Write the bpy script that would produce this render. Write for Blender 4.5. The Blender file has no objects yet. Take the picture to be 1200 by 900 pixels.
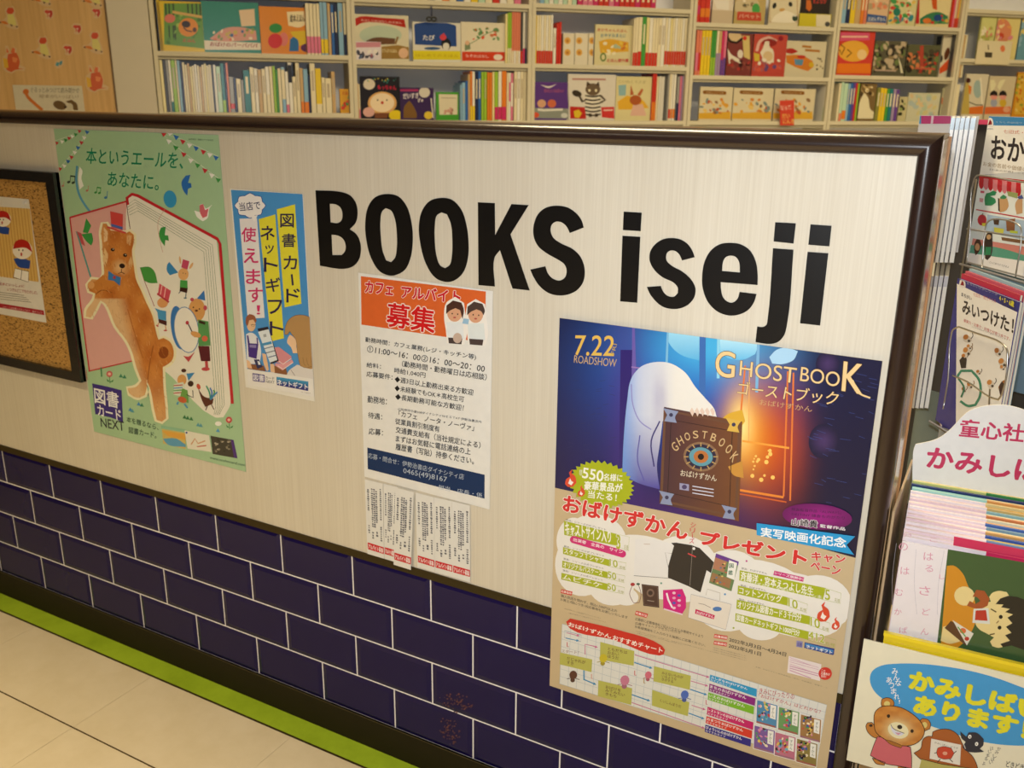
import bpy, math, random
import numpy as np
from mathutils import Vector, Matrix
from mathutils.geometry import tessellate_polygon, delaunay_2d_cdt
random.seed(7)
scn = bpy.context.scene
COL = scn.collection

# ------------------------------------------------------------------ camera, world, lights, exposure
F_PX = 1071.307
R = np.array([[0.87539939, 0.48327858, 0.01085023],
              [0.15324492, -0.25615646, -0.95441074],
              [-0.45846691, 0.83715332, -0.2982992]])      # rows: camera right, down, forward
CAM = np.array([2.34814, -1.37690, 1.41284])
cd = bpy.data.cameras.new('camera'); cam = bpy.data.objects.new('camera', cd); COL.objects.link(cam)
cd.sensor_width = 36.0; cd.lens = F_PX / 1200 * 36.0; cd.clip_start = 0.02; cd.clip_end = 60
mw = Matrix.Identity(4)
for i in range(3):
    mw[i][0] = R[0][i]; mw[i][1] = -R[1][i]; mw[i][2] = -R[2][i]; mw[i][3] = CAM[i]
cam.matrix_world = mw
cd.dof.use_dof = True; cd.dof.focus_distance = 1.55; cd.dof.aperture_fstop = 7.0
scn.camera = cam
scn.view_settings.view_transform = 'Standard'; scn.view_settings.look = 'None'
scn.view_settings.exposure = 0.0; scn.view_settings.gamma = 1.0
w = bpy.data.worlds.new('world'); scn.world = w; w.use_nodes = True
w.node_tree.nodes['Background'].inputs[0].default_value = (1.0, 0.74, 0.42, 1)
w.node_tree.nodes['Background'].inputs[1].default_value = 0.026

def area_light(name, loc, size, sizey, power, color, target=None):
    l = bpy.data.lights.new(name, 'AREA'); l.shape = 'RECTANGLE'; l.size = size; l.size_y = sizey
    l.energy = power; l.color = color
    o = bpy.data.objects.new(name, l); COL.objects.link(o); o.location = loc
    if target is not None:
        o.rotation_euler = (Vector(target) - Vector(loc)).to_track_quat('-Z', 'Y').to_euler()
    return o
# the camera's own flash, just above its lens
fl_ = area_light('camera_flash', tuple(CAM + np.array([-0.01, 0.0, 0.075])), 0.045, 0.025, 8.0, (0.93, 0.97, 1.0),
           tuple(CAM + R[2] * 2 + R[0] * 0.45))
fl_.data.spread = math.radians(112)
# ceiling fluorescent fittings
WARM = (1.0, 0.81, 0.48)
LAMPS = [(1.25, 0.75), (2.8, 2.3), (4.0, 3.6), (0.6, -1.5), (2.6, -2.2)]
for k, (x, y) in enumerate(LAMPS):
    l_ = area_light('ceiling_lamp_light', (x, y, 2.93), 1.2, 0.25, (46.0, 46.0, 46.0, 27.0, 15.0)[k], WARM)
    if y < 0: l_.data.spread = math.radians(85)      # louvred fittings over the aisle throw their light down

# ------------------------------------------------------------------ geometry of the photograph
def ray(u, v):
    d = np.array([(u - 600) / F_PX, (v - 450) / F_PX, 1.0]); return R.T @ d
def on_plane(u, v, O, n):
    d = ray(u, v); t = ((O - CAM) @ n) / (d @ n); return CAM + t * d
def Z(crop, pts):
    ox, oy, s = crop; return [(ox + x / s, oy + y / s) for x, y in pts]
def hexc(c):
    if not isinstance(c, str): return c
    c = c.lstrip('#'); r = [int(c[i:i + 2], 16) / 255 for i in (0, 2, 4)]
    return tuple(x / 12.92 if x <= .04045 else ((x + .055) / 1.055) ** 2.4 for x in r)
def mixc(a, b, t):
    t = min(1, max(0, t)); return tuple(x + (y - x) * t for x, y in zip(a, b))
def smooth(pts, n=5, corner=48, closed=True):
    P = [np.array(p, float) for p in pts]; m = len(P); out = []
    tan = []
    for i in range(m):
        a, b, c = P[i - 1], P[i], P[(i + 1) % m]
        if not closed and i in (0, m - 1): tan.append(None); continue
        d1, d2 = b - a, c - b
        l1, l2 = np.linalg.norm(d1), np.linalg.norm(d2)
        ang = math.degrees(math.acos(max(-1, min(1, d1 @ d2 / (l1 * l2 + 1e-12)))))
        tan.append(None if ang > corner else (d1 / (l1 + 1e-12) + d2 / (l2 + 1e-12)) / 2)
    for i in range(m if closed else m - 1):
        a, b = P[i], P[(i + 1) % m]; ta, tb = tan[i], tan[(i + 1) % m]; L = np.linalg.norm(b - a)
        out.append(tuple(a))
        if ta is None and tb is None: continue
        va = (b - a) if ta is None else ta * L; vb = (b - a) if tb is None else tb * L
        for k in range(1, n):
            t = k / n; h00 = 2*t**3-3*t*t+1; h10 = t**3-2*t*t+t; h01 = -2*t**3+3*t*t; h11 = t**3-t*t
            out.append(tuple(h00*a + h10*va + h01*b + h11*vb))
    if not closed: out.append(tuple(P[-1]))
    return out
def ell(cx, cy, rx, ry=None, n=20, rot=0):
    ry = rx if ry is None else ry; c, s = math.cos(math.radians(rot)), math.sin(math.radians(rot))
    o = []
    for k in range(n):
        a = 2 * math.pi * k / n; x, y = rx * math.cos(a), ry * math.sin(a); o.append((cx + c*x - s*y, cy + s*x + c*y))
    return o

# ------------------------------------------------------------------ materials
def nt(name):
    m = bpy.data.materials.new(name); m.use_nodes = True; t = m.node_tree
    return m, t, t.nodes['Principled BSDF']
def N(t, typ, **k):
    n = t.nodes.new(typ)
    for a, b in k.items(): setattr(n, a, b)
    return n
def colour_mat(name, rough=0.5, spec=0.5, metal=0.0, coat=0.0, var=0.06, scale=60.0):
    """printed or painted surface: its colours come from the mesh, with a little procedural unevenness"""
    m, t, b = nt(name)
    a = N(t, 'ShaderNodeAttribute', attribute_name='Col')
    no = N(t, 'ShaderNodeTexNoise'); no.inputs['Scale'].default_value = scale; no.inputs['Detail'].default_value = 3
    tc = N(t, 'ShaderNodeTexCoord'); t.links.new(tc.outputs['Object'], no.inputs['Vector'])
    mr = N(t, 'ShaderNodeMapRange'); mr.inputs[3].default_value = 1 - var; mr.inputs[4].default_value = 1 + var
    t.links.new(no.outputs['Fac'], mr.inputs[0])
    mx = N(t, 'ShaderNodeMix', data_type='RGBA', blend_type='MULTIPLY'); mx.inputs[0].default_value = 1
    t.links.new(a.outputs['Color'], mx.inputs[6]); t.links.new(mr.outputs[0], mx.inputs[7])
    t.links.new(mx.outputs[2], b.inputs['Base Color'])
    b.inputs['Roughness'].default_value = rough; b.inputs['Specular IOR Level'].default_value = spec
    b.inputs['Metallic'].default_value = metal; b.inputs['Coat Weight'].default_value = coat; b.inputs['Coat Roughness'].default_value = .12
    return m
M = {}
M['paper'] = colour_mat('matt_paper', .65, .3)
M['gloss'] = colour_mat('glossy_print', .32, .45, var=.03)
M['cover'] = colour_mat('laminated_cover', .25, .5, var=.04)
M['vinyl'] = colour_mat('black_vinyl', .33, .5)
M['paint'] = colour_mat('painted_board', .55, .4, var=.03, scale=14)
M['plastic'] = colour_mat('plastic_sheet', .28, .5)
M['chrome'] = colour_mat('chrome_wire', .32, .5, metal=1.0, var=.02)
M['rim'] = colour_mat('dark_lacquered_moulding', .24, .8, var=.18, scale=25)
M['tile'] = colour_mat('glazed_tile', .18, .26, var=.10, scale=9)
M['grout'] = colour_mat('grout', .8, .2)
M['skirt'] = colour_mat('dark_skirting', .6, .2, var=.15)

def wood_mat(name, c1, c2, grain=70, rough=.5):
    m, t, b = nt(name)
    tc = N(t, 'ShaderNodeTexCoord'); mp = N(t, 'ShaderNodeMapping'); mp.inputs['Scale'].default_value = (grain, grain, 1.6)
    t.links.new(tc.outputs['Object'], mp.inputs['Vector'])
    n1 = N(t, 'ShaderNodeTexNoise'); n1.inputs['Scale'].default_value = 1.6; n1.inputs['Detail'].default_value = 6; n1.inputs['Roughness'].default_value = .62
    n1.inputs['Distortion'].default_value = .35
    t.links.new(mp.outputs[0], n1.inputs['Vector'])
    n2 = N(t, 'ShaderNodeTexNoise'); n2.inputs['Scale'].default_value = 6; n2.inputs['Detail'].default_value = 3
    mp2 = N(t, 'ShaderNodeMapping'); mp2.inputs['Scale'].default_value = (1.4, 1.4, .25); t.links.new(tc.outputs['Object'], mp2.inputs['Vector']); t.links.new(mp2.outputs[0], n2.inputs['Vector'])
    ad = N(t, 'ShaderNodeMath', operation='MULTIPLY_ADD'); ad.inputs[1].default_value = .45; t.links.new(n2.outputs['Fac'], ad.inputs[0]); t.links.new(n1.outputs['Fac'], ad.inputs[2])
    cr = N(t, 'ShaderNodeValToRGB'); cr.color_ramp.elements[0].position = .48; cr.color_ramp.elements[0].color = (*hexc(c2), 1)
    cr.color_ramp.elements[1].position = .95; cr.color_ramp.elements[1].color = (*hexc(c1), 1)
    t.links.new(ad.outputs[0], cr.inputs[0]); t.links.new(cr.outputs[0], b.inputs['Base Color'])
    bp = N(t, 'ShaderNodeBump'); bp.inputs['Strength'].default_value = .08; bp.inputs['Distance'].default_value = .001
    t.links.new(n1.outputs['Fac'], bp.inputs['Height']); t.links.new(bp.outputs[0], b.inputs['Normal'])
    b.inputs['Roughness'].default_value = rough
    return m
M['veneer'] = wood_mat('pale_wood_veneer', 'dcd5c5', 'cdc4b2', 190, .42)
M['tanwood'] = wood_mat('tan_wood_panel', 'd8b074', 'c2985a', 40, .5)
def cork_mat():
    m, t, b = nt('cork')
    tc = N(t, 'ShaderNodeTexCoord'); mp = N(t, 'ShaderNodeMapping'); mp.inputs['Scale'].default_value = (55, 55, 130); t.links.new(tc.outputs['Object'], mp.inputs[0])
    n = N(t, 'ShaderNodeTexNoise'); n.inputs['Scale'].default_value = 2.6; n.inputs['Detail'].default_value = 5; t.links.new(mp.outputs[0], n.inputs['Vector'])
    cr = N(t, 'ShaderNodeValToRGB'); e = cr.color_ramp.elements
    e[0].position = .33; e[0].color = (*hexc('2c1d0c'), 1); e[1].position = .43; e[1].color = (*hexc('a87c3c'), 1)
    e2 = e.new(.66); e2.color = (*hexc('c0944c'), 1)
    t.links.new(n.outputs['Fac'], cr.inputs[0]); t.links.new(cr.outputs[0], b.inputs['Base Color']); b.inputs['Roughness'].default_value = .85
    return m
M['cork'] = cork_mat()
def floor_mat(name, c1, c2, rough=.4):
    m, t, b = nt(name)
    tc = N(t, 'ShaderNodeTexCoord'); n = N(t, 'ShaderNodeTexNoise'); n.inputs['Scale'].default_value = 7; n.inputs['Detail'].default_value = 8; n.inputs['Roughness'].default_value = .7
    t.links.new(tc.outputs['Object'], n.inputs['Vector'])
    cr = N(t, 'ShaderNodeValToRGB'); cr.color_ramp.elements[0].position = .3; cr.color_ramp.elements[0].color = (*hexc(c2), 1)
    cr.color_ramp.elements[1].position = .6; cr.color_ramp.elements[1].color = (*hexc(c1), 1)
    t.links.new(n.outputs['Fac'], cr.inputs[0]); t.links.new(cr.outputs[0], b.inputs['Base Color']); b.inputs['Roughness'].default_value = rough
    return m
M['floor'] = floor_mat('beige_floor_tile', 'd9cbb0', 'd0c1a2', .38)
M['green'] = floor_mat('green_floor_strip', '9db82c', '86a01e', .4)
def emit_mat():
    m, t, b = nt('lamp_diffuser'); b.inputs['Emission Color'].default_value = (1, .9, .75, 1); b.inputs['Emission Strength'].default_value = 4; return m
M['emit'] = emit_mat()
def acrylic_mat():
    m, t, b = nt('shiny_end_laminate'); no = N(t, 'ShaderNodeTexNoise'); no.inputs['Scale'].default_value = 22
    tc = N(t, 'ShaderNodeTexCoord'); mp = N(t, 'ShaderNodeMapping'); mp.inputs['Scale'].default_value = (1, 6, .5); t.links.new(tc.outputs['Object'], mp.inputs[0]); t.links.new(mp.outputs[0], no.inputs['Vector'])
    cr = N(t, 'ShaderNodeValToRGB'); cr.color_ramp.elements[0].color = (*hexc('a59080'), 1); cr.color_ramp.elements[1].color = (*hexc('c8bdb0'), 1)
    t.links.new(no.outputs['Fac'], cr.inputs[0]); t.links.new(cr.outputs[0], b.inputs['Base Color']); b.inputs['Metallic'].default_value = .75; b.inputs['Roughness'].default_value = .16
    return m
M['acrylic'] = acrylic_mat()

# ------------------------------------------------------------------ mesh builder with per-corner colour
class MB:
    def __init__(s): s.v = []; s.f = []; s.c = []
    def face(s, idx, col): s.f.append(tuple(idx)); s.c.append(col)
    def box(s, x0, x1, y0, y1, z0, z1, col, cols={}):
        col = hexc(col); b = len(s.v)
        s.v += [(x0,y0,z0),(x1,y0,z0),(x1,y1,z0),(x0,y1,z0),(x0,y0,z1),(x1,y0,z1),(x1,y1,z1),(x0,y1,z1)]
        for nm, q in (('bottom',(0,3,2,1)),('top',(4,5,6,7)),('front',(0,1,5,4)),('back',(2,3,7,6)),('left',(3,0,4,7)),('right',(1,2,6,5))):
            s.face([b+i for i in q], hexc(cols.get(nm, col)))
    def prism(s, pts, y0, y1, col):
        """outline in x,z (counter-clockwise or not) given thickness in y"""
        col = hexc(col); b = len(s.v); n = len(pts)
        s.v += [(x, y0, z) for x, z in pts] + [(x, y1, z) for x, z in pts]
        for t in tessellate_polygon([[Vector((x, z, 0)) for x, z in pts]]):
            s.face([b + i for i in t], col); s.face([b + n + i for i in reversed(t)], col)
        for i in range(n):
            j = (i + 1) % n; s.face([b+i, b+j, b+n+j, b+n+i], col)
    def tube(s, pts, r, col, n=8, closed=False):
        col = hexc(col); P = [Vector(p) for p in pts]; m = len(P); b = len(s.v)
        up = Vector((0.13, 0.21, 1)).normalized()
        for i, p in enumerate(P):
            if closed: d = P[(i+1) % m] - P[i-1]
            else: d = P[min(m-1, i+1)] - P[max(0, i-1)]
            d.normalize(); a = d.cross(up)
            if a.length < .05: a = d.cross(Vector((1, 0, 0)))
            a.normalize(); c = d.cross(a)
            for k in range(n):
                t = 2*math.pi*k/n; s.v.append(tuple(p + a*math.cos(t)*r + c*math.sin(t)*r))
        for i in range(m if closed else m-1):
            for k in range(n):
                i2 = (i+1) % m; s.face([b+i*n+k, b+i*n+(k+1) % n, b+i2*n+(k+1) % n, b+i2*n+k], col)
        if not closed:
            s.face([b+k for k in range(n)], col); s.face([b+(m-1)*n+k for k in range(n)], col)
    def build(s, name, mat, parent=None, matrix=None, smooth_=False):
        me = bpy.data.meshes.new(name); me.from_pydata(s.v, [], s.f)
        if s.c:
            at = me.color_attributes.new('Col', 'FLOAT_COLOR', 'CORNER'); buf = []
            for f, c in zip(s.f, s.c):
                if len(c) == len(f) and isinstance(c[0], tuple):
                    for q in c: buf += [q[0], q[1], q[2], 1]
                else: buf += [c[0], c[1], c[2], 1] * len(f)
            at.data.foreach_set('color', buf)
        if smooth_: me.polygons.foreach_set('use_smooth', [True]*len(me.polygons))
        me.materials.append(M[mat] if isinstance(mat, str) else mat)
        o = bpy.data.objects.new(name, me); COL.objects.link(o)
        if parent is not None: o.parent = parent
        if matrix is not None: o.matrix_world = matrix
        return o
def tag(o, label=None, cat=None, group=None, kind=None):
    if label: o['label'] = label
    if cat: o['category'] = cat
    if group: o['group'] = group
    if kind: o['kind'] = kind
    return o
def frame(O, az=90.0):
    """local axes: x along the azimuth, y into the surface, z up"""
    a = math.radians(az); U = (math.sin(a), math.cos(a), 0); n = (-math.cos(a), math.sin(a), 0)
    return Matrix(((U[0], n[0], 0, O[0]), (U[1], n[1], 0, O[1]), (0, 0, 1, O[2]), (0, 0, 0, 1)))
def empty(name, mat, parent=None):
    o = bpy.data.objects.new(name, None); o.empty_display_size = .05; COL.objects.link(o)
    if parent is not None: o.parent = parent
    o.matrix_world = mat if parent is None else o.matrix_world
    return o

_tc = {}
def glyphs(s, bold=0.0, line=1.0):
    k = (s, bold, line)
    if k in _tc: return _tc[k]
    c = bpy.data.curves.new('t', 'FONT'); c.body = s; c.offset = bold; c.resolution_u = 5 if s.isascii() and len(s) < 12 else 2; c.space_line = line
    o = bpy.data.objects.new('t', c); me = bpy.data.meshes.new_from_object(o)
    v = np.array([q.co[:2] for q in me.vertices]) if len(me.vertices) else np.zeros((0, 2))
    f = [tuple(p.vertices) for p in me.polygons]
    if len(v):
        mn = v.min(0); mx = v.max(0); v = (v - mn) / np.maximum(mx - mn, 1e-6)
    bpy.data.objects.remove(o); bpy.data.curves.remove(c); bpy.data.meshes.remove(me)
    _tc[k] = (v, f); return v, f

LAYER = 0.00008
class Canvas:
    """flat print on the plane y=0 of a local frame; photo pixel coordinates are carried onto that real plane"""
    def __init__(s, mat, unit=None):
        s.mat = mat; s.inv = mat.inverted(); s.O = np.array(mat.translation); s.n = np.array(mat.to_3x3() @ Vector((0, 1, 0)))
        s.mb = MB(); s.crop = (0, 0, 1); s.y = -0.0001; s.unit = unit; s.k = 0; s.n_ = {}
    def L(s, p):
        if s.unit: return (p[0]*s.unit[0], p[1]*s.unit[1])
        x, y = s.crop[0] + p[0]/s.crop[2], s.crop[1] + p[1]/s.crop[2]
        q = s.inv @ Vector(on_plane(x, y, s.O, s.n)); return (q.x, q.z)
    def lay(s, l):
        if l is None: s.k += 1; l = s.k
        s.n_[l] = s.n_.get(l, 0)+1
        return s.y - LAYER*l - 4e-7*min(s.n_[l], 190)
    def poly(s, pts, col, l=None, sm=False):
        if sm: pts = smooth(pts)
        s.lpoly([s.L(p) for p in pts], col, l)
    def lpoly(s, P, col, l=None):
        y = s.lay(l); b = len(s.mb.v); s.mb.v += [(x, y, z) for x, z in P]; c = hexc(col)
        for t in tessellate_polygon([[Vector((x, z, 0)) for x, z in P]]):
            a = (P[t[1]][0]-P[t[0]][0])*(P[t[2]][1]-P[t[0]][1])-(P[t[2]][0]-P[t[0]][0])*(P[t[1]][1]-P[t[0]][1])
            s.mb.face([b+i for i in (t if a > 0 else t[::-1])], c)
    def e(s, cx, cy, rx, ry=None, col='ffffff', rot=0, l=None, n=18): s.poly(ell(cx, cy, rx, ry, n, rot), col, l)
    def line(s, pts, wd, col, l=None, closed=False, sm=False):
        """stroke, width in crop pixels"""
        if sm: pts = smooth(pts, closed=closed)
        P = [np.array(p, float) for p in pts]; m = len(P); A = []; B = []
        for i in range(m):
            if closed: d = P[(i+1) % m]-P[i-1]
            else: d = P[min(m-1, i+1)]-P[max(0, i-1)]
            d = d/(np.linalg.norm(d)+1e-9); nn = np.array([-d[1], d[0]])*wd/2
            A.append(s.L(P[i]+nn)); B.append(s.L(P[i]-nn))
        y = s.lay(l); b = len(s.mb.v); c = hexc(col)
        s.mb.v += [(x, y, z) for x, z in A] + [(x, y, z) for x, z in B]
        for i in range(m if closed else m-1):
            j = (i+1) % m; s.mb.face([b+i, b+j, b+m+j, b+m+i], c)
    def outline(s, pts, wd, col, l=None): s.line(pts, wd, col, l, closed=True)
    def grad(s, pts, fn, step=4, l=None, sm=False):
        """gradient fill: colour function of crop pixels, triangulated with inner points `step` crop px apart"""
        if sm: pts = smooth(pts)
        xs = [p[0] for p in pts]; ys = [p[1] for p in pts]
        def inside(x, y):
            r = False; j = len(pts)-1
            for i in range(len(pts)):
                if (pts[i][1] > y) != (pts[j][1] > y) and x < (pts[j][0]-pts[i][0])*(y-pts[i][1])/(pts[j][1]-pts[i][1])+pts[i][0]: r = not r
                j = i
            return r
        V = [Vector(p) for p in pts]; n = len(V)
        x = min(xs)+step*.5
        while x < max(xs):
            yy = min(ys)+step*.5
            while yy < max(ys):
                if inside(x, yy): V.append(Vector((x+random.uniform(-.1, .1)*step, yy+random.uniform(-.1, .1)*step)))
                yy += step
            x += step
        vo, eo, fo, *_ = delaunay_2d_cdt(V, [], [list(range(n))], 1, 1e-5)
        y = s.lay(l); b = len(s.mb.v); cols = [tuple(fn(q[0], q[1])) for q in vo]
        s.mb.v += [(a, y, c) for a, c in (s.L(q) for q in vo)]
        for f in fo: s.mb.face([b+i for i in f], tuple(cols[i] for i in f))
    def text(s, t, bl, br, tl, col, bold=0.0, l=None, halo=None, hw=.05, line=1.0):
        """lettering fitted between bottom-left, bottom-right and top-left corners"""
        a, b_, c_ = (np.array(s.L(p)) for p in (bl, br, tl)); e = b_-a; g = c_-a
        rows_ = t.count('\n')+1; hh = np.linalg.norm(g)/rows_; eu = e/(np.linalg.norm(e)+1e-9); gu = g/(np.linalg.norm(g)+1e-9)
        v, f = glyphs(t, 0.0, line); ex = max(0, bold)*.85
        def shifts(r): return [(r*math.cos(q*math.pi/4), r*math.sin(q*math.pi/4)) for q in range(8)]
        if halo:
            if l is None: s.k += 1; l = s.k
            for dx, dy in shifts((hw+ex)*hh): s._put(v, f, a+eu*dx+gu*dy, e, g, halo, l)
            l += 1
        elif l is None: s.k += 1; l = s.k
        s._put(v, f, a, e, g, col, l)
        if ex > .004:
            for dx, dy in (shifts(ex*hh) if ex > .03 else shifts(ex*hh*1.2)[1::2]): s._put(v, f, a+eu*dx+gu*dy, e, g, col, l)
    def _put(s, v, f, a, e, g, col, l):
        if not len(v): return
        y = s.lay(l); b = len(s.mb.v); c = hexc(col); q = a[None]+v[:, :1]*e[None]+v[:, 1:]*g[None]
        s.mb.v += [(float(x), y, float(z)) for x, z in q]
        for t in f: s.mb.face([b+i for i in t], c)
    def chars(s, txt, pts, size, col, bold=0.0, halo=None, l=None, tilt=0):
        """vertical lettering: one character at each centre"""
        for ch, (x, y) in zip(txt, pts):
            if ch == 'ー': s.line([(x, y-size*.42), (x+size*.08, y+size*.42)], size*.14, col, l); continue
            k = .62 if ch in 'ッっゃュョャ！!' else 1.0
            h = size*k/2; wd = h*(.4 if ch in '！!' else 1)
            s.text(ch, (x-wd, y+h), (x+wd, y+h+2*wd*tilt), (x-wd, y-h), col, bold, l, halo)
    def build(s, name, mat, parent):
        if getattr(s, 'clip', None):
            s.mb.v = [(min(max(x, .0002), s.clip[0]-.0002), y, min(max(z, .0002), s.clip[1]-.0002)) for x, y, z in s.mb.v]
        o = s.mb.build(name, mat); o.parent = parent; return o

ZF = 0.48          # heights below are measured from the top of the tiling; the floor is 0.48 m lower
# ================================================================== SETTING
I4 = Matrix.Identity(4)
XR, XL, TH = 2.2435, -1.6, 0.10
# --- floor
fl = MB(); fl.box(-5, 7, -4.5, 7, -.08, -.003, 'cdbfa2'); flo = fl.build('floor', 'grout'); tag(flo, 'beige tiled shop floor along the partition', kind='structure')
P_ = .464; tm = MB(); g = .0007
tm.box(g/2, P_-g/2, g/2, P_-.0032, -.003, 0, 'd8cab0'); t0 = None
for i in range(-4, 8):
    for j in range(-8, 1):
        x0 = .595 + P_*i; y0 = -.290 - P_*(1-j) + P_*0
        if j == 1: continue
        if t0 is None: t0 = tm.build('floor_tile', 'floor', flo); o = t0
        else: o = t0.copy(); COL.objects.link(o)
        o.location = (x0, y0, 0)
cm = MB(); cm.box(g/2, P_-g/2, .001, .2245, -.003, 0, 'd8cab0'); c0 = None
for i in range(-4, 8):
    if c0 is None: c0 = cm.build('floor_tile', 'floor', flo); o = c0
    else: o = c0.copy(); COL.objects.link(o)
    o.location = (.595+P_*i, -.29, 0)
jd = MB(); jd.box(-2.2, 4.2, -.2935, -.2895, -.003, -.0002, '55452c'); jd.build('dark_joint', 'skirt', flo)
b2 = MB(); b2.box(-5, 7, .0, 7, -.003, 0, 'd8cab0'); b2.build('rear_floor_area', 'floor', flo)
gs = MB(); gs.box(XL, XR, -.060, 0, -.003, .0008, '8fa824'); go = gs.build('green_floor_strip', 'green', flo); tag(go, 'lime green floor strip along the foot of the partition')
gd = MB(); gd.box(XL, XR, -.0655, -.060, -.003, .0002, '33280f'); gd.build('dark_seam', 'skirt', flo)
# --- ceiling, far walls
ce = MB(); ce.box(-5, 7, -4.5, 7, 3.0, 3.06, 'd9d4c8'); tag(ce.build('ceiling', 'paint'), 'white shop ceiling', kind='structure')
for (x, y) in LAMPS:
    lm = MB(); lm.box(-.62, .62, -.14, .14, 2.955, 3.0, 'eeeeee'); lo = lm.build('ceiling_light', 'paint'); lo.location = (x, y, 0)
    tag(lo, 'louvred fluorescent ceiling fitting over the ' + {1.25:'leftmost bookcase',2.8:'middle bookcase',4.0:'rightmost bookcase',0.6:'aisle in front of the puppy poster',2.6:'aisle behind the viewer'}[x], 'light')
    l2 = MB(); l2.box(-.6, .6, -.12, .12, 2.95, 2.954, 'ffffff'); l2.build('diffuser', 'emit', lo)
wb = MB(); wb.box(-5, 7, 7.0, 7.1, 0, 3.0, 'c9bda2'); tag(wb.build('wall_back', 'paint'), 'cream rear wall behind the bookcases', kind='structure')

# --- partition (half-height wall)
wf = MB(); wf.box(XL, XR-.001, .004, TH, 0, ZF+.886, '6b5a45'); wall = wf.build('wall_front', 'paint')
tag(wall, 'waist-high partition of pale wood over navy tiles', kind='structure')
vp = MB(); vp.box(XL, 2.2155, 0, .004, ZF+.011, ZF+.868, 'd8ccb4'); tag(vp.build('veneer_panel', 'veneer', wall), 'pale wood-grain veneer panel')
gp = MB(); gp.box(XL, 2.2155, .0001, .004, 0, ZF+.011, 'f0eef4'); tag(gp.build('grout_bed', 'grout', wall), 'white grout lines')
def tile_mesh(wd, ht):
    mb = MB(); bv = .011; d0, d1 = 0.0, -.0026; c = hexc('130a46')
    if wd < 2.5*bv: bvx = wd*.3
    else: bvx = bv
    q0 = [(0,0),(wd,0),(wd,ht),(0,ht)]; q1 = [(bvx,bv),(wd-bvx,bv),(wd-bvx,ht-bv),(bvx,ht-bv)]
    mb.v = [(x, .002, z) for x, z in q0] + [(x, d0, z) for x, z in q0] + [(x, d1, z) for x, z in q1]
    for i in range(4):
        j = (i+1) % 4; mb.face([i, j, 4+j, 4+i], c); mb.face([4+i, 4+j, 8+j, 8+i], c)
    mb.face([8, 9, 10, 11], c); return mb
PW, PH, GR = .20142, .10074, .0032
tm0 = None
for r in range(4):
    zt = ZF - PH*r - GR/2; zb = ZF - PH*(r+1) + GR/2
    i = -8
    while True:
        x0 = (i + (.5 if r % 2 else 0))*PW + GR/2; x1 = x0 + PW - GR; i += 1
        if x0 > 2.21: break
        if x1 > 2.2155:
            if 2.2155-x0 < .01: continue
            tile_mesh(2.2155-x0, zt-zb).build('tile', 'tile', wall).location = (x0, 0, zb); continue
        if x0 < XL: continue
        if tm0 is None: tm0 = tile_mesh(PW-GR, PH-GR).build('tile', 'tile', wall); o = tm0
        else: o = tm0.copy(); COL.objects.link(o)
        o.location = (x0, 0, zb)
ds = MB(); ds.box(XL, 2.2155, -.0022, .002, ZF-.0046, ZF+.0125, '3a2f14'); tag(ds.build('trim_1', 'skirt'), 'thin dark olive-brown strip between wood and tiles', kind='structure')
bb = MB(); bb.box(XL, 2.2155, -.0045, .002, .0008, ZF-.4022, '241d0e'); bb.box(XL, 2.2155, -.0055, .002, ZF-.4040, ZF-.4022, '4a4028')  # paler top ledge carries its highlight in the colour
tag(bb.build('baseboard_front', 'skirt'), 'nearly black baseboard under the tiles', kind='structure')
# moulding: profile (outward from the inner edge, protrusion)
PR = [(0, -.003), (0, .006), (.002, .0095), (.006, .0125), (.011, .0145), (.016, .0142), (.021, .0115), (.025, .0070), (.0275, .0015), (.0285, -.004), (.0283, -.0075)]
xi, zi = 2.2148, ZF+.8645
rm = MB(); n = len(PR); cR = hexc('2c1d19')
for wv, h in PR: rm.v.append((XL, -h, zi+wv))
for wv, h in PR: rm.v.append((xi+wv, -h, zi+wv))
for k in range(n-1): rm.face([k, n+k, n+k+1, k+1], cR)
rm.box(XL, XR-.0006, .0055, TH+.002, ZF+.886, ZF+.8925, '54402a')
o = rm.build('trim_2', 'rim'); tag(o, 'dark brown rounded moulding along the top of the partition', kind='structure')
rm = MB()
for wv, h in PR: rm.v.append((xi+wv, -h, zi+wv))
for wv, h in PR: rm.v.append((xi+wv, -h, 0.0))
for k in range(n-1): rm.face([k, n+k, n+k+1, k+1], cR)
o = rm.build('trim_3', 'rim'); tag(o, 'dark brown rounded moulding down the right edge of the partition', kind='structure')
for nm in ('trim_2', 'trim_3'):
    me = bpy.data.objects[nm].data
    for p in me.polygons: p.use_smooth = len(p.vertices) == 4 and nm == 'trim_3' or (nm == 'trim_2' and p.index < n-1)
ep = MB(); ep.box(XR-.001, XR+.0008, .008, TH-.006, 0, ZF+.886, 'b0a090'); tag(ep.build('end_panel', 'acrylic', wall), 'shiny end face reflecting the books')
ee = MB(); ee.box(XR-.001, XR+.003, TH-.006, TH+.002, 0, ZF+.888, 'a9794a'); tag(ee.build('end_edge', 'paint', wall), 'thin tan wooden edge')

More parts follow.
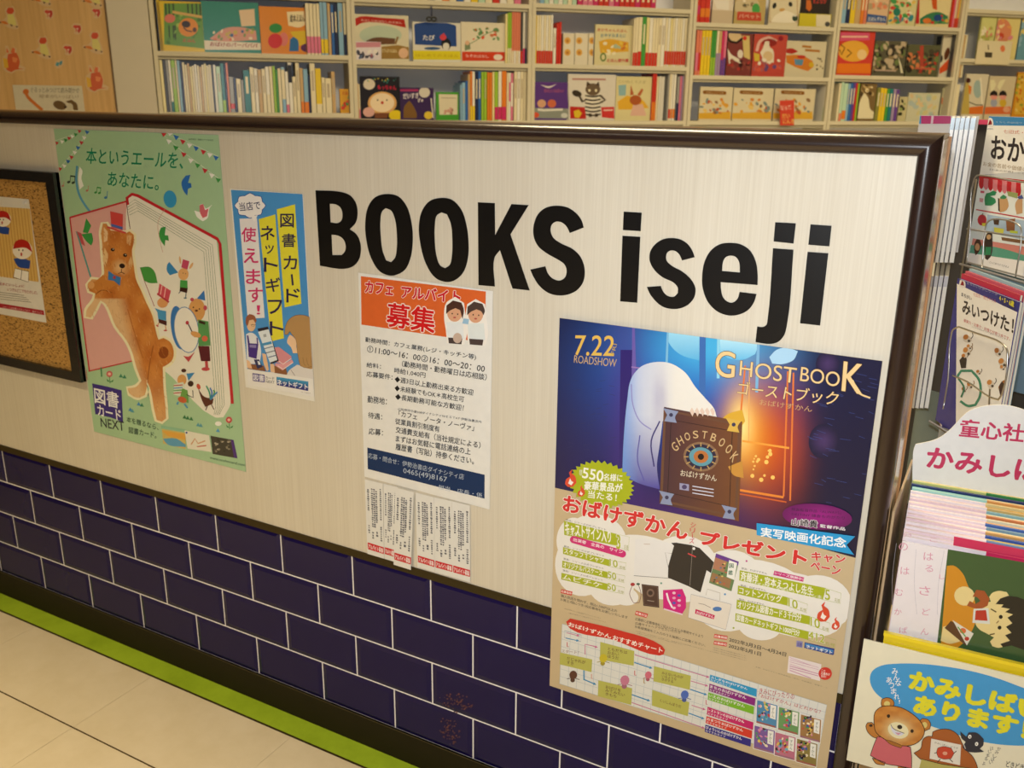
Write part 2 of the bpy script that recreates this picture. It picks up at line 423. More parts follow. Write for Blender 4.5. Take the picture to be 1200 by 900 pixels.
# ================================================================== LETTERING on the partition
Q1, Q2, Q3, Q4 = (360, 210, 6), (540, 230, 6), (700, 230, 6), (830, 260, 6)
GL = [
 ('B', 'letter B of BOOKS, leftmost of the big black letters', Q1,
  [[(60,78),(230,88),(300,112),(342,165),(355,235),(342,305),(300,352),(345,385),(372,440),(378,505),(362,570),(322,613),(260,630),(92,608)]],
  [[(160,172),(205,178),(236,200),(250,245),(242,290),(215,308),(165,303)], [(172,390),(215,395),(252,417),(272,460),(268,505),(245,533),(178,533)]]),
 ('O', 'first letter O of BOOKS, next to the B', Q1,
  [[(555,104),(640,120),(700,190),(735,310),(743,430),(728,550),(685,640),(598,678),(515,650),(452,555),(418,430),(410,310),(428,200),(478,128)]],
  [[(552,203),(592,220),(620,285),(632,380),(632,480),(620,550),(592,583),(555,570),(530,500),(518,400),(515,300),(527,228)]]),
 ('O', 'second letter O of BOOKS, before the K', Q1,
  [[(945,131),(1020,145),(1085,215),(1120,320),(1135,440),(1130,560),(1095,660),(1035,712),(975,722),(900,690),(835,590),(797,450),(787,330),(810,220),(865,152)]],
  [[(945,233),(985,247),(1012,315),(1022,420),(1020,530),(1004,602),(970,625),(935,605),(908,530),(897,420),(898,330),(912,255)]]),
 ('K', 'letter K of BOOKS', Q2,
  [[(122,42),(240,48),(242,275),(358,55),(478,62),(350,268),(485,662),(365,648),(277,378),(238,432),(240,634),(126,624)]], []),
 ('S', 'capital letter S ending BOOKS', Q2,
  [[(865,220),(768,258),(745,212),(710,183),(672,178),(642,198),(632,240),(650,290),(700,328),(790,372),(845,430),(872,515),(862,600),(820,658),(762,688),(690,697),(620,680),(555,630),(512,565),(490,515),(595,492),(615,545),(650,580),(695,592),(732,572),(746,525),(730,478),(690,448),(605,400),(545,350),(515,285),(514,205),(545,125),(600,80),(675,66),(755,80),(820,127),(850,170)]], []),
 ('i', 'lowercase letter i with square dot, just after BOOKS', Q3, [[(187,108),(313,115),(305,245),(181,237)], [(178,277),(303,285),(281,748),(162,738)]], []),
 ('s', 'lowercase letter s between an i and the e', Q3,
  [[(685,428),(597,451),(577,408),(548,384),(512,382),(488,405),(487,450),(520,485),(600,530),(660,585),(690,645),(682,710),(642,760),(592,785),(530,792),(460,775),(402,727),(368,680),(350,637),(447,630),(465,672),(500,702),(540,705),(567,680),(566,640),(535,605),(462,570),(405,520),(370,455),(373,390),(408,337),(460,303),(522,293),(590,305),(642,342),(672,390)]], []),
 ('e', 'lowercase letter e left of the j', Q3,
  [[(940,327),(1010,338),(1075,382),(1115,460),(1128,550),(1127,623),(868,603),(870,650),(885,710),(915,740),(950,747),(985,722),(1002,672),(1120,687),(1102,745),(1060,800),(1000,830),(930,838),(850,812),(780,745),(743,650),(738,560),(755,460),(800,380),(862,337)]],
  [[(878,525),(885,460),(905,427),(940,417),(975,427),(998,462),(1003,535)]]),
 ('j', 'lowercase letter j with its tail over the film poster', Q4,
  [[(472,2),(617,10),(600,152),(460,137)], [(456,185),(600,195),(552,735),(532,800),(492,843),(440,857),(333,845),(345,735),(385,738),(410,722),(418,685)]], []),
 ('i', 'lowercase letter i, rightmost of the big black letters', Q4, [[(720,17),(868,27),(852,172),(704,160)], [(699,210),(845,220),(787,728),(646,712)]], []),
]
WO = np.array([0., 0., 0.]); WN = np.array([0., 1., 0.])
for ch, lab, crop, outs, holes in GL:
    def loc(pts):
        return [(p[0], p[2]) for p in (on_plane(*q, WO, WN) for q in Z(crop, smooth(pts)))]
    O_ = [loc(p) for p in outs]; H_ = [loc(p) for p in holes]
    ox = min(p[0] for q in O_ for p in q); oz = min(p[1] for q in O_ for p in q)
    mb = MB(); c = hexc('0c0b0d')
    sh_ = lambda q: [(x-ox, z-oz) for x, z in q]
    groups = [[sh_(O_[0])]+[sh_(h) for h in H_]] + [[sh_(q)] for q in O_[1:]]
    for loops in groups:
        flat = [p for l in loops for p in l]; b = len(mb.v)
        mb.v += [(x, -.0009, z) for x, z in flat] + [(x, 0, z) for x, z in flat]; nf = len(flat)
        for t in tessellate_polygon([[Vector((x, z, 0)) for x, z in l] for l in loops]):
            a = (flat[t[1]][0]-flat[t[0]][0])*(flat[t[2]][1]-flat[t[0]][1])-(flat[t[2]][0]-flat[t[0]][0])*(flat[t[1]][1]-flat[t[0]][1])
            mb.face([b+i for i in (t if a > 0 else t[::-1])], c)
        k = 0
        for l in loops:
            for i in range(len(l)): mb.face([b+k+i, b+k+(i+1) % len(l), b+nf+k+(i+1) % len(l), b+nf+k+i], c)
            k += len(l)
    o = mb.build('letter', 'vinyl'); o.location = (ox, -.0001, oz)
    tag(o, 'black vinyl ' + lab, 'letter', 'black lettering on the wood partition')

def sheet(name, x0, x1, z0, z1, y, label, cat, col, mat='paper', th=.0004, rot=0.0, group=None):
    """a paper sheet on the wall; its local origin is its lower left corner"""
    m = Matrix.Translation((x0, y, z0)) @ Matrix.Rotation(rot, 4, 'Y')
    mb = MB(); mb.box(0, x1-x0, 0, th, 0, z1-z0, col)
    o = mb.build(name, mat, None, m); tag(o, label, cat, group); cv = Canvas(m); cv.clip = (x1-x0, z1-z0); return o, cv

# ================================================================== GREEN POSTER (left)
gpo, C = sheet('poster', .407, .918, ZF+.128, ZF+.8562, -.0012, 'tall pale green poster with a puppy, open book and bunting', 'poster', 'a5c9a2', 'gloss')
G1, G2 = (60, 140, 4.5), (60, 340, 4.0917)
C.crop = G1
RD, WH, BL_, GN = 'c8323c', 'eef0ea', '2f6fc0', '3f9a4c'
def pennants(lst, s=15, ang=0):
    for x, y, c in lst: C.poly([(x-s, y-s*.9), (x+s, y-s*.35), (x-s*.15, y+s)], c, 2)
pennants([(595,78,RD),(628,72,WH),(660,95,BL_),(695,118,RD),(730,137,WH),(765,153,BL_),(803,172,RD),(837,188,WH),(870,203,BL_)])
pennants([(622,117,WH),(658,150,GN),(700,185,RD),(737,217,WH),(773,243,GN),(812,270,RD),(848,296,WH),(882,320,GN)])
pennants([(30,125,RD),(58,118,WH),(77,110,GN),(95,100,RD),(112,90,WH),(130,80,GN),(150,62,RD)], 11)
pennants([(190,68,BL_),(175,97,WH),(160,123,RD),(142,150,BL_),(125,175,WH),(108,200,RD),(90,222,BL_),(70,246,WH),(47,262,RD)], 12)
C.line([(20,112),(90,90),(160,50)], 2, 'e8eee0', 1); C.line([(195,55),(140,150),(45,255)], 2, 'e8eee0', 1); C.line([(575,60),(700,108),(880,195)], 2, 'e8eee0', 1); C.line([(580,62),(700,175),(895,320)], 2, 'e8eee0', 1)
C.text('本というエールを、', (183,232), (694,262), (188,150), '0f8a66', .012, 3)
C.text('あなたに。', (297,350), (566,374), (300,276), '0f8a66', .012, 3)
C.text('全国書店・図書カード取扱店', (725,108), (855,114), (725,99), '3d5a48', 0, 3)
C.line([(137,245),(133,320),(150,400),(185,460),(215,497)], 11, '5a9fc4', 3, sm=True)
C.poly([(150,248),(165,270),(160,310),(172,350),(150,370),(143,310)], 'eef2ea', 2, True)
def note(x, y, s, c, two=True):
    C.e(x, y, s*.28, s*.2, c, -20, 3, 10); C.line([(x+s*.2, y), (x+s*.28, y-s)], s*.1, c, 3)
    if two: C.e(x+s*.7, y+s*.1, s*.28, s*.2, c, -20, 3, 10); C.line([(x+s*.9, y+s*.1), (x+s*.98, y-s*.9)], s*.1, c, 3); C.line([(x+s*.25, y-s*.95), (x+s, y-s*.85)], s*.22, c, 3)
for a in ((93,330,34,'3a4a3c'),(235,385,28,'3f9a4c'),(62,350,24,'c87868',False),(190,375,26,'c87868',False),(288,412,34,'4a86b8',False),(410,492,40,'2c3040'),(458,560,30,'2c3040',False),(508,640,36,'3c4a78'),(598,738,34,'b8404a',False)): note(*a)
C.poly([(735,292),(710,296),(688,330),(696,372),(718,402),(722,366),(741,358),(738,336),(722,334)], '2f6fc0', 3, True)
C.poly([(755,480),(790,490),(782,450),(800,445),(815,470),(832,462),(850,448),(835,470),(825,520),(800,537),(770,515)], 'eef0ea', 2, True)
C.poly([(783,452),(802,446),(812,478),(830,470),(822,510),(800,520),(785,490)], 'd46a78', 3, True)
# the big open book
C.poly([(100,515),(402,432),(420,800),(427,1273),(198,1327)] , 'dba8a4', 3)
C.crop = (0, 0, 1)
C.poly(smooth([(149,239),(152,230),(158,229),(205,252),(254,282),(264,380),(270,474),(262,489),(252,489),(190,432),(165,420),(150,300)]), 'e9e7dc', 4)
def offs(k): return [(149+k*.6, 240+k*2.4),(158+k*.8, 234+k*2.6),(249-k*2.0, 287+k*1.6),(257.5-k*2.4, 380),(263-k*2.0, 474+k*.5),(257-k*1.2, 486)]
for k in (0, 1.2, 2.4, 3.7, 5): C.line(offs(k), .45, '5f7f60', 5)
C.line([(82,255),(150,235.5)], 2.0, 'c22430', 5); C.line([(82,254.5),(93,345),(105,435.5)], 1.5, 'c22430', 5); C.line([(104,435),(155,423)], 1.4, 'c22430', 5)
C.line([(150,240),(149,232),(155,227.5),(162,229.5),(255,280),(258,286),(265,380),(272.5,473)], 3.4, 'c22430', 6, sm=False)
C.line([(148.5,236),(150,250),(153,270)], .8, '6a3038', 6)
C.crop = G1
C.line([(135,590),(175,720),(225,880)], 8, '4a9a9a', 6)
C.poly([(186,520),(212,560),(195,600),(168,596)], '3f9a4c', 7, True); C.poly([(160,605),(215,598),(222,640),(212,665),(185,640)], '3f9a4c', 7, True); C.poly([(135,590),(160,600),(180,668),(160,655)], 'c05058', 6)
C.e(628,420,34,46,'3a9ad0',-8,7); C.line([(605,465),(565,540),(575,640),(590,700)], 2.5, 'c8a090', 7, sm=True)
C.poly([(605,565),(580,570),(570,600),(580,640),(600,668),(603,635),(622,640),(618,612),(600,610)], '3f9a4c', 7, True)
# puppy photograph, cut out with a cream margin
def fur(x, y):      # 1200x900 px
    n = .5+.25*math.sin(x*.23+y*.11)+.25*math.sin(y*.17-x*.13+1)+random.uniform(-.12, .12)
    base = mixc(hexc('b86a2c'), hexc('d08a44'), n)
    if y < 330: base = mixc(base, hexc('e0b070'), max(0, (130-x)/22)*.8)
    base = mixc(base, hexc('ead0a0'), max(0, 1-math.hypot(x-144, (y-315)*1.1)/10)*.7)
    if y > 350: base = mixc(base, hexc('e8cda2'), max(0, min(1, (150+(y-350)*.25-x)/14))*.7)
    base = mixc(base, hexc('e3bd88'), max(0, min(1, (y-440)/60))*.6)
    return base
C.crop = (0, 0, 1)
body = [(121,262),(125,262),(130,270),(138,271),(148,273),(152,271),(157,275),(157,284),(155,294),(157,310),(160,328),(166,341),(172,355),(179,370),(184,392),(186,398),(192,396),(200,401),(204,413),(202,422),(195,428),(191,430),(192,455),(194,474),(195,490),(190,494),(184,492),(181,480),(177,458),(172,445),(172,455),(170,463),(162,466),(152,461),(150,455),(160,453),(166,446),(160,430),(155,412),(148,398),(136,382),(129,365),(125,357),(118,352),(112,363),(107,372),(101,371),(102,363),(110,352),(112,344),(105,341),(103,334),(108,327),(118,328),(122,322),(122,312),(121,300),(120,285),(119,272)]
cxy = np.mean(body, 0)
def grow(pts, r):
    P = [np.array(p, float) for p in pts]; o = []
    for i in range(len(P)):
        d = P[(i+1) % len(P)]-P[i-1]; nn = np.array([d[1], -d[0]]); o.append(tuple(P[i]+nn/(np.linalg.norm(nn)+1e-9)*r))
    return o
C.poly(smooth(grow(body, 3.0), 3), 'ebe6c4', 8)
C.grad(smooth(body, 4), fur, 2.2, 9)
C.grad(ell(140,312,11,9,20,10), lambda x, y: mixc(hexc('e6c290'), hexc('c88440'), math.hypot(x-141, y-313)/11), 3, 10)
C.poly(smooth([(123,290),(127,300),(124,312),(121,306)]), 'e4c08c', 10); C.poly(smooth([(154,300),(156,308),(153,316),(151,308)]), 'dcb27c', 10)
for (x, y) in ((132.5,292.5),(147,299)): C.e(x, y, 2.4, 2.0, '2a1810', 15, 11); C.e(x+.6, y-.6, .6, .5, 'f0e8e0', 0, 12)
C.e(143.5,311.5,3.4,2.8,'2a1a18',10,11); C.line([(143,315),(142.5,319),(139,320.5)], .8, '4a2818', 11); C.line([(142.5,319),(146.5,320.5)], .8, '4a2818', 11)
C.poly([(122,266),(127,272),(126,282),(122,284)], 'e6c49a', 10); C.poly([(149,275),(155,276),(153,288),(149,285)], 'dcae7a', 10)
def in_poly(x, y, P):
    r = False; j = len(P)-1
    for i in range(len(P)):
        if (P[i][1] > y) != (P[j][1] > y) and x < (P[j][0]-P[i][0])*(y-P[i][1])/(P[j][1]-P[i][1])+P[i][0]: r = not r
        j = i
    return r
rf = random.Random(11); nf_ = 0
while nf_ < 420:
    x, y = rf.uniform(100, 205), rf.uniform(270, 492)
    if not in_poly(x, y, body): continue
    nf_ += 1; a_f = math.radians(70+rf.uniform(-30, 30) + (0 if y > 330 else 10)); ln = rf.uniform(2, 5)
    C.line([(x, y), (x+ln*math.cos(a_f), y+ln*math.sin(a_f))], rf.uniform(.3, .7), mixc(fur(x, y), hexc(rf.choice(['8a4a1c', 'f0d0a0', 'c87a34'])), rf.uniform(.2, .45)), 9.5)
C.poly(smooth([(121,322),(112,330),(106,336),(112,343),(124,341),(136,334),(134,326)]), 'c8823c', 9.6); C.e(107,334,4,4.5,'dca468',0,9.7)
C.e(192,413,6,7,'8a4418',0,10)
C.line([(112,345),(120,340),(132,343)], 1.0, '8a4a1c', 10, sm=True); C.line([(150,362),(158,390),(168,420)], 1.2, 'b06a30', 10, sm=True); C.line([(173,448),(176,425),(180,405)], 1.2, '9a5824', 10, sm=True)
C.poly([(129.5,247.5),(144.5,251),(144,270),(131,266)], 'cf4a48', 12); C.poly([(130.5,262),(144.3,266),(144.1,269),(131,265.2)], '4a6ab8', 13); C.line([(126,266),(148,273)], 2.2, 'cf4a48', 12)
C.poly([(127.5,317),(134,322),(142,325),(141,335),(134,329),(127,328)], '3a7ac0', 12); C.e(134.5,325,1.8,2,'b04048',0,13)
# marching figures on the right page
C.crop = G1
C.line([(470,780),(492,850),(512,900),(545,985)], 3, 'a03a48', 7)
C.poly([(470,780),(520,778),(545,800),(562,862),(520,862),(492,850)], '4a9a46', 8, True)
C.crop = (170, 290, 8.18)
C.poly([(140,345),(250,415),(225,520),(125,450)], 'cf5060', 8); C.line([(165,365),(150,450)], 8, 'f0c8c0', 9); C.line([(200,388),(185,480)], 8, 'f0c8c0', 9)
C.line([(118,442),(232,525)], 16, 'b83848', 9); C.e(170,530,52,48,'dba066',0,7); C.poly([(95,580),(150,600),(205,610),(205,700),(130,690),(120,620)], '4a98cc', 8); C.poly([(130,685),(210,705),(208,748),(135,722)], '4a2020', 8)
C.line([(135,720),(122,750)], 9, 'dba066', 7); C.line([(198,745),(202,790)], 9, 'dba066', 7); C.e(120,750,14,7,'c04a50',30,9); C.e(198,795,18,7,'c04a50',0,9)
C.poly([(235,138),(320,240),(240,265),(212,225),(215,165)], '3a88c4', 8, True)
C.e(370,255,50,58,'deaa70',0,8); C.e(338,120,9,36,'dcae78',-8,7); C.e(445,175,12,34,'dcae78',30,7)
C.poly([(365,112),(428,132),(408,212),(350,190)], 'c04a6a', 9); C.e(368,245,4,4,'2a1a10',0,10); C.e(392,250,4,4,'2a1a10',0,10)
C.poly([(340,312),(408,316),(410,392),(336,382)], '4aa04e', 9); C.poly([(338,380),(412,390),(404,436),(335,418)], '3a1c18', 10)
C.line([(345,415),(325,440)], 8, '5a7080', 8); C.line([(395,432),(392,480)], 8, '5a7080', 8); C.e(388,484,16,7,'5a7888',0,9)
C.crop = G2
C.poly([(735,0),(740,50),(700,40)], '3a78c0', 9); C.e(700,95,40,55,'d8a060',0,8); C.e(677,45,9,9,'c05060',0,9); C.e(740,85,9,12,'c05060',0,9)
C.e(683,82,3.5,3.5,'2a1a10',0,10); C.e(712,90,3.5,3.5,'2a1a10',0,10); C.e(698,98,8,5,'6a3a20',0,10)
C.e(612,180,36,105,'3a78c0',-8,7,26); C.e(650,190,58,110,'eceae2',-8,8,26); C.outline(ell(650,190,58,110,26,-8), 4, '5a8ac0', 9)
C.poly([(705,140),(755,150),(765,265),(708,268)], '5a9a5a', 9, True); C.line([(710,150),(740,160)], 12, '3a2018', 11); C.poly([(706,268),(760,268),(765,340),(720,340)], '5a1c28', 10)
C.line([(655,155),(690,225)], 5, '3a2030', 10); C.e(654,156,8,9,'b83040',0,11); C.e(695,212,26,13,'d8a060',20,11); C.e(738,232,14,14,'d86a50',0,11)
C.line([(745,340),(748,375)], 14, 'c04a50', 9); C.e(742,378,20,9,'c04a50',0,10); C.poly([(635,315),(660,318),(690,295),(660,345)], 'c04a50', 9, True)
C.e(628,430,22,26,'d8a060',0,9); C.e(637,385,12,9,'4a2820',0,10); C.e(670,448,14,14,'3a2018',0,10); C.poly([(650,400),(690,395),(660,435)], '3a88c4', 11); C.poly([(590,450),(635,440),(650,490),(625,510),(588,500)], 'd8e0d0', 9, True)
for k in range(4): C.line([(588,458+k*12),(632,454+k*12)], 5, ['c04a50','4a98cc','4aa04e','c04a50'][k], 10)
C.poly([(630,470),(655,480),(660,540),(615,530)], '6aa050', 10); C.e(630,525,22,14,'c8603a',20,11); C.line([(650,500),(682,515),(680,480)], 4, '2a1a18', 10, sm=True); C.line([(610,535),(605,548)], 7, '4a98cc', 10); C.line([(640,545),(655,565)], 7, '4a98cc', 10)
C.poly([(705,470),(735,510),(780,520),(775,545),(740,560),(725,530)], '5a2c20', 9, True)
for k, c in enumerate(('3a9a7a','2f6fc0','3f9a4c','3a88c4')): C.line([(765,525),(760+k*12,490),(745+k*18,458+k*10)], 7, c, 10, sm=True)
C.e(708,462,9,14,'c8503a',-20,10); C.line([(750,555),(742,575)], 4, '5a2c20', 9); C.line([(768,545),(782,572)], 4, '5a2c20', 9)
for x, y, c in ((335,410,'3a8a6a'),(352,415,'3a8a6a'),(420,545,'3a88c4'),(435,550,'3a8a6a'),(380,572,'3a88c4'),(390,578,'5aa0b0'),(640,608,'2f7a4a'),(655,612,'2f7a4a'),(672,616,'2f7a4a'),(705,645,'5aa0b0'),(718,648,'5aa0b0'),(800,672,'4a98cc')):
    C.poly([(x-10,y+7),(x,y-10),(x+10,y+9)], c, 3)
def flower(x, y, c): C.line([(x, y), (x+3, y+45)], 3, '3f8a4c', 3); C.e(x, y, 15, 15, c, 0, 4); C.e(x, y, 7, 7, 'e8c0b0', 0, 5); C.poly([(x+3,y+38),(x-14,y+22),(x-10,y+36)], '3f8a4c', 4); C.poly([(x+3,y+38),(x+20,y+26),(x+16,y+38)], '3f8a4c', 4)
flower(280,402,'d06a6a'); flower(853,622,'c8404a'); C.line([(168,385),(172,430)], 5, 'c06050', 4); C.line([(240,370),(243,415)], 6, '3f8a5c', 6); C.e(802,640,16,11,'eef0ea',0,4)
C.poly([(197,447),(268,462),(338,480),(345,632),(285,610),(212,594)], '3a2a86', 4)
C.text('図書', (210,540), (325,568), (206,466), 'eef0f4', .02, 5); C.text('カード', (226,600), (338,628), (220,548), 'eef0f4', .02, 5)
C.text('NEXT', (240,655), (352,675), (236,612), '2b2f3a', .012, 5)
C.text('本を贈るなら、', (362,632), (515,672), (362,605), '2e4a3a', .006, 5); C.text('図書カード。', (373,685), (505,712), (373,655), '2e4a3a', .006, 5)
C.poly([(530,650),(645,668),(645,762),(538,735)], 'd0b868', 4); C.poly([(530,672),(645,690),(645,718),(560,700)], 'e0a848', 5, False); C.poly([(536,712),(600,712),(645,740),(645,752),(560,740)], '5aa0c8', 6, True); C.poly([(528,648),(645,668),(645,684),(528,664)], '8fc0a0', 5)
C.poly([(640,672),(758,696),(770,776),(655,760)], 'e4e2d4', 6); C.line([(672,740),(690,712),(705,735),(740,722)], 6, 'd09a70', 7); C.line([(700,750),(745,745)], 5, 'c0503a', 7); C.e(650,683,5,5,'3a4a9a',0,7)
C.poly([(765,698),(872,718),(892,806),(775,785)], '3c3a34', 6); C.poly([(862,716),(875,718),(894,806),(878,803)], '4a2a80', 7)
for k in range(26): C.e(782+random.random()*78, 712+random.random()*66+5, 6, 4, random.choice(['b8b0a0','8a8474','2a2824','6a6458']), 0, 8, 7)
C.text('www.toshocard.com', (760,808), (930,845), (762,796), '3a5a48', .004, 5)
C.build('printed_picture', 'gloss', gpo)

# ================================================================== NARROW BLUE POSTER
npo, C = sheet('poster', .938, 1.130, ZF+.330, ZF+.752, -.0012, 'narrow blue poster with yellow strips of vertical writing', 'poster', 'e8e6de', 'gloss')
N1, N2 = (260, 210, 3.4615), (280, 360, 8.18)
C.crop = N1
C.poly([(37,43),(327,57),(366,795),(104,775)], '4c95d6', 1)
C.poly([(223,122),(297,102),(323,505),(255,520)], 'e3dc3e', 2); C.poly([(150,162),(217,143),(252,645),(200,658)], 'e3dc3e', 2); C.poly([(72,160),(143,158),(174,562),(105,566)], 'e8e6ea', 2)
C.poly([(115+ (60+5*math.cos(k*1.5708))*math.cos(2*math.pi*k/32), 107+(49+4*math.cos(k*1.5708))*math.sin(2*math.pi*k/32)) for k in range(32)], '2c50a8', 3)
C.poly([(115+ (57+5*math.cos(k*1.5708))*math.cos(2*math.pi*k/32), 107+(46+4*math.cos(k*1.5708))*math.sin(2*math.pi*k/32)) for k in range(32)], 'f0eef0', 4)
C.poly([(118,150),(146,146),(132,172)], 'f0eef0', 4)
C.text('当店で', (74,130), (158,122), (70,96), '1f2c60', .012, 5)
NV = '2b2050'
C.chars('図書カード', [(265,168),(272,248),(278,338),(284,408),(289,472)], 54, NV, .02, None, 5); C.chars('ネッ', [(186,218),(194,285)], 56, NV, .02, None, 5); C.chars('トギフト', [(199,347),(208,428),(216,518),(223,605)], 56, NV, .02, None, 5)
C.chars('使えます！', [(110,225),(119,310),(128,395),(137,470),(149,530)], 58, 'cf2f6e', .02, None, 5)
C.crop = N2
# clerk
C.poly([(70,260),(100,245),(140,250),(185,300),(215,430),(200,540),(80,545)], 'e2e6ee', 6, True)
C.poly([(78,268),(92,270),(105,345),(175,350),(170,290),(182,295),(188,360),(170,495),(95,475),(88,360)], '463088', 7); C.poly([(105,358),(168,362),(168,390),(105,384)], '8f86c0', 8)
C.e(120,170,42,62,'e8c09a',0,8); C.poly([(68,150),(75,90),(105,65),(150,80),(172,130),(160,150),(140,118),(100,125),(88,170),(78,180)], '9a5c40', 9, True); C.line([(118,165),(165,168)], 3, '4a3020', 10); C.e(135,175,14,10,'e8c09a',0,9); C.outline(ell(137,174,14,10), 2.5, '5a4438', 11)
C.poly([(75,500),(105,520),(130,590),(82,580)], 'e8c09a', 8, True); C.poly([(82,540),(240,560),(260,615),(90,590)], '8a5a3a', 6); C.poly([(145,500),(195,500),(230,570),(180,590)], '2a3060', 8); C.poly([(178,515),(200,518),(212,550),(190,552)], 'dfe6f0', 9)
# phone in a hand
C.poly([(225,440),(262,450),(290,600),(270,612),(240,540)], 'e8c09a', 8, True); C.poly([(300,540),(340,545),(345,625),(305,618)], 'e8c09a', 6, True)
C.poly([(180,205),(280,185),(385,515),(310,545)], '2a2430', 9); C.poly([(186,235),(288,210),(370,505),(300,530)], 'dfe8f0', 10); C.poly([(212,350),(312,325),(320,350),(222,372)], '4a95c8', 11); C.poly([(235,260),(262,254),(268,282),(240,288)], 'a8b0b8', 11)
C.line([(235,400),(330,375)], 9, '7080a0', 11); C.line([(255,440),(350,415)], 7, '3a3c60', 11); C.line([(285,480),(360,460)], 9, '5a6890', 11)
# books
C.poly([(345,385),(385,380),(505,470),(505,492),(425,548),(345,520)], 'd8909a', 7); C.poly([(350,535),(425,545),(510,500),(525,530),(420,605),(350,560)], 'e0a0a8', 6); C.line([(370,505),(425,545),(505,490)], 6, 'f4ece8', 8); C.line([(375,560),(425,595),(520,530)], 6, 'f4ece8', 8)
C.poly([(340,560),(450,580),(470,650),(340,628)], '8a5a3a', 5)
# customer seen from behind
C.poly([(455,660),(480,610),(560,550),(640,570),(718,600),(722,700)], 'dcd8d6', 7, True)
C.poly([(470,300),(490,262),(520,280),(550,320),(555,390),(570,440),(520,440),(505,390),(480,360),(465,340)], 'ecc8a4', 8, True)
C.poly([(440,260),(450,180),(480,120),(540,80),(620,75),(690,100),(735,140),(740,560),(700,590),(640,580),(590,560),(575,500),(560,400),(548,310),(510,260),(490,230),(470,262)], 'b58e5c', 9, True)
C.outline(smooth([(440,260),(450,180),(480,120),(540,80),(620,75),(690,100),(722,130),(722,560),(640,580),(590,560),(575,500),(560,400),(548,310),(510,260),(490,230),(470,262)]), 3, '5c3e22', 10)
for x in (615, 650, 690): C.line([(x, 480), (x+10, 540), (x+25, 560)], 3, '7a5a34', 11)
C.line([(500,600),(540,655)], 4, '6a6060', 9)
C.poly([(85,590),(720,688),(735,860),(90,745)], 'e9e7e4', 12)
C.poly([(133,630),(250,648),(250,720),(136,705)], '3a2a86', 13); C.text('図書', (142,700), (245,712), (140,640), 'f0eef4', .02, 14)
C.text('カード', (258,690), (342,700), (258,658), '4a4a5a', .01, 14); C.text('NEXT', (262,722), (345,732), (262,698), '4a4a5a', .01, 14)
C.grad([(362,665),(670,712),(668,802),(368,745)], lambda x, y: mixc(hexc('3a9ac8'), hexc('2a2a80'), (y-670-(x-362)*.15)/60), 25, 13)
C.text('ネットギフト', (372,742), (662,790), (372,688), 'f2f2f6', .03, 15); C.text('詳しくは書店まで', (600,815), (690,830), (600,806), '6a6a6a', 0, 14)
C.build('printed_picture', 'gloss', npo)

# ================================================================== CAFE JOB NOTICE
cpo, C = sheet('job_notice', 1.252, 1.549, ZF+.1885, ZF+.6115, -.0014, 'white cafe job notice with orange heading below the word BOOKS', 'notice', 'e6e5e1', 'paper', rot=.012)
K1, K2 = (410, 310, 5), (410, 480, 4.283)
C.crop = K1
C.poly([(65,68),(797,158),(792,458),(68,352)], 'd9642a', 1)
C.text('カフェ', (90,162), (252,180), (93,95), 'c8102a', .05, 3, 'f4e4dc', .05); C.text('アルバイト', (302,192), (645,225), (305,125), 'c8102a', .05, 3, 'f4e4dc', .05)
C.text('募集', (215,360), (494,403), (222,222), 'd01018', .03, 3, 'f4e4dc', .04)
def staff(cx, cy, hair, longh, body):
    C.poly([(cx-62,cy+30),(cx-50,cy-60),(cx,cy-95 if longh else cy-90),(cx+55,cy-60),(cx+62,cy+10),(cx+72,cy+120),(cx+55,cy+185),(cx-45,cy+175),(cx-52,cy+100)], 'f0ece6', 4, True)
    C.poly([(cx-48,cy+52),(cx+48,cy+52),(cx+55,cy+150),(cx-40,cy+145)], body, 5, True); C.e(cx, cy, 44, 50, 'd9a482', 0, 6)
    C.poly([(cx-50,cy+5),(cx-48,cy-45),(cx-10,cy-75),(cx+40,cy-62),(cx+54,cy-20),(cx+46,cy+(35 if longh else 5)),(cx+32,cy-18),(cx+5,cy-30),(cx-28,cy-15)], hair, 7, True)
    C.e(cx-14, cy+2, 4, 5, '2a1a14', 0, 8, 8); C.e(cx+18, cy+5, 4, 5, '2a1a14', 0, 8, 8); C.e(cx, cy+25, 9, 5, 'b85048', 0, 8, 8)
    C.poly([(cx-38,cy+142),(cx+45,cy+148),(cx+40,cy+182),(cx-34,cy+176)], '4a3c3a', 8)
staff(615, 285, '4a2a20', True, 'e4e8ea'); staff(738, 292, '4a3a34', False, 'dfe6e6')
C.e(632,430,26,30,'c8b0a0',0,9); C.poly([(668,315),(700,320),(695,350),(660,345)], '9ac0dc', 9)
BK = '1b1a1c'
for t, bl, br, tl in [('勤務時間：カフェ業務(レジ・キッチン等)', (90,457),(738,562),(92,424)), ('①11:00～16：00②16：00～20：00', (100,512),(788,632),(104,474)),
    ('（勤務時間・勤務曜日は応相談）', (305,598),(800,680),(308,562)), ('給料：', (98,602),(182,612),(99,573)), ('時給1,040円', (260,636),(442,665),(262,604)), ('応募要件：', (98,656),(250,677),(99,624)),
    ('◆週3日以上勤務出来る方歓迎', (262,688),(722,768),(265,654)), ('◆未経験でもOK＊高校生可', (262,740),(668,808),(264,706)), ('◆長期勤務可能な方歓迎！', (265,790),(665,858),(268,756)), ('勤務地：', (103,808),(216,822),(105,768))]:
    C.text(t, bl, br, tl, BK, .012, 3)
C.crop = K2
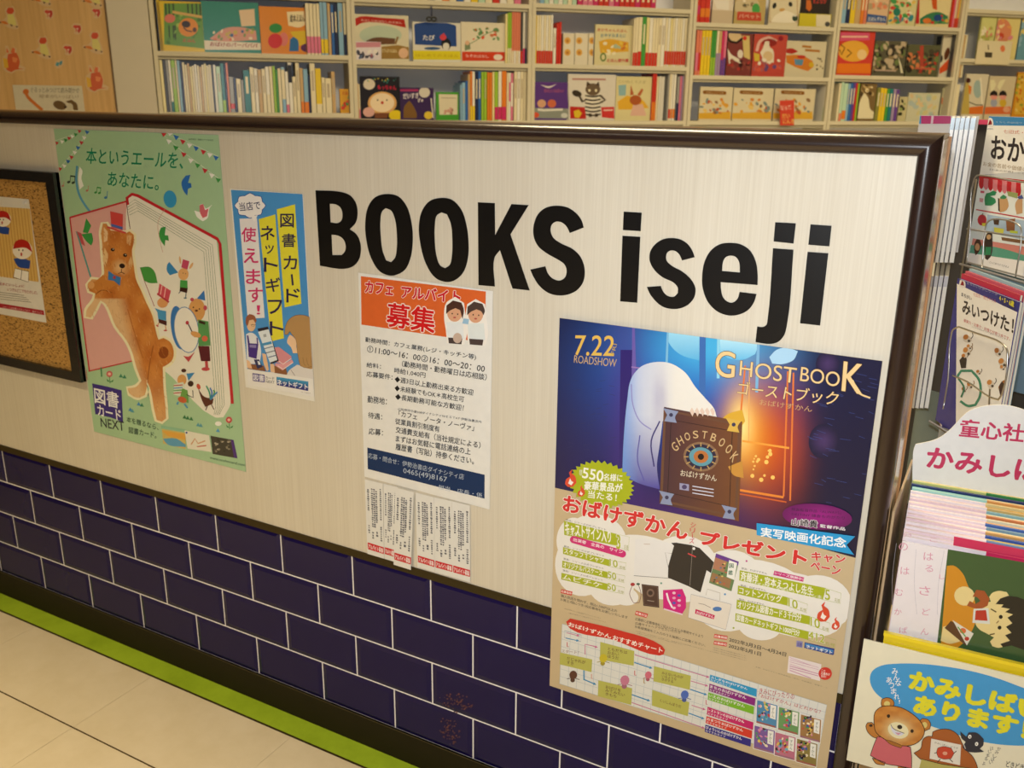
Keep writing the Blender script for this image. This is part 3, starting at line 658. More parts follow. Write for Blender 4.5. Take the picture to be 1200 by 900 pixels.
for t, bl, br, tl, b in [('小田原市中里208ダイナシティＷＥＳＴ4Ｆ伊勢治書店内', (240,2),(660,68),(241,-10), .006), ('「カフェ　ノータ・ノーヴァ」', (245,34),(622,108),(247,4), .012), ('待遇：', (92,42),(162,52),(93,12), .012), ('従業員割引制度有', (228,72),(450,114),(229,42), .012),
    ('交通費支給有（当社規定による）', (230,116),(655,196),(231,84), .012), ('応募：', (95,124),(166,132),(96,92), .012), ('まずはお気軽に電話連絡の上', (230,160),(606,228),(231,128), .012), ('履歴書（写貼）持参ください。', (230,202),(622,276),(231,168), .012)]:
    C.text(t, bl, br, tl, BK, b, 3)
C.poly([(88,190),(677,327),(676,447),(90,298)], '14305c', 1)
for t, bl, br, tl, b in [('応募・問合せ：伊勢治書店ダイナシティ店', (92,243),(572,352),(93,216), .0), ('0465(49)8167', (268,325),(487,372),(269,292), .0), ('担当　店長・係', (445,398),(665,442),(446,376), .0)]:
    C.text(t, bl, br, tl, 'b8c4d4', b, 3)
C.build('printed_text', 'paper', cpo)
# tear-off strips hanging from the notice
for k, (q, lx, yy) in enumerate([([(75,350),(165,372),(172,752),(88,725)], 1, -.0018), ([(168,372),(240,390),(222,765),(174,750)], 1, -.0018), ([(228,392),(320,415),(306,805),(219,778)], 1, -.006),
        ([(330,417),(420,440),(426,817),(339,790)], 1, -.0018), ([(421,440),(511,460),(516,842),(427,817)], 1, -.002), ([(512,460),(601,482),(604,867),(516,842)], 1, -.0022)]):
    O = np.array([0, yy, 0]); P4 = [on_plane(*p, O, WN) for p in Z(K2, q)]
    m = Matrix.Translation((P4[3][0], yy, P4[3][2])); mb = MB(); mb.prism([(p[0]-P4[3][0], p[2]-P4[3][2]) for p in P4], 0, .0003, 'e3e2de')
    so = mb.build('tear_off_strip', 'paper'); so.parent = cpo; so.matrix_parent_inverse = cpo.matrix_world.inverted(); so.matrix_world = m
    C = Canvas(m); C.crop = K2; tlx, tly = q[0]; trx, try_ = q[1]; brx, bry = q[2]; blx, bly = q[3]
    def bil(u, v): return (tlx+(trx-tlx)*u+((blx+(brx-blx)*u)-(tlx+(trx-tlx)*u))*v, tly+(try_-tly)*u+((bly+(bry-bly)*u)-(tly+(try_-tly)*u))*v)
    C.poly([bil(.04,.84), bil(.99,.84), bil(.99,.93), bil(.04,.93)], 'cc1f26', 1)
    C.text('アルバイト募集', bil(.08,.92), bil(.95,.92), bil(.08,.855), 'f0e8e8', .02, 2)
    for u, v0, v1 in ((.16,.12,.42),(.16,.6,.72),(.38,.1,.62),(.5,.1,.62),(.62,.12,.55),(.38,.68,.78),(.62,.66,.74),(.86,.08,.5),(.86,.58,.78)):
        a, b = bil(u-.045, v0), bil(u-.045, v1); n_ = int((v1-v0)*36)
        for i in range(n_):
            f0 = v0+(v1-v0)*i/n_; f1 = f0+(v1-v0)/n_*(.45+.35*random.random()); wdt = .03+.03*random.random()
            C.poly([bil(u-wdt,f0), bil(u+wdt,f0), bil(u+wdt,f1), bil(u-wdt,f1)], '62626a', 2)
    C.build('printed_text', 'paper', so)
bpy.context.view_layer.update()

# ================================================================== GHOST FILM POSTER
mpo, C = sheet('poster', 1.688, 2.2065, ZF-.1545, ZF+.577, -.0058, 'large film campaign poster with glowing night window and tan lower half', 'poster', 'c9b490', 'gloss')
M1, M2, M3, M4, M5, M6 = (640,360,3.0), (640,560,5.625), (820,580,5), (640,700,5.625), (800,740,5.625), (740,620,7.5)
C.crop = (0, 0, 1)
def g2(x, y, cx, cy, rx, ry=None): ry = ry or rx; return math.exp(-((x-cx)/rx)**2-((y-cy)/ry)**2)
def scene_col(x, y):
    c = hexc('120f2c'); c = mixc(c, hexc('1a1560'), .7*g2(x,y,770,560,110,150)+.35*g2(x,y,690,560,60,90))
    c = mixc(c, hexc('1f5fc8'), .9*g2(x,y,800,430,110,80)); c = mixc(c, hexc('49b8e8'), .85*g2(x,y,835,405,75,40))
    c = mixc(c, hexc('4a2a86'), .6*g2(x,y,735,480,22,140)); c = mixc(c, hexc('5a2880'), .55*g2(x,y,800,620,90,40))
    c = mixc(c, hexc('d05018'), .95*g2(x,y,902,520,36,62)); c = mixc(c, hexc('ffb030'), .9*g2(x,y,872,505,24,50)); c = mixc(c, hexc('fff0a0'), .8*g2(x,y,868,498,12,26))
    c = mixc(c, hexc('12143c'), .75*max(0, min(1, (x-940)/30))); return c
C.grad([(655,366),(1042,418),(1008,655),(883,620.5),(733,590),(648,571)], scene_col, 5, 1)
C.crop = M1
C.grad(smooth([(425,82),(545,98),(548,190),(470,165),(432,125)]), lambda x, y: mixc(hexc('9fd8f0'), hexc('58b0e0'), (y-80)/110), 18, 2)      # moon behind the panes
C.grad(smooth([(612,106),(748,125),(735,165),(690,185),(640,178),(612,160)]), lambda x, y: mixc(hexc('b8e4f4'), hexc('60b8e4'), (y-100)/90), 18, 2)
C.poly([(785,175),(810,150),(850,142),(885,155),(870,185),(830,200),(795,198)], 'a8d0ec', 2, True)
for q, c in (([(303,68),(312,69),(320,330),(300,320)], '6a5aa8'), ([(425,82),(432,83),(428,200),(420,195)], '7ab8dc'), ([(540,95),(562,98),(560,330),(538,330)], '3a6ab0'), ([(602,104),(612,105),(610,250),(600,250)], '8fd0e8'), ([(742,122),(752,124),(745,300),(735,298)], '7ab0d8'), ([(262,150),(303,150),(290,690),(255,680)], '2c2070')):
    C.poly(q, c, 3)
C.line([(300,210),(410,225)], 5, '9a7ab8', 3)
# glowing lower window frame
for a, b in (((700,205),(660,640)), ((850,225),(835,665)), ((870,230),(858,680))): C.line([a, b], 6, 'e07838', 4)
C.line([(690,470),(855,495)], 7, 'f0a040', 4); C.line([(665,640),(835,668)], 8, 'e88838', 4); C.line([(675,655),(845,685)], 5, 'd06030', 4); C.line([(715,215),(712,470)], 3, 'e8a860', 4)
for k in range(16): C.e(720+random.random()*90, 500+random.random()*110, 3+random.random()*5, None, 'ffc868', 0, 5, 8)
# plain draped figure (generic), pale cloth lit blue from the window
def cloth(x, y): 
    c = mixc(hexc('b9c6e6'), hexc('e8e4dc'), (x-290)/170); c = mixc(c, hexc('4a46a0'), max(0, (y-380)/260)); c = mixc(c, hexc('6a9ae0'), max(0, (330-x)/60)*.8); return mixc(c, hexc('8a84b8'), .5*g2(x,y,400,330,20,90))
C.grad(smooth([(268,590),(272,480),(285,330),(300,250),(335,208),(390,192),(440,198),(490,230),(525,280),(560,320),(590,355),(600,385),(560,400),(480,390),(410,400),(400,480),(390,560),(400,640),(330,620)]), cloth, 22, 6)
C.line([(300,270),(305,340),(330,400),(370,430)], 4, '8f8cc8', 7, sm=True); C.line([(400,400),(370,470),(380,560)], 5, '3a3678', 7, sm=True); C.line([(330,450),(322,540),(345,610)], 4, '5a58a8', 7, sm=True)
# old brown book with a round clasp emblem
C.grad([(415,350),(690,402),(678,752),(398,690)], lambda x, y: mixc(hexc('5a3a30'), mixc(hexc('3a2440'), hexc('8a5428'), (x-420)/270), .55), 24, 8)
C.outline([(418,362),(680,412),(668,735),(405,680)], 12, '6a4838', 9); C.outline([(440,395),(655,435),(645,700),(428,650)], 3, '2a1a20', 10)
for cx, cy in ((440,378),(660,412),(425,668),(645,718)): C.poly([(cx-28,cy-24),(cx+26,cy-12),(cx+14,cy+8),(cx+20,cy+28),(cx-24,cy+22),(cx-14,cy)], '8a94b4' if cy > 500 or cx < 500 else 'd8b050', 11, True); C.e(cx, cy, 7, None, '3a3858', 0, 12, 10)
C.e(545,525,62,52,'8a6a50',8,10,24); C.e(545,525,54,44,'2a2440',8,11,24); C.e(545,525,42,33,'5f98a8',8,12,24); C.e(545,525,26,22,'b8703c',8,13,20); C.e(545,525,11,None,'120c18',0,14)
for k in range(12): a = k*math.pi/6; C.line([(545+44*math.cos(a), 525+36*math.sin(a)), (545+60*math.cos(a), 525+50*math.sin(a))], 4, 'b89860', 13)
gt = 'GHOSTBOOK'
for k, ch in enumerate(gt):
    a = math.radians(-62+k*15.5); cx, cy = 558+118*math.sin(a), 560-112*math.cos(a)+20*(math.sin(a)); s_ = 13
    dx, dy = math.cos(a*.8+.14), math.sin(a*.8+.14)
    C.text(ch, (cx-s_*.7*dx+s_*dy*-1, cy-s_*.7*dy+s_), (cx+s_*.7*dx-s_*dy, cy+s_*.7*dy+s_), (cx-s_*.7*dx+s_*dy, cy-s_*.7*dy-s_), 'd0b080', .01, 15)
C.text('おばけずかん', (473,592), (600,612), (474,570), 'dcd0b8', .01, 15)
C.poly([(470,617),(503,622),(503,645),(470,640)], '9a98b8', 15); C.e(487,631,9,8,'4a4068',0,16)
for k in range(3): C.line([(515,628+k*12),(590,640+k*12)], 3.5, 'cfd0e0', 15)
for k in range(5): C.poly([(505+k*18,365-k*1),(513+k*18,352),(522+k*18,368),(515+k*18,384)], 'e0c8b8', 9, True)      # cloth folds over the book edge
C.poly([(610,400),(640,375),(690,360),(700,400),(665,450),(640,430)], 'd8a838', 7, True); C.poly([(640,560),(690,540),(695,600),(660,590)], 'c89040', 9, True)
for k in range(46): 
    x = 905+random.random()*255; y = 220+random.random()*480; C.line([(x, y), (x+15+random.random()*25, y+3+random.random()*8)], 1.3, '3a4a8a', 3)
for k in range(26): x = 60+random.random()*170; y = 250+random.random()*300; C.line([(x, y), (x+20, y-6+random.random()*12)], 1.3, '2c3060', 3)
for cx, cy, rx, ry in ((975,470,52,62),(990,200,42,46)): C.grad(ell(cx,cy,rx,ry,24,10), lambda x, y, cx=cx, cy=cy, rx=rx: mixc(hexc('4a3468'), hexc('17163a'), math.hypot(x-cx, y-cy)/rx), 16, 2)
gold, gold2 = 'e0b858', 'c9a878'
C.text('7.22', (100,168), (238,172), (104,98), gold, .01, 8); C.text('FRI', (240,168), (250,130), (228,165), 'c0a050', 0, 8); C.text('ROADSHOW', (98,195), (247,210), (100,168), gold2, .004, 8)
for t, bl, br, tl, b in (('G', (595,240),(662,250),(600,150),.012), ('HOST', (680,240),(878,268),(684,186),.004), ('BOO', (893,258),(1030,280),(898,208),.004), ('K', (1040,292),(1110,305),(1048,190),.012)):
    C.text(t, bl, br, tl, 'e8c890', b, 19, '4a2c18', .02)
C.line([(1078,255),(1100,300),(1140,318)], 6, 'e8c890', 21, sm=True)
C.text('ゴーストブック', (672,305), (1022,345), (680,258), 'e8c890', .006, 19, '4a2c18', .02); C.text('おばけずかん', (750,342), (935,368), (752,322), 'c8a070', .0, 19)
# tan lower half
C.poly([(50,655),(120,640),(285,672),(300,740),(50,700)], 'c9b490', 2) if False else None
star = [(196+(108+(8 if k % 2 else -4))*math.cos(2*math.pi*k/64), 622+(78+(7 if k % 2 else -4))*math.sin(2*math.pi*k/64)+(.12*(108*math.cos(2*math.pi*k/64)))) for k in range(64)]
C.poly(star, 'a9b41e', 20)
C.text('550', (128,598), (200,612), (132,562), 'f4f4ea', .03, 22); C.text('総勢', (118,590), (128,592), (119,568), 'f4f4ea', .0, 22); C.text('名様に', (203,608), (268,612), (205,583), 'f4f4ea', .02, 22)
C.text('豪華景品が', (135,640), (268,650), (137,610), 'f4f4ea', .03, 22); C.text('当たる！', (148,668), (248,682), (150,642), 'f4f4ea', .02, 22)
def flame(cx, cy, s, l=21):
    C.poly([(cx-s,cy+s*.4),(cx-s*.8,cy-s*.4),(cx-s*.1,cy-s*.9),(cx-s*.3,cy-s*1.6),(cx+s*.3,cy-s*2.2),(cx+s*.1,cy-s*1.5),(cx+s*.8,cy-s*.9),(cx+s*1.0,cy+s*.2),(cx+s*.4,cy+s*.9),(cx-s*.5,cy+s*.9)], 'd84a30', l, True)
    C.poly([(cx-s*.45,cy+s*.3),(cx-s*.1,cy-s*.6),(cx+s*.15,cy-s*.1),(cx+s*.5,cy+s*.1),(cx+s*.1,cy+s*.65)], 'f6ece6', l+1, True)
flame(88,612,20); flame(125,652,13)
C.crop = M2
for cx, cy, rx, ry in ((170,400,100,140),(250,560,190,220),(330,400,200,160),(430,720,150,120),(550,560,170,170),(640,500,260,120),(760,620,240,180),(900,600,240,220),(520,780,90,60)): C.e(cx, cy, rx, ry, 'e9e6e0', 10, 3, 28)
C.crop = M3
for cx, cy, rx, ry in ((170,560,230,240),(330,560,330,180),(520,600,330,150),(700,620,190,150),(560,700,280,130),(350,760,130,90),(780,660,110,110)): C.e(cx, cy, rx, ry, 'e9e6e0', 10, 3, 28)
C.crop = M2
C.text('おばけずかん', (112,215), (925,410), (122,108), 'd42c30', .045, 20, 'f6eee6', .04)
C.chars('シリーズ', [(972,308),(967,345),(965,380),(962,412)], 34, 'c8404a', .01, None, 20)
def bar(q, t, n_, u='名様', crop=M2, sub=None, box=None):
    C.crop = crop; tl, tr, br, bl = q; C.poly(q, 'a9b424', 5)
    C.text(t, (bl[0]+8, bl[1]-4), (br[0]-(br[0]-bl[0])*.12, br[1]-8-(br[1]-bl[1])*.12), (tl[0]+8, tl[1]+6), 'f4f2e6', .02, 7)
    (x0, y0), (x1, y1) = box; h = (bl[1]-tl[1])
    C.outline([(tr[0]-4, tr[1]), (x1, y1), (x1-4, y1+h), (br[0]-4, br[1])], 2, 'a9b44c', 5)
    C.text(n_, (x0, y0+h), (x0+(x1-x0)*(.3 if len(n_)==1 else .48 if len(n_)==2 else .58), y0+h+(y1-y0)*(.3 if len(n_)==1 else .48)), (x0, y0), 'a9b424', .02, 8, 'f4f2e6', .03); C.text(u, (x0+(x1-x0)*.6, y0+h+(y1-y0)*.6), (x1-6, y0+h+(y1-y0)*.9), (x0+(x1-x0)*.6, y0+h*.6+(y1-y0)*.6), 'a9a850', 0, 8)
bar([(118,282),(478,372),(470,448),(120,375)], 'キャストサイン入り', '3', box=((465,372),(548,388)))
C.text('ポスター', (132,372), (232,392), (133,342), 'f0f0e4', .01, 9)
C.line([(180,405),(505,500)], 48, 'd02a78', 9); C.e(182,406,24,24,'d02a78',0,9); C.e(504,500,24,24,'d02a78',0,9); C.text('城桧吏　釘本南之介　柴崎楓雅'.replace('城桧吏','出演者').replace('釘本南之介','全員の').replace('柴崎楓雅','サイン'), (180,415), (505,500), (182,392), 'f8e6ee', .02, 11)
bar([(112,455),(420,540),(418,582),(112,500)], 'スタッフＴシャツ', '10', box=((420,532),(528,560)))
bar([(108,545),(408,620),(406,662),(106,590)], 'オリジナルパスケース', '50', box=((408,612),(520,645)))
bar([(102,625),(408,698),(404,742),(100,668)], 'ムビチケ', '50', box=((406,690),(518,722)))
for (x, y) in ((130,278),(118,452),(115,535),(110,612)): C.text('賞品：シリーズ公式プレゼント', (x, y+2), (x+265, y+68), (x, y-10), '4a4a40', 0, 5)
C.crop = M3
C.text('プレゼント', (5,282), (620,412), (12,205), 'd42c30', .075, 20, 'f6eee6', .04)
C.text('キャン', (655,380), (850,402), (660,330), 'cf3438', .05, 20, 'f6eee6', .04); C.text('ペーン', (650,432), (822,468), (655,385), 'cf3438', .05, 20, 'f6eee6', .04)
C.poly([(335,162),(912,240),(862,290),(905,348),(335,232)], '1f9ad8', 22); C.text('実写映画化記念', (360,240), (856,308), (362,185), 'f4f8fa', .03, 24)
C.grad(ell(690,125,205,75,28,5), lambda x, y: mixc(hexc('a01888'), hexc('6a1060'), math.hypot((x-690)/205, (y-125)/75)), 40, 20)
C.text('映画監督作品『ALWAYS』', (540,90), (830,112), (541,72), '3a1040', 0, 22); C.text('DESTINY 鎌倉ものがたり', (540,118), (850,142), (541,100), '3a1040', 0, 22)
C.text('監督作品', (705,186), (852,206), (708,168), 'f4f0f4', .02, 23, '3a1048', .03); C.text('山崎貴', (540,175), (690,190), (542,134), '201020', .03, 23, 'f4f0f4', .05)
bar([(235,440),(740,545),(722,612),(232,500)], '斉藤洋・宮本えつよし先生', '5', crop=M3, box=((735,550),(828,575)))
C.text('『おばけずかん』全巻セット サイン本', (240,512), (715,610), (241,490), 'f0f0e0', 0, 9)
bar([(225,530),(520,600),(515,648),(222,580)], 'コットンバッグ', '10', crop=M3, box=((520,600),(632,640)))
bar([(218,612),(648,710),(645,760),(215,665)], 'オリジナル図書カード３千円分', '10', crop=M3, box=((650,712),(762,750)))
bar([(210,692),(640,800),(636,848),(208,738)], '図書カードネットギフト1000円分', '412', crop=M3, box=((638,795),(800,850)))
C.line([(435,455),(610,495)], 26, 'c82a7a', 9); C.text('シリーズ展開中！', (438,462), (606,502), (440,446), 'f8e8f0', .02, 11)
for (x, y) in ((245,430),(240,530),(230,612)): C.text('賞品：おばけずかん', (x, y+4), (x+150, y+36), (x, y-8), '4a4a40', 0, 5)
flame(725,705,38,12); flame(797,765,24,12)
C.poly([(568,852),(605,858),(602,895),(565,888)], '8f8cb8', 6); C.poly([(615,862),(790,900),(786,935),(612,895)], '2a2a80', 6)
# prizes
C.crop = M6
C.poly([(35,90),(140,85),(375,130),(350,200),(340,430),(20,410)], 'e6e4e2', 5, True) ; C.line([(22,408),(340,432)], 4, '6a6460', 6); C.line([(110,130),(165,132)], 3, 'b08a60', 7)
C.line([(360,215),(298,205),(325,340)], 3, '8a8480', 7)
C.poly([(350,120),(395,118),(530,140),(600,165),(725,290),(700,385),(662,360),(608,555),(500,500),(322,425),(325,320),(375,145)], '2e2a2a', 8); C.line([(538,150),(515,495)], 3, 'a09890', 10); C.line([(497,212),(568,243)], 11, 'cc4048', 11); C.e(550,170,12,None,'e6e4e2',0,10)
C.poly([(745,212),(945,285),(880,545),(683,470)], '6a8458', 9); C.poly([(745,212),(945,285),(938,318),(738,245)], '6a3a90', 10); C.poly([(738,245),(840,285),(815,380),(715,345)], 'b07a60', 11); C.poly([(860,270),(930,296),(905,445),(838,418)], 'f0eee6', 12); C.poly([(712,380),(880,440),(862,520),(692,455)], '9a7450', 11)
C.chars('図鑑', [(880,320),(872,380)], 38, '3a6a50', .02, None, 13)
for k in range(16): C.e(710+random.random()*130, 300+random.random()*180, 10, 7, random.choice(['c05a48','d8c070','5a7a9a','3a4a30']), 0, 12, 8)
C.line([(10,490),(-15,570),(20,650),(70,645),(85,570),(60,480)], 5, '7a4a48', 6, sm=True); C.e(12,485,20,15,'a83038',0,7); C.e(60,482,16,10,'3a5a4a',0,7)
C.poly([(90,482),(238,500),(245,690),(105,672)], '4a332e', 6); C.e(168,560,34,36,'7a6258',0,7); C.e(168,560,20,20,'3a2a28',0,8); C.line([(140,625),(200,635)], 6, 'a09088', 7); C.outline([(100,495),(228,510),(235,680),(114,662)], 4, '7a625a', 7)
C.poly([(278,535),(448,525),(480,600),(480,690),(440,755),(280,700)], 'd0187e', 6); C.line([(310,560),(325,620),(360,690)], 16, 'f4e8f0', 7)
for k in range(7): C.e(375+(k % 2)*45, 560+k*22, 16, 12, ['f0c8d8', '4a58b8', 'e8a0c0'][k % 3], 0, 7, 8)
C.line([(285,700),(450,750)], 12, 'e8d0dc', 7)
C.poly([(525,570),(880,660),(830,882),(500,775)], 'e6ddd0', 10); C.outline([(525,570),(880,660),(830,882),(500,775)], 3, '8a8490', 11); C.line([(655,580),(668,525),(780,560),(778,625)], 6, 'c8c0b4', 9)
C.poly([(565,700),(735,755),(725,790),(560,740)], 'c81858', 12); C.e(755,700,40,20,'4a7ab8',0,12); C.line([(590,650),(640,660),(700,690)], 4, '8a7468', 12); C.text('おばけずかん', (572,738), (722,782), (575,714), 'f8e8ee', .02, 13)
for x, y, c in ((262,475,'6a9a8a'),(823,572,'4a90c8'),(1012,280,'b83a8a'),(898,868,'a0b040')): C.e(x, y, 9, None, c, 0, 5, 8)
# small print and dates
def pill(crop, a, b, wd, t):
    C.crop = crop; C.line([a, b], wd, 'd03830', 6); C.text(t, (a[0]+3, a[1]+wd*.3), (b[0]-3, b[1]+wd*.3), (a[0]+3, a[1]-wd*.3), 'f6e8e2', .02, 8)
pill(M2, (98,745), (172,762), 26, '応募条件')
C.crop = M2
C.text('購入商品を問わず、税込1,500円以上の', (98,785), (468,888), (98,765), '4a4238', .0, 5); C.text('お買上1回につき1枚応募券をお渡しいたします', (95,808), (538,930), (95,790), '4a4238', .0, 5)
pill(M4, (590,100), (668,122), 28, '応募方法'); C.crop = M4
C.text('応募券に必要事項をご記入いただくか専用サイトより', (588,150), (1035,268), (588,130), '4a4238', .0, 5); C.text('応募サイトへアクセスいただき', (588,178), (885,240), (588,160), '4a4238', 0, 5); C.text('お客様情報をご入力のうえ抽選にご応募ください。', (586,200), (1050,325), (586,182), '4a4238', 0, 5)
for a, b in (((150,100),(395,160)), ((120,70),(360,135))): C.text('※賞品の発送をもって当選の発表とかえさせていただきます', (a[0],a[1]+6), (b[0],b[1]+6), (a[0],a[1]), '857a68', 0, 5)
for a, b in (((590,218),(1110,360)), ((600,232),(900,310))): C.text('※応募はお一人様何回でも可能です。未成年の方は保護者の同意を得てください。', (a[0],a[1]+5), (b[0],b[1]+5), (a[0],a[1]), '857a68', 0, 5)
pill(M5, (208,28), (295,42), 26, '応募期間'); pill(M5, (206,72), (292,86), 26, '応募締切'); C.crop = M5
C.text('2022年3月3日～4月24日', (306,65), (680,165), (310,38), '3a342c', .012, 6); C.text('2022年5月1日', (303,105), (515,162), (306,78), '3a342c', .012, 6)
for k in range(3): C.text('※消印有効。応募に関する個人情報は厳重に管理いたします', (200,108+k*14), (420,165+k*14), (200,102+k*14), '857a68', 0, 5)
C.text('主催：おばけずかん製作委員会　協力：全国書店　図書カード', (480,235), (955,375), (480,228), '857a68', 0, 5)
C.poly([(752,60),(792,66),(790,105),(750,98)], '8f8cb8', 6); C.text('図書', (756,96), (786,101), (757,68), '3a2a86', 0, 8)
C.grad([(808,75),(995,122),(992,155),(806,108)], lambda x, y: mixc(hexc('3a8ac8'), hexc('2a2a80'), (y-80-(x-808)*.24)/30), 20, 6); C.text('ネットギフト', (814,106), (985,148), (816,84), 'f2f2f6', .03, 9)
C.poly([(700,160),(915,215),(905,325),(690,270)], 'e8dcdc', 6)
for k in range(7): C.line([(706,170+k*14),(706+(190 if k % 3 else 140),176+k*14+46)], 2.5 if k < 4 else 5, 'c890b0', 8)
C.e(940,276,44,42,'d03028',0,8,24); C.text('この\n応募券が\n目印！', (912,300), (970,310), (914,248), 'f8ece4', .01, 10)
# chart panel
C.crop = (0, 0, 1)
C.poly([(659,731),(969,826),(956,902),(953,893),(656,801)], 'dfe0dc', 4)
for k in range(32):
    t = k/31; C.line([(659+310*t, 731+95*t), (656+299*t, 801+95*t)], .45, 'b9c2c8', 5)
for k in range(9): t = k/8; C.line([(659-3*t, 731+70*t), (969-12*t, 826+68*t)], .45, 'b9c2c8', 5)
C.crop = M4
rb = [(132,160),(160,138),(470,212),(760,315),(785,345),(775,375),(745,382),(440,278),(160,205)]
C.poly(smooth(rb), 'cc2a22', 9); C.text('おばけずかん', (148,188), (428,272), (150,160), 'f8ece4', .03, 11); C.text('おすすめチャート', (440,282), (766,368), (444,248), 'f8ece4', .03, 11)
PK, CB = 'c86a98', '2a8ac0'
def arrow(a, b, c, wd=5):
    C.line([a, b], wd, c, 7); d = np.array(b, float)-np.array(a, float); d /= np.linalg.norm(d); n_ = np.array([-d[1], d[0]]); p = np.array(b, float); C.poly([tuple(p+d*8), tuple(p-d*12+n_*9), tuple(p-d*12-n_*9)], c, 7)
for a, b, c, w_ in (((585,378),(1070,525),PK,5),((582,428),(695,465),CB,7),((955,550),(1062,582),PK,5),((950,605),(1055,640),CB,7),((565,640),(680,680),CB,7),((565,692),(1040,860),PK,5),((960,710),(1045,738),PK,5),((940,762),(1038,798),CB,7),((250,540),(325,572),CB,7)): arrow(a, b, c, w_)
C.line([(258,375),(258,308),(320,322)], 6, PK, 7); arrow((310,320),(335,328),PK,6); C.line([(250,480),(250,545)], 8, CB, 7)
for q, tt in (([(93,362),(305,408),(300,492),(90,440)], 'だじゃれが\nすき'), ([(358,292),(582,352),(578,450),(356,408)], 'ともだちは\nおおい\nほうだ'), ([(712,452),(955,515),(948,608),(708,552)], 'みえないものが\nいるような\nきがする'), ([(345,545),(568,598),(562,708),(342,650)], 'おばけを\nみてみたい\nきもち'), ([(700,608),(945,690),(935,782),(698,712)], 'くいしんぼうだ')):
    C.poly(q, 'b9b85a', 8); tl, tr, br, bl = [np.array(p, float) for p in q]; L_ = tt.count('\n')+1; hh = .2 if L_ == 1 else .62
    f = lambda u, v: tuple(tl+(tr-tl)*u+((bl+(br-bl)*u)-(tl+(tr-tl)*u))*v)
    C.text(tt, f(.22,.5+hh/2), f(.8,.5+hh/2), f(.22,.5-hh/2), '6a4a34', .01, 10)
C.outline([(122,218),(232,248),(230,290),(120,262)], 3, '8a90b0', 7); arrow((135,232),(215,252),PK,4); arrow((130,268),(212,285),CB,5); C.text('スタート！', (102,362), (215,372), (104,342), '8a5a50', 0, 8)
for x, y, c in ((140,310,'c04a48'),(585,498,'c8404a'),(300,520,'d89a88'),(1055,690,'c86a78'),(645,550,'b89a50')): C.line([(x,y-16),(x,y+14),(x+10,y+14)], 5, c, 8)
# little picture marks (plain shapes)
for cx, cy, s_, c in ((378,400,26,'c8b82a'),(520,545,30,'c87a98'),(915,640,26,'4a6ac0'),(180,510,26,'5a3428'),(675,510,22,'d06a80')):
    C.e(cx, cy, s_, s_*1.1, c, 10, 11, 12); C.e(cx-4, cy+s_*1.3, s_*.6, s_*.6, mixc(hexc(c), hexc('3a3030'), .4), 0, 10, 10); C.line([(cx-s_*1.6,cy+s_),(cx,cy+s_*.7),(cx+s_*1.6,cy+s_*1.2)], 4, mixc(hexc(c), hexc('2a2020'), .5), 9)
C.crop = M5
for q, c, t in (([(182,283),(490,378),(487,430),(178,322)], '1f9ad0', 'ふしぎなおばけずかん'), ([(178,342),(482,440),(476,488),(172,390)], '8a1a80', 'まちのおばけずかん'), ([(170,400),(472,494),(468,545),(166,448)], '7ab82a', 'いえのおばけずかん'), ([(165,495),(468,598),(464,648),(160,546)], 'c8186a', 'レストランのおばけずかん'), ([(158,556),(460,652),(456,705),(152,602)], 'd8382a', 'おまつりおばけずかん'), ([(150,612),(452,710),(448,758),(146,660)], '2a2286', 'びょういんのおばけずかん')):
    C.poly(q, c, 8); tl, tr, br, bl = [np.array(p, float) for p in q]; f = lambda u, v: tuple(tl+(tr-tl)*u+((bl+(br-bl)*u)-(tl+(tr-tl)*u))*v)
    C.text(t, f(.02,.52), f(.8,.52), f(.02,.12), 'f6f2f4', .02, 10); C.text('おすすめタイプ', f(.02,.92), f(.45,.92), f(.02,.62), 'f0ecf0', 0, 10)
C.text('きみにぴったりの', (505,408), (735,448), (508,370), 'b82a38', .004, 8); C.text('「おばけずかん」はどれかな？', (500,430), (908,542), (505,405), 'b82a38', .004, 8)
for k, (x, y) in enumerate(((492,450),(636,495),(780,545),(475,618),(612,662),(755,705))):
    q = [(x,y),(x+134,y+36),(x+126,y+186),(x-6,y+150)]; cc = ['4a8ab8','6a9a60','a0784a','7a5aa0','c0708a','8a7a40'][k]
    C.poly([(x-4,y-4),(x+138,y+34),(x+129,y+191),(x-10,y+153)], 'f0eeea', 7); C.poly(q, cc, 8)
    C.poly([(x+88,y+30),(x+126,y+40),(x+121,y+130),(x+84,y+118)], 'efeee8', 10); C.text('ず\nか\nん', (x+95,y+112), (x+112,y+117), (x+97,y+48), '4a5a50', 0, 11)
    for j in range(26): C.e(x+8+random.random()*74, y+15+random.random()*120, 5+random.random()*9, 4+random.random()*7, random.choice(['c84a48','e0c060','4a9a5a','3a5aa8','d88ab0','3a3030','efe0c0','70b0c8']), random.random()*90, 9, 8)
    C.poly([(x-5,y+138),(x+120,y+172),(x+119,y+183),(x-6,y+148)], random.choice(['9a6a80','4a7a80','a05a50']), 10)
C.text('©おばけずかん製作委員会', (720,875), (830,905), (721,869), '857a68', 0, 8)
C.build('printed_picture', 'gloss', mpo)

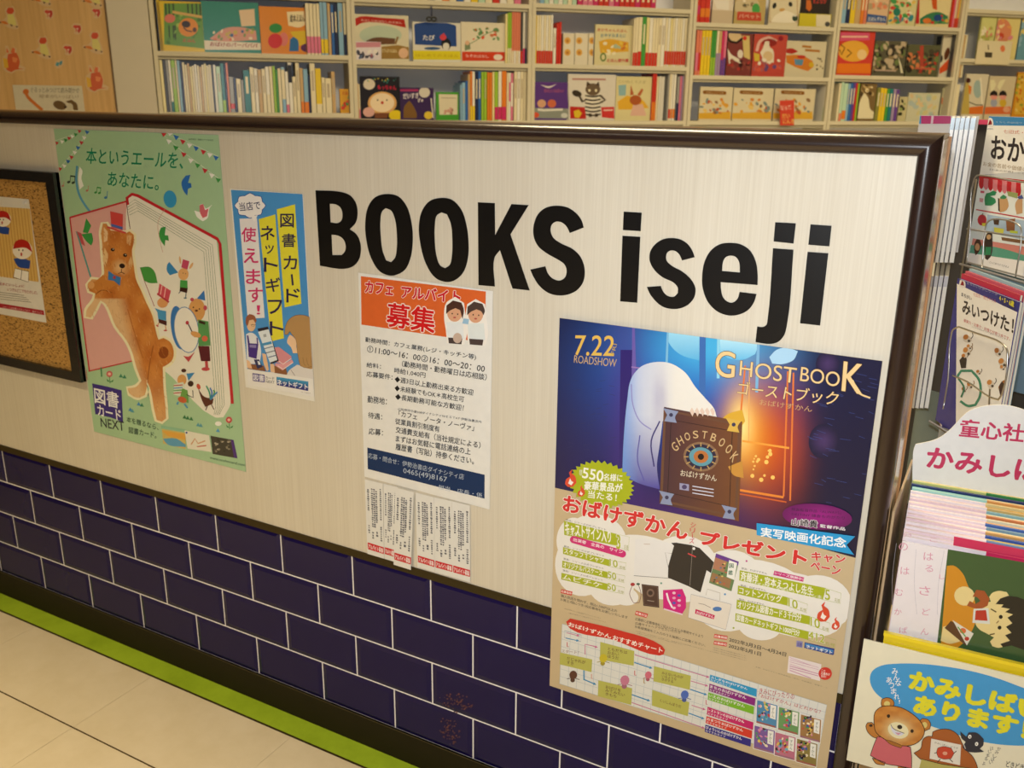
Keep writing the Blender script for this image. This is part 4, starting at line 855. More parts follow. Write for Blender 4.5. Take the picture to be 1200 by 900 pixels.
# ================================================================== CORK BOARD
ck = empty('cork_board', Matrix.Translation((-.16, -.012, ZF+.258)))
tag(ck, 'cork notice board in a black frame at the far left', 'notice board')
W_, H_ = .5628, .501
mb = MB(); mb.box(0, W_, .004, .012, 0, H_, 'b98a45'); mb.build('cork_sheet', 'cork', ck)
for nm, (x0, x1, z0, z1) in (('frame_bar', (0, W_, H_-.023, H_)), ('frame_bar', (0, W_, 0, .023)), ('frame_bar', (0, .023, .023, H_-.023)), ('frame_bar', (W_-.030, W_, .023, H_-.023))):
    mb = MB(); mb.box(x0, x1, -.004, .012, z0, z1, '1f1c1c'); mb.build(nm, 'rim', ck)
no_, C = sheet('notice', .02, .2905, ZF+.393, ZF+.6925, -.0086, 'white leaflet with children in red caps pinned on the cork board', 'leaflet', 'dedad2', 'plastic')
C.crop = (0, 220, 5.294)
C.poly([(-260,100),(185,130),(240,585),(-200,520)], 'd8b468', 1)
for k in range(24):
    x = -250+k*19; C.line([(x, 100+(x+260)*.067), (x+50, 525+(x+260)*.13)], 7, 'c89a50', 2)
def cap_child(cx, cy, s):
    C.e(cx, cy, s, s*.95, 'efe6d8', 0, 4); C.poly([(cx-s*.95,cy-s*.1),(cx-s*.7,cy-s*.8),(cx-s*.1,cy-s*1.05),(cx+s*.6,cy-s*.75),(cx+s*1.0,cy+s*.25),(cx+s*.3,cy-s*.2)], 'b8281f', 5, True)
    C.e(cx-s*.35,cy+s*.02,s*.07,s*.1,'2a2020',0,6,8); C.e(cx+s*.05,cy+s*.05,s*.07,s*.1,'2a2020',0,6,8); C.e(cx-s*.1,cy+s*.45,s*.1,s*.2,'b84a40',0,6,8)
    C.poly([(cx-s*.9,cy+s*.9),(cx-s*.2,cy+s*.8),(cx+s*.8,cy+s*1.1),(cx+s*.7,cy+s*1.9),(cx-s*.4,cy+s*1.7)], '2a4a9a', 3, True)
cap_child(140,385,62); cap_child(20,195,50); cap_child(-60,380,50)
C.poly([(95,500),(180,520),(178,585),(85,555)], 'f0ece4', 7); C.outline([(95,500),(180,520),(178,585),(85,555)], 3, '4a3a30', 8); C.line([(138,510),(130,570)], 3, '4a3a30', 8)
C.text('ロングセラーの絵本といっしょに', (-140,590), (150,620), (-138,572), 'a83040', .006, 4); C.text('いつでもどこでもたのしむ。', (45,640), (232,662), (47,620), 'a83040', .006, 4)
for k in range(4): C.line([(-150,628+k*15),(150+k*15,668+k*14)], 2.5, '6a6458', 4)
C.poly([(-160,690),(272,762),(276,790),(-158,716)], 'a82030', 4); C.text('くわしくは店頭のスタッフまで　春のフェア', (20,746), (262,784), (21,732), 'e8d0cc', 0, 6)
C.build('printed_picture', 'plastic', no_)
mb = MB(); mb.tube([(0,0,0),(0,-.006,0)], .004, 'd8d8d8', 12); pn = mb.build('push_pin', 'plastic', None, Matrix.Translation(tuple(on_plane(30, 237.5, np.array([0,-.009,0]), WN)))); tag(pn, 'clear push pin at the top corner of the leaflet', 'pin')

# ================================================================== BOOKCASES behind the partition
SAZ = 43.8
P0 = np.array([-1.1708, 1.6615, 0.0])
a_ = math.radians(SAZ); SU = np.array([math.sin(a_), math.cos(a_), 0]); SN = np.array([-math.cos(a_), math.sin(a_), 0])
def shelf_at(u, v, d=0.0):
    p = on_plane(u, v, P0 + SN*d, SN); q = p - P0; return float(q @ SU), float(p[2])
def shelf_frame(s, z, d=0.0): p = P0 + SU*s + SN*d; return frame((p[0], p[1], z), SAZ)
NAMES = {'white':'e9e6dc','cream':'e6dcbc','pale yellow':'e8dca0','yellow':'e6c832','orange':'e08030','red':'cc3a30','pink':'dc7a9a','magenta':'c8356a','purple':'6a4898','lilac':'a08cb4','blue':'3a6ab4','light blue':'8ab4d4','navy':'2a3458','teal':'2f7a80','green':'4a9a48','lime':'98c040','olive':'8a8a48','brown':'7a5438','tan':'c8a878','grey':'9a9a98','dark grey':'4a4a4c','black':'242226','salmon':'e08468','mint':'b8d8c0'}
ORD = ['first','second','third','fourth','fifth','sixth','seventh','eighth','ninth','tenth','eleventh','twelfth'] + ['%dth' % k for k in range(13, 60)]
ORD = [o.replace('21th','21st').replace('22th','22nd').replace('23th','23rd').replace('31th','31st').replace('32th','32nd').replace('33th','33rd') for o in ORD]
BC = [  # s0, s1, visible shelf tops (above the tiling), label
 (0.000, .888, [1.119, .855], 'leftmost white bookcase, next to the pillar', 'leftmost bookcase'),
 (0.890, 1.790, [1.378, 1.100, .823], 'second white bookcase from the left, with the penguin book', 'second bookcase'),
 (1.792, 2.680, [1.386, 1.102, .826], 'middle white bookcase, with the striped cat book', 'middle bookcase'),
 (2.684, 3.570, [1.326, 1.062, .826], 'fourth white bookcase from the left', 'fourth bookcase'),
 (3.574, 4.420, [1.350, 1.078, .828], 'fifth white bookcase from the left', 'fifth bookcase'),
 (4.424, 5.330, [1.185, .828], 'rightmost bookcase, partly behind the workbook rack', 'rightmost bookcase')]
DEP = .215; TW = 'cfc8b0'
for k, (s0, s1, tops, lab, short) in enumerate(BC):
    e = empty('bookcase', shelf_frame(s0, 0)); tag(e, lab, 'bookcase', 'white bookcases behind the partition'); W_ = s1-s0
    for x in (0, W_-.018): mb = MB(); mb.box(x, x+.018, 0, DEP, 0, 2.32, TW); mb.build('side_panel', 'paint', e)
    mb = MB(); mb.box(.018, W_-.018, DEP-.012, DEP, 0, 2.32, 'eef1fa'); mb.build('back_panel', 'paint', e)
    lower = [tops[-1]-.30, tops[-1]-.60, tops[-1]-.92+.0]; upper = [tops[0]+.27]
    for z in tops + upper + lower:
        z += ZF
        mb = MB(); mb.box(.018, W_-.018, .0, DEP-.012, z-.020, z, TW); mb.box(.018, W_-.018, .012, .05, z-.034, z-.020, 'b8b29c'); mb.build('shelf', 'paint', e)
        
def shelf_z(ci, si): return BC[ci][2][si] + ZF

ROWN = {}
CLR = lambda ci, si: .27 if si == 0 else BC[ci][2][si-1]-BC[ci][2][si]
def row(ci, si, crop, spec, ybot, d=.012, group=None, where='on the', depth=.155, first=0, side='left'):
    """upright books seen by their spines: (x0, x1, ytop, colour, band) in crop px"""
    zz = shelf_z(ci, si) if si is not None else None
    shelf = ['top shelf', 'middle shelf', 'lower shelf'][si + (3-len(BC[ci][2]))]
    first = ROWN.get((ci, si), 0); ROWN[(ci, si)] = first + len(spec)
    ox, oy, sc = crop; yb = oy+ybot/sc
    A_ = shelf_at(ox+spec[0][0]/sc, yb, d)[0]; B_ = shelf_at(ox+spec[-1][1]/sc, yb, d)[0]
    A2 = max(A_, BC[ci][0]+.0195); B2_ = min(B_, BC[ci][1]-.0195); fit = lambda q: A2+(q-A_)*(B2_-A2)/(B_-A_)
    for j, (x0, x1, yt, c, band) in enumerate(spec):
        a, _ = shelf_at(ox+x0/sc, yb, d); b, _ = shelf_at(ox+x1/sc, yb, d); a, b = fit(a), fit(b); _, zt = shelf_at(ox+(x0+x1)/2/sc, oy+yt/sc, d)
        w_ = b-a; h = min(zt-zz, CLR(ci, si)-.036); mb = MB(); cc = hexc(NAMES[c]); g = min(.0008, w_*.06)
        mb.box(g, w_-g, 0, depth, 0, h, 'e4dfcf', {'front': NAMES[c], 'left': NAMES[c], 'right': NAMES[c]})
        if band:
            bc, f0, f1 = band; y = -.0006; mb.box(g, w_-g, y, 0, h*f0, h*f1, NAMES[bc])
        if w_ > .014 and not band: mb.box(w_*.3, w_*.7, -.0004, 0, h*.45, h*.85, 'b9ac94' if c in ('white','cream','pale yellow','yellow','lime','mint','light blue','tan') else NAMES['cream'])
        m = shelf_frame(a, zz+.0005, d); o = mb.build('book', 'cover', None, m)
        bn = (' with %s band' % band[0]) if band else ''
        tag(o, '%s spine%s, %s spine from left on %s of %s' % (c, bn, ORD[j+first], shelf, BC[ci][4]), 'book', group or 'upright books on the %s of the %s' % (shelf, BC[ci][4]))

def face(ci, si, crop, rect, col, label, art=None, d=.03, th=.012, z=None, poly=None):
    """a book shown by its front cover; art(C) draws in crop px on the cover plane"""
    x0, yt, x1, yb = rect; ox, oy, sc = crop
    zz = shelf_z(ci, si) if z is None else z
    a, zb = shelf_at(ox+x0/sc, oy+yb/sc, d); b, _ = shelf_at(ox+x1/sc, oy+yb/sc, d); _, zt = shelf_at(ox+(x0+x1)/2/sc, oy+yt/sc, d)
    a = max(a, BC[ci][0]+.0195); b = min(b, BC[ci][1]-.0195)
    m = shelf_frame(a, zz+.0005, d); h = min(zt-zz, CLR(ci, si)-.036); mb = MB(); mb.box(0, b-a, .001, th-.001, .002, h-.002, 'e8e4d6'); mb.box(0, b-a, 0, .001, 0, h, col); mb.box(0, b-a, th-.001, th, 0, h, col); mb.box(0, .0015, 0, th, 0, h, col)
    o = mb.build('picture_book', 'cover', None, m); tag(o, label, 'book', 'picture books facing out on the bookcases')
    if art:
        C = Canvas(m); C.crop = crop; art(C); 
        # keep the art inside the cover
        for i, (x, y, zq) in enumerate(C.mb.v): C.mb.v[i] = (min(max(x, .001), b-a-.001), y, min(max(zq, .001), h-.001))
        C.build('front_cover_print', 'cover', o)
    return o
B1, B2, B3, B4, B5, B6 = (180,0,5), (400,0,5.217), (610,0,5.4545), (800,0,6), (960,0,5), (1110,60,11.25)
def dots(C, n, x0, y0, x1, y1, r, cols, l=4):
    for _ in range(n): C.e(x0+random.random()*(x1-x0), y0+random.random()*(y1-y0), r*(.5+random.random()), r*(.5+random.random()), random.choice(cols), random.random()*90, l, 8)
# --- leftmost bookcase, upper shelf
def a1(C):
    C.poly([(60,20),(295,20),(300,285),(62,260)], '6a9a3a', 1)
    for x in (70,90,115,200,225,250,272): C.line([(x,20),(x+3,90)], 8, '2f3a20', 2)
    for x in (90,115,125): C.line([(x,150),(x+4,235)], 8, '33421f', 2)
    dots(C, 22, 65, 90, 295, 280, 10, ['85b04a','4f7a2c','a8c050','5a8a3a'], 2)
    C.line([(110,70),(290,100)], 16, 'd8b060', 3); C.e(95,108,32,26,'d87860',0,3); C.e(203,160,58,55,'e0902a',0,3); C.e(190,142,26,20,'3a2a20',10,4); C.e(240,175,12,14,'5a4030',0,4); C.line([(175,160),(195,180),(225,185)], 8, '5a4030', 4); C.text('えほん', (170,245), (245,250), (172,225), 'd84a3a', .02, 4)
face(0, 0, B1, (55,10,300,285), 'e0c020', 'green forest picture book in a yellow cover, leftmost on the bookcase', a1, d=.03)
mb = MB(); mb.box(0,.012,0,.16,0,.225,'e0c020'); o = mb.build('book','cover',None,shelf_frame(.030, shelf_z(0,0)+.0005,.05)); tag(o,'bright yellow book standing edge-on beside the pillar','book')
def a2(C):
    C.poly([(296,10),(615,28),(632,292),(300,292)], '3a8a80', 1); C.poly([(296,236),(632,252),(632,292),(300,292)], 'e6dccb', 2)
    C.poly([(500,60),(590,52),(596,150),(515,155)], 'e2c8a8', 2, True); C.poly([(330,225),(420,165),(520,160),(600,180),(605,235),(340,232)], 'd49a8a', 2, True)
    dots(C, 24, 340, 170, 600, 232, 9, ['c8b060','7a9a5a','e8d8c0','4a6a9a','d87a60'], 4); C.text('おばけのバーバパパ', (330,270), (608,280), (332,245), 'a03028', .03, 4)
face(0, 0, B1, (298,12,630,292), '3a8a80', 'teal picture book with a white title strip below', a2)
def a3(C):
    C.poly([(628,40),(905,60),(930,300),(640,300)], 'dc8a2a', 1); C.e(712,240,42,44,'cc2a28',0,3); C.e(715,165,38,28,'2f8a3a',0,3); C.poly([(780,70),(880,65),(905,130),(860,160),(790,150)], 'ecdcb4', 3, True)
    C.poly([(800,185),(900,180),(905,255),(850,270)], 'd8b828', 3, True); C.poly([(795,300),(800,230),(820,215),(845,235),(850,300)], '2a6aa8', 4, True); C.e(900,280,38,25,'5a2a5a',0,4); C.e(762,230,26,40,'d87a70',0,2)
    C.text('絵本えほん', (800,130), (885,128), (800,85), '3a3020', .02, 5)
face(0, 0, B1, (632,42,897,300), 'dc8a2a', 'orange picture book with red and green round shapes', a3)
row(0, 0, B1, [(900,922,20,'cream',('pink',.03,.36)),(923,944,22,'cream',('pink',.03,.36)),(945,965,24,'cream',('pink',.03,.36)),(966,984,22,'cream',('pink',.03,.36)),(985,1003,5,'light blue',('yellow',.03,.3)),(1004,1028,8,'light blue',('yellow',.03,.3)),(1030,1048,20,'tan',None),(1050,1068,30,'blue',None),(1070,1088,25,'navy',None),(1092,1122,18,'light blue',None),(1124,1140,15,'cream',('navy',0,.4))], 285, d=.02)
# lower shelf: a long row of thin spines
sp = []; x = 38
cols = [(18,350,'pale yellow',None),(16,345,'dark grey',None),(14,335,'grey',None),(14,340,'white',('teal',0,.2)),(24,338,'lime',None),(10,350,'cream',None),(16,352,'light blue',None),(12,360,'navy',None)] + [(13,[366,380,372,390,385,378,384,392,380,374,386,380][k],['cream','cream','tan','pale yellow','cream','white','cream','tan','cream','pale yellow','cream','cream'][k],None) for k in range(12)] + [(10,385,'black',None),(14,380,'white',None),(26,390,'mint',None),(20,372,'teal',('lime',.0,.25)),(10,375,'navy',None),(12,370,'salmon',None),(26,450,'grey',('red',.1,.25)),(14,455,'navy',None),(26,462,'cream',None),(16,470,'grey',None),(38,412,'teal',None),(24,395,'cream',None),(20,402,'white',None),(22,408,'tan',None),(22,405,'cream',None),(22,392,'white',('cream',0,.4)),(18,390,'cream',None),(16,388,'lime',None),(12,410,'green',None),(18,402,'cream',None),(22,395,'light blue',('cream',.3,.95)),(18,420,'white',('pink',0,.2)),(22,366,'white',('black',.6,.95)),(20,450,'cream',None),(22,368,'cream',None),(20,400,'tan',('orange',0,.25)),(26,406,'light blue',('orange',0,.25)),(12,440,'navy',None),(30,372,'cream',None),(34,402,'yellow',('cream',.0,.2)),(20,455,'cream',None),(36,460,'cream',None),(22,420,'tan',None)]
for wd, yt, c, b in cols: sp.append((x, x+wd, yt, c, b)); x += wd+1.2
row(0, 1, B1, [q for q in sp if q[1] < 1096], 640, d=.02)
def a4(C): C.poly([(1092,522),(1160,522),(1166,645),(1095,645)], 'e0a838', 1); dots(C, 10, 1098, 560, 1158, 635, 12, ['d84a3a','e8e0d0','4a9a5a','e87a98'], 2); C.text('えほん', (1105,555), (1152,556), (1105,535), 'c84a2a', .02, 3)
face(0, 1, B1, (1094,522,1163,645), 'e0a838', 'small orange book at the right end of the lower shelf', a4, th=.02)
# --- second bookcase
def b1(C):
    C.poly([(85,95),(410,110),(418,360),(90,360)], 'd6d0b8', 1); C.poly([(85,112),(120,100),(240,108),(385,118),(395,170),(350,160),(240,140),(130,140),(88,160)], 'b02a20', 2, True)
    C.e(240,215,130,60,'b8c8b4',0,2); C.poly([(150,250),(200,230),(330,235),(325,270),(160,275)], '6a4a34', 3, True); C.line([(330,270),(345,225),(350,232)], 12, '8a6a3c', 3); C.poly([(245,285),(345,275),(420,290),(420,360),(245,360)], '9a7a40', 3)
    C.e(380,325,30,32,'e0b898',0,4); C.text('どうぶつえほん', (250,320), (340,322), (250,298), 'e8d8a8', .02, 5); C.text('たのしいおはなしのえほん', (120,130), (370,148), (120,115), 'e8d0c0', 0, 4)
face(1, 1, B2, (85,92,415,362), 'd6d0b8', 'cream picture book with red ribbon title', b1, d=.04)
def b1b(C): C.poly([(62,255),(245,255),(245,372),(62,372)], 'dcd4dc', 1); C.poly([(62,258),(245,255),(240,288),(66,290)], 'c88a9a', 2); dots(C, 12, 75, 300, 235, 360, 12, ['5a6a8a','a05a6a','e8e4e0','4a4a5a'], 3)
face(1, 1, B2, (64,255,245,372), 'dcd4dc', 'small pale pink booklet in front of the ribbon-title book', b1b, d=.012, th=.008)
def b2(C):
    C.poly([(438,138),(712,150),(730,366),(440,364)], 'd8d6cc', 1); C.poly(smooth([(445,150),(460,143),(690,152),(702,160),(705,285),(450,272)]), '2c4a8c', 2); C.poly([(438,308),(728,312),(730,366),(440,364)], 'dccf2a', 3)
    C.e(640,270,30,38,'23262c',-8,4); C.e(640,285,20,24,'d8d8d0',0,5); C.e(622,228,20,18,'d84a58',0,5); C.poly([(600,232),(625,200),(642,235)], 'd84a58', 5, True); C.e(555,296,50,9,'3a5a84',0,4); C.text('たび', (498,245), (568,247), (500,213), 'e8ecf0', .03, 5); C.text('はじめてのえほん', (455,345), (715,350), (455,328), 'b89a20', 0, 5)
face(1, 1, B2, (438,138,730,366), 'd8d6cc', 'blue and yellow picture book with a penguin', b2)
def b3(C):
    C.poly([(728,138),(975,148),(1000,370),(738,370)], 'ddd6c0', 1); C.poly([(738,315),(1000,318),(1002,372),(738,372)], 'd0442a', 2)
    dots(C, 26, 800, 170, 965, 245, 9, ['d8583a','5a8a5a','7a9a6a','c87a50'], 3); C.line([(770,275),(820,250),(880,210),(960,180)], 4, '6a8a5a', 3, sm=True); C.poly([(755,270),(785,260),(790,300),(755,310)], '7a8a6a', 3, True); C.e(770,262,14,14,'d8b090',0,4); C.e(958,350,28,18,'e8dcd0',0,4); C.text('なぞのはなし', (760,350), (900,354), (760,332), 'f0d8cc', .01, 4)
face(1, 1, B2, (732,138,1000,370), 'ddd6c0', 'cream picture book with branch and flowers and an orange foot', b3)
row(1, 1, B2, [(1002,1016,85,'pale yellow',None),(1017,1030,78,'lime',('cream',.0,.3)),(1031,1043,78,'lime',('cream',.0,.3)),(1044,1057,58,'salmon',('cream',.0,.25)),(1058,1072,58,'salmon',('white',.0,.25)),(1073,1087,60,'salmon',('cream',.0,.25)),(1088,1100,62,'salmon',('white',.0,.25)),(1101,1116,55,'dark grey',('red',.0,.25)),(1117,1130,40,'white',('magenta',.0,.3)),(1131,1143,45,'grey',('navy',.0,.3))], 345, d=.02)
def b4(C):
    C.poly([(120,468),(350,472),(370,725),(135,725)], '23222a', 1); C.e(170,515,36,34,'d4ccbc',0,3,14); C.text('もっちゃん', (222,548), (335,550), (222,520), 'cc2848', .03, 4); C.e(250,630,88,70,'d8a86a',0,2,24); C.e(250,628,74,58,'ecd8b8',0,3,24)
    C.e(168,685,36,30,'d8a8a0',0,4); C.e(250,628,9,9,'b83a2a',0,5); C.e(222,612,5,5,'3a2a20',0,5); C.e(278,612,5,5,'3a2a20',0,5); C.e(333,705,42,32,'e0c828',0,5); dots(C, 16, 160, 480, 345, 510, 4, ['3a8a80','d8c850'], 3); C.poly([(200,690),(290,690),(280,722),(205,722)], '7a4a30', 4)
face(1, 2, B2, (122,468,362,725), '23222a', 'black picture book with a round smiling furry face', b4)
row(1, 2, B2, [(104,111,510,'tan',None),(112,119,515,'cream',('pink',0,.3))], 722, d=.02)
def b5(C):
    C.poly([(360,538),(550,540),(568,722),(375,722)], '3c2a58', 1); C.poly([(380,722),(385,650),(415,615),(435,640),(462,700),(460,722)], '7a5a30', 3, True); C.e(508,565,34,32,'cfcac0',0,3); C.e(532,705,26,24,'dcc040',0,4); C.poly([(545,600),(552,600),(566,722),(558,722)], 'd8d4cc', 3)
    C.text('だいすき', (378,605), (470,600), (378,572), 'e8e0e8', .03, 4); C.text('ぎゅ', (468,625), (500,624), (468,600), 'e8e0e8', .02, 4); C.line([(360,552),(470,552)], 12, 'a8386a', 3)
face(1, 2, B2, (362,536,566,722), '3c2a58', 'purple picture book with a brown bear sitting', b5)
def b6(C): C.poly([(578,565),(718,568),(725,722),(585,722)], '4a9a38', 1); C.poly([(595,575),(710,578),(710,700),(600,702)], 'd8d0b8', 2); dots(C, 8, 630, 660, 680, 698, 8, ['a07a6a','c8988a','6a5a4a'], 3); C.line([(610,598),(700,600)], 6, 'b0a890', 3)
face(1, 2, B2, (580,564,719,722), '4a9a38', 'small cream book in a green border', b6)
row(1, 2, B2, [(728,738,520,'light blue',None),(739,760,505,'light blue',None),(761,776,495,'blue',None),(777,790,455,'tan',None),(791,803,435,'orange',('yellow',0,.3)),(804,820,438,'white',('yellow',0,.3)),(822,840,440,'navy',None),(841,858,436,'blue',None),(860,876,440,'lime',None),(877,895,440,'lime',None),(897,912,442,'orange',None),(913,928,445,'orange',None),(930,943,440,'pale yellow',None),(944,966,440,'lime',('magenta',.02,.28)),(967,988,435,'white',('magenta',.02,.28)),(989,1018,432,'orange',('magenta',.02,.28)),(1020,1032,445,'cream',None),(1033,1045,445,'white',('pink',.4,.8)),(1046,1060,448,'pink',('white',.3,.8)),(1066,1085,418,'cream',None),(1086,1105,418,'white',None),(1106,1125,420,'cream',None),(1126,1142,420,'cream',None)], 700, d=.02)
# lamp-like hook hanging under the top shelf
hk = empty('display_clip', shelf_frame(*[shelf_at(505.5, 4, .0)[0], shelf_at(505.5, 4, 0)[1]-.012], .002)); tag(hk, 'dark clip hanging from the shelf above the penguin book', 'clip')
mb = MB(); mb.tube([(0,0,0),(.001,0,-.045)], .004, '2a2c48', 8); mb.build('stem', 'plastic', hk)
for sgn in (-1, 1): mb = MB(); mb.tube([(sgn*.012+.012*math.cos(t), .0, -.058+.009*math.sin(t)) for t in [k*math.pi/6 for k in range(12)]], .003, '2e3024', 6, closed=True); mb.build('loop', 'plastic', hk)
# --- middle bookcase
row(2, 1, B3, [(84,96,98,'yellow',None)]+[(97+k*15.2,111+k*15.2,97,['cream','cream','white','cream','white','cream','white'][k],('red',.0,.27)) for k in range(7)]+[(206,224,180,'white',None),(226,242,150,'red',None),(243,258,140,'red',None)], 378, d=.02)
def c0(C):
    C.poly([(268,210),(508,222),(512,390),(272,385)], 'ddd6c2', 1)
    for x in (342, 428): C.line([(x,215),(x+4,388)], 3, 'b8b09a', 2)
    for x in (300,375,458):
        for y in (260,335): C.e(x, y, 20, 22, 'd8a850', 0, 3); C.e(x, y+2, 9, 10, 'b87a3a', 0, 4)
for xa, xb, w3 in ((269,342,'left'),(345,428,'middle'),(431,462,'right')): face(2, 1, B3, (xa,214,xb,388), 'ddd6c2', 'small cream box with two yellow marks, %s one of three on the middle bookcase' % w3, c0, d=.03, th=.05)
def c1(C):
    C.poly([(470,158),(695,172),(712,400),(505,400)], 'd8cfa4', 1); C.text('あかちゃんえほん', (490,200), (680,208), (492,180), 'b8402a', .02, 3); C.text('おやすみまえに', (512,238), (672,240), (514,215), '3a7a9a', .02, 3)
    C.poly([(500,265),(560,250),(690,270),(690,330),(510,340)], 'd8a83a', 2, True); C.e(528,365,20,28,'5a7a3a',0,4); C.e(528,365,12,18,'d8d0a0',0,5); dots(C, 16, 520, 270, 690, 350, 12, ['e0c050','c87a3a','e8e0c0','a8b8a0'], 3); C.text('えほん傑作集', (550,398), (690,398), (552,375), 'c0303a', .03, 4)
face(2, 1, B3, (470,160,712,400), 'd8cfa4', 'cream and yellow picture book with a keyhole-like green oval', c1, d=.04)
row(2, 1, B3, [(716,728,118,'cream',('red',0,.28)),(729,748,112,'cream',('red',0,.28)),(749,774,110,'cream',('red',0,.3)),(775,802,108,'green',None),(804,824,112,'pale yellow',('red',0,.28)),(825,848,115,'white',('red',0,.28)),(849,868,116,'cream',('red',0,.28)),(869,886,116,'cream',('red',0,.28)),(887,910,116,'cream',None),(911,934,116,'white',None)]+[(936+k*16.6,951+k*16.6,[114,116,118,118,116,116,118,118,118][k],['cream','white','pale yellow','cream','white','cream','cream','white','cream'][k],('red',.04,.32)) for k in range(9)], 372, d=.02)
def c2(C): C.poly([(90,525),(298,530),(308,695),(92,690)], '5a3a86', 2); C.poly([(80,655),(300,690),(308,758),(78,755)], '8a9088', 1); C.poly([(125,540),(180,552),(235,535),(180,562)], 'e0dcd8', 3, True); C.e(135,662,28,26,'d0a080',0,4); C.e(200,662,28,26,'c86a4a',0,4); C.e(95,735,24,18,'d0563a',0,4); C.e(280,738,22,16,'c8ccc8',0,4); C.text('ねむいねむい', (150,590), (275,592), (150,568), 'b05a78', .02, 4); C.line([(110,700),(150,705),(270,700)], 14, 'd8d8d0', 3)
face(2, 2, B3, (82,525,306,758), '5a3a86', 'violet and grey picture book with two small heads', c2)
def c3(C):
    C.poly([(292,475),(585,480),(603,760),(312,760)], 'd5d0c8', 1); C.line([(330,505),(545,508)], 12, 'b0807a', 2); C.e(462,640,56,80,'dcd8cc',0,3,20); C.e(462,572,48,40,'6a5a48',0,4); C.poly([(420,550),(425,518),(450,540)], '4a3c30', 5); C.poly([(480,540),(500,520),(505,555)], '4a3c30', 5)
    for k in range(6): C.line([(412,610+k*24),(462,618+k*24),(512,610+k*24)], 10, '3c342c', 4, sm=True)
    C.e(360,598,32,20,'3c342c',20,3); C.line([(375,612),(395,650),(415,640)], 15, '4a4034', 3); C.line([(510,610),(540,640),(512,655)], 15, '5a5044', 3); C.e(440,578,7,9,'e8e0c0',0,5); C.e(482,578,7,9,'e8e0c0',0,5); C.line([(445,725),(445,748)], 18, '4a4034', 3); C.line([(485,725),(485,748)], 18, '4a4034', 3)
    C.poly([(315,680),(410,685),(420,760),(318,758)], 'b8302a', 5); C.poly([(340,710),(372,700),(392,725),(372,755),(345,750)], 'd8b830', 6, True); C.poly([(515,685),(598,683),(600,758),(520,750)], 'c83a3a', 5); C.line([(530,705),(590,703)], 8, 'e8c8c0', 6)
face(2, 2, B3, (296,476,600,760), 'd5d0c8', 'pale grey picture book with a striped cat standing', c3)
def c4(C): C.poly([(592,485),(820,500),(832,758),(608,758)], 'd5cc9c', 1); C.poly([(625,545),(675,540),(672,610),(628,612)], '8ab0b8', 2, True); C.poly([(620,650),(680,610),(780,640),(820,690),(700,700),(625,700)], 'dcac3a', 2, True); C.e(735,640,38,32,'a85a30',0,4); C.poly([(700,610),(705,540),(725,605)], 'b0603a', 4, True); C.poly([(745,605),(775,565),(785,575),(765,615)], 'b0603a', 4, True); C.poly([(700,740),(720,670),(780,665),(805,740)], 'd8b0a0', 3, True); C.text('こいぬとうさぎ', (625,530), (800,535), (627,510), 'a8a078', .01, 3)
face(2, 2, B3, (602,490,827,758), 'd5cc9c', 'yellow-green picture book with a brown rabbit', c4)
row(2, 2, B3, [(835,850,458,'red',('orange',0,.4)),(851,868,455,'red',('orange',0,.4)),(870,884,490,'cream',None),(890,902,488,'white',None),(908,918,492,'white',None),(922,932,490,'white',None),(962,975,475,'grey',None),(976,992,468,'cream',('red',.05,.25)),(994,1008,455,'white',('orange',.05,.25)),(1012,1030,452,'white',('orange',.05,.25)),(1040,1060,490,'grey',('navy',0,.4)),(1062,1078,488,'pink',None),(1080,1092,488,'lilac',None)], 735, d=.02)
row(2, 0, B3, [(84+k*30,112+k*30,-35-(k % 3)*6,c,None) for k, c in enumerate(['grey','light blue','mint','white','mint','white','mint','cream','mint'])]+[(358+k*34,390+k*34,-30,c,None) for k, c in enumerate(['magenta','pink','pink','magenta','red','red','pink','magenta','red','red','red','magenta','red','red','magenta'])], 20, d=.02)
row(1, 0, B2, [(90+k*44,131+k*44,-60-(k % 4)*8,c,None) for k, c in enumerate(['cream','tan','light blue','white','salmon','cream','teal','white','lime','cream','grey','white','orange','cream','blue','white','yellow','mint','cream','red','white','cream','pink'])], 0, d=.02)
# --- fourth bookcase
row(3, 1, B4, [(86,104,190,'salmon',('pink',.1,.5)),(105,123,188,'salmon',('red',.1,.5)),(124,146,182,'yellow',None),(147,168,180,'yellow',None),(169,190,180,'yellow',None),(191,208,182,'green',('lime',0,.4)),(209,226,182,'green',('lime',0,.4)),(227,244,184,'cream',('lilac',0,.5)),(245,262,184,'tan',('lilac',0,.5)),(263,280,182,'magenta',('purple',0,.35)),(281,298,182,'pink',('purple',0,.4))], 465, d=.02)
def d1(C): C.poly([(300,236),(470,240),(478,498),(310,495)], '7a3a38', 1); C.e(362,262,55,40,'d0b890',0,2); C.line([(310,250),(335,290),(380,300),(420,270)], 16, '2a1c1c', 3, sm=True); C.poly([(420,250),(470,252),(474,420),(430,400)], 'ccb878', 2, True); C.e(437,268,14,16,'c83a30',0,3); C.poly([(315,340),(345,385),(400,420),(412,450),(360,425),(325,450)], 'ddd6c8', 4, True); C.e(405,380,20,30,'d8d0c8',0,3); dots(C, 14, 320, 430, 470, 490, 12, ['a83a38','3a2020','8a4a40'], 4)  # pale cream shape is glare on the wrapping, painted into the cover
face(3, 1, B4, (302,236,476,498), '7a3a38', 'dark red wrapped picture book with painted glare', d1)
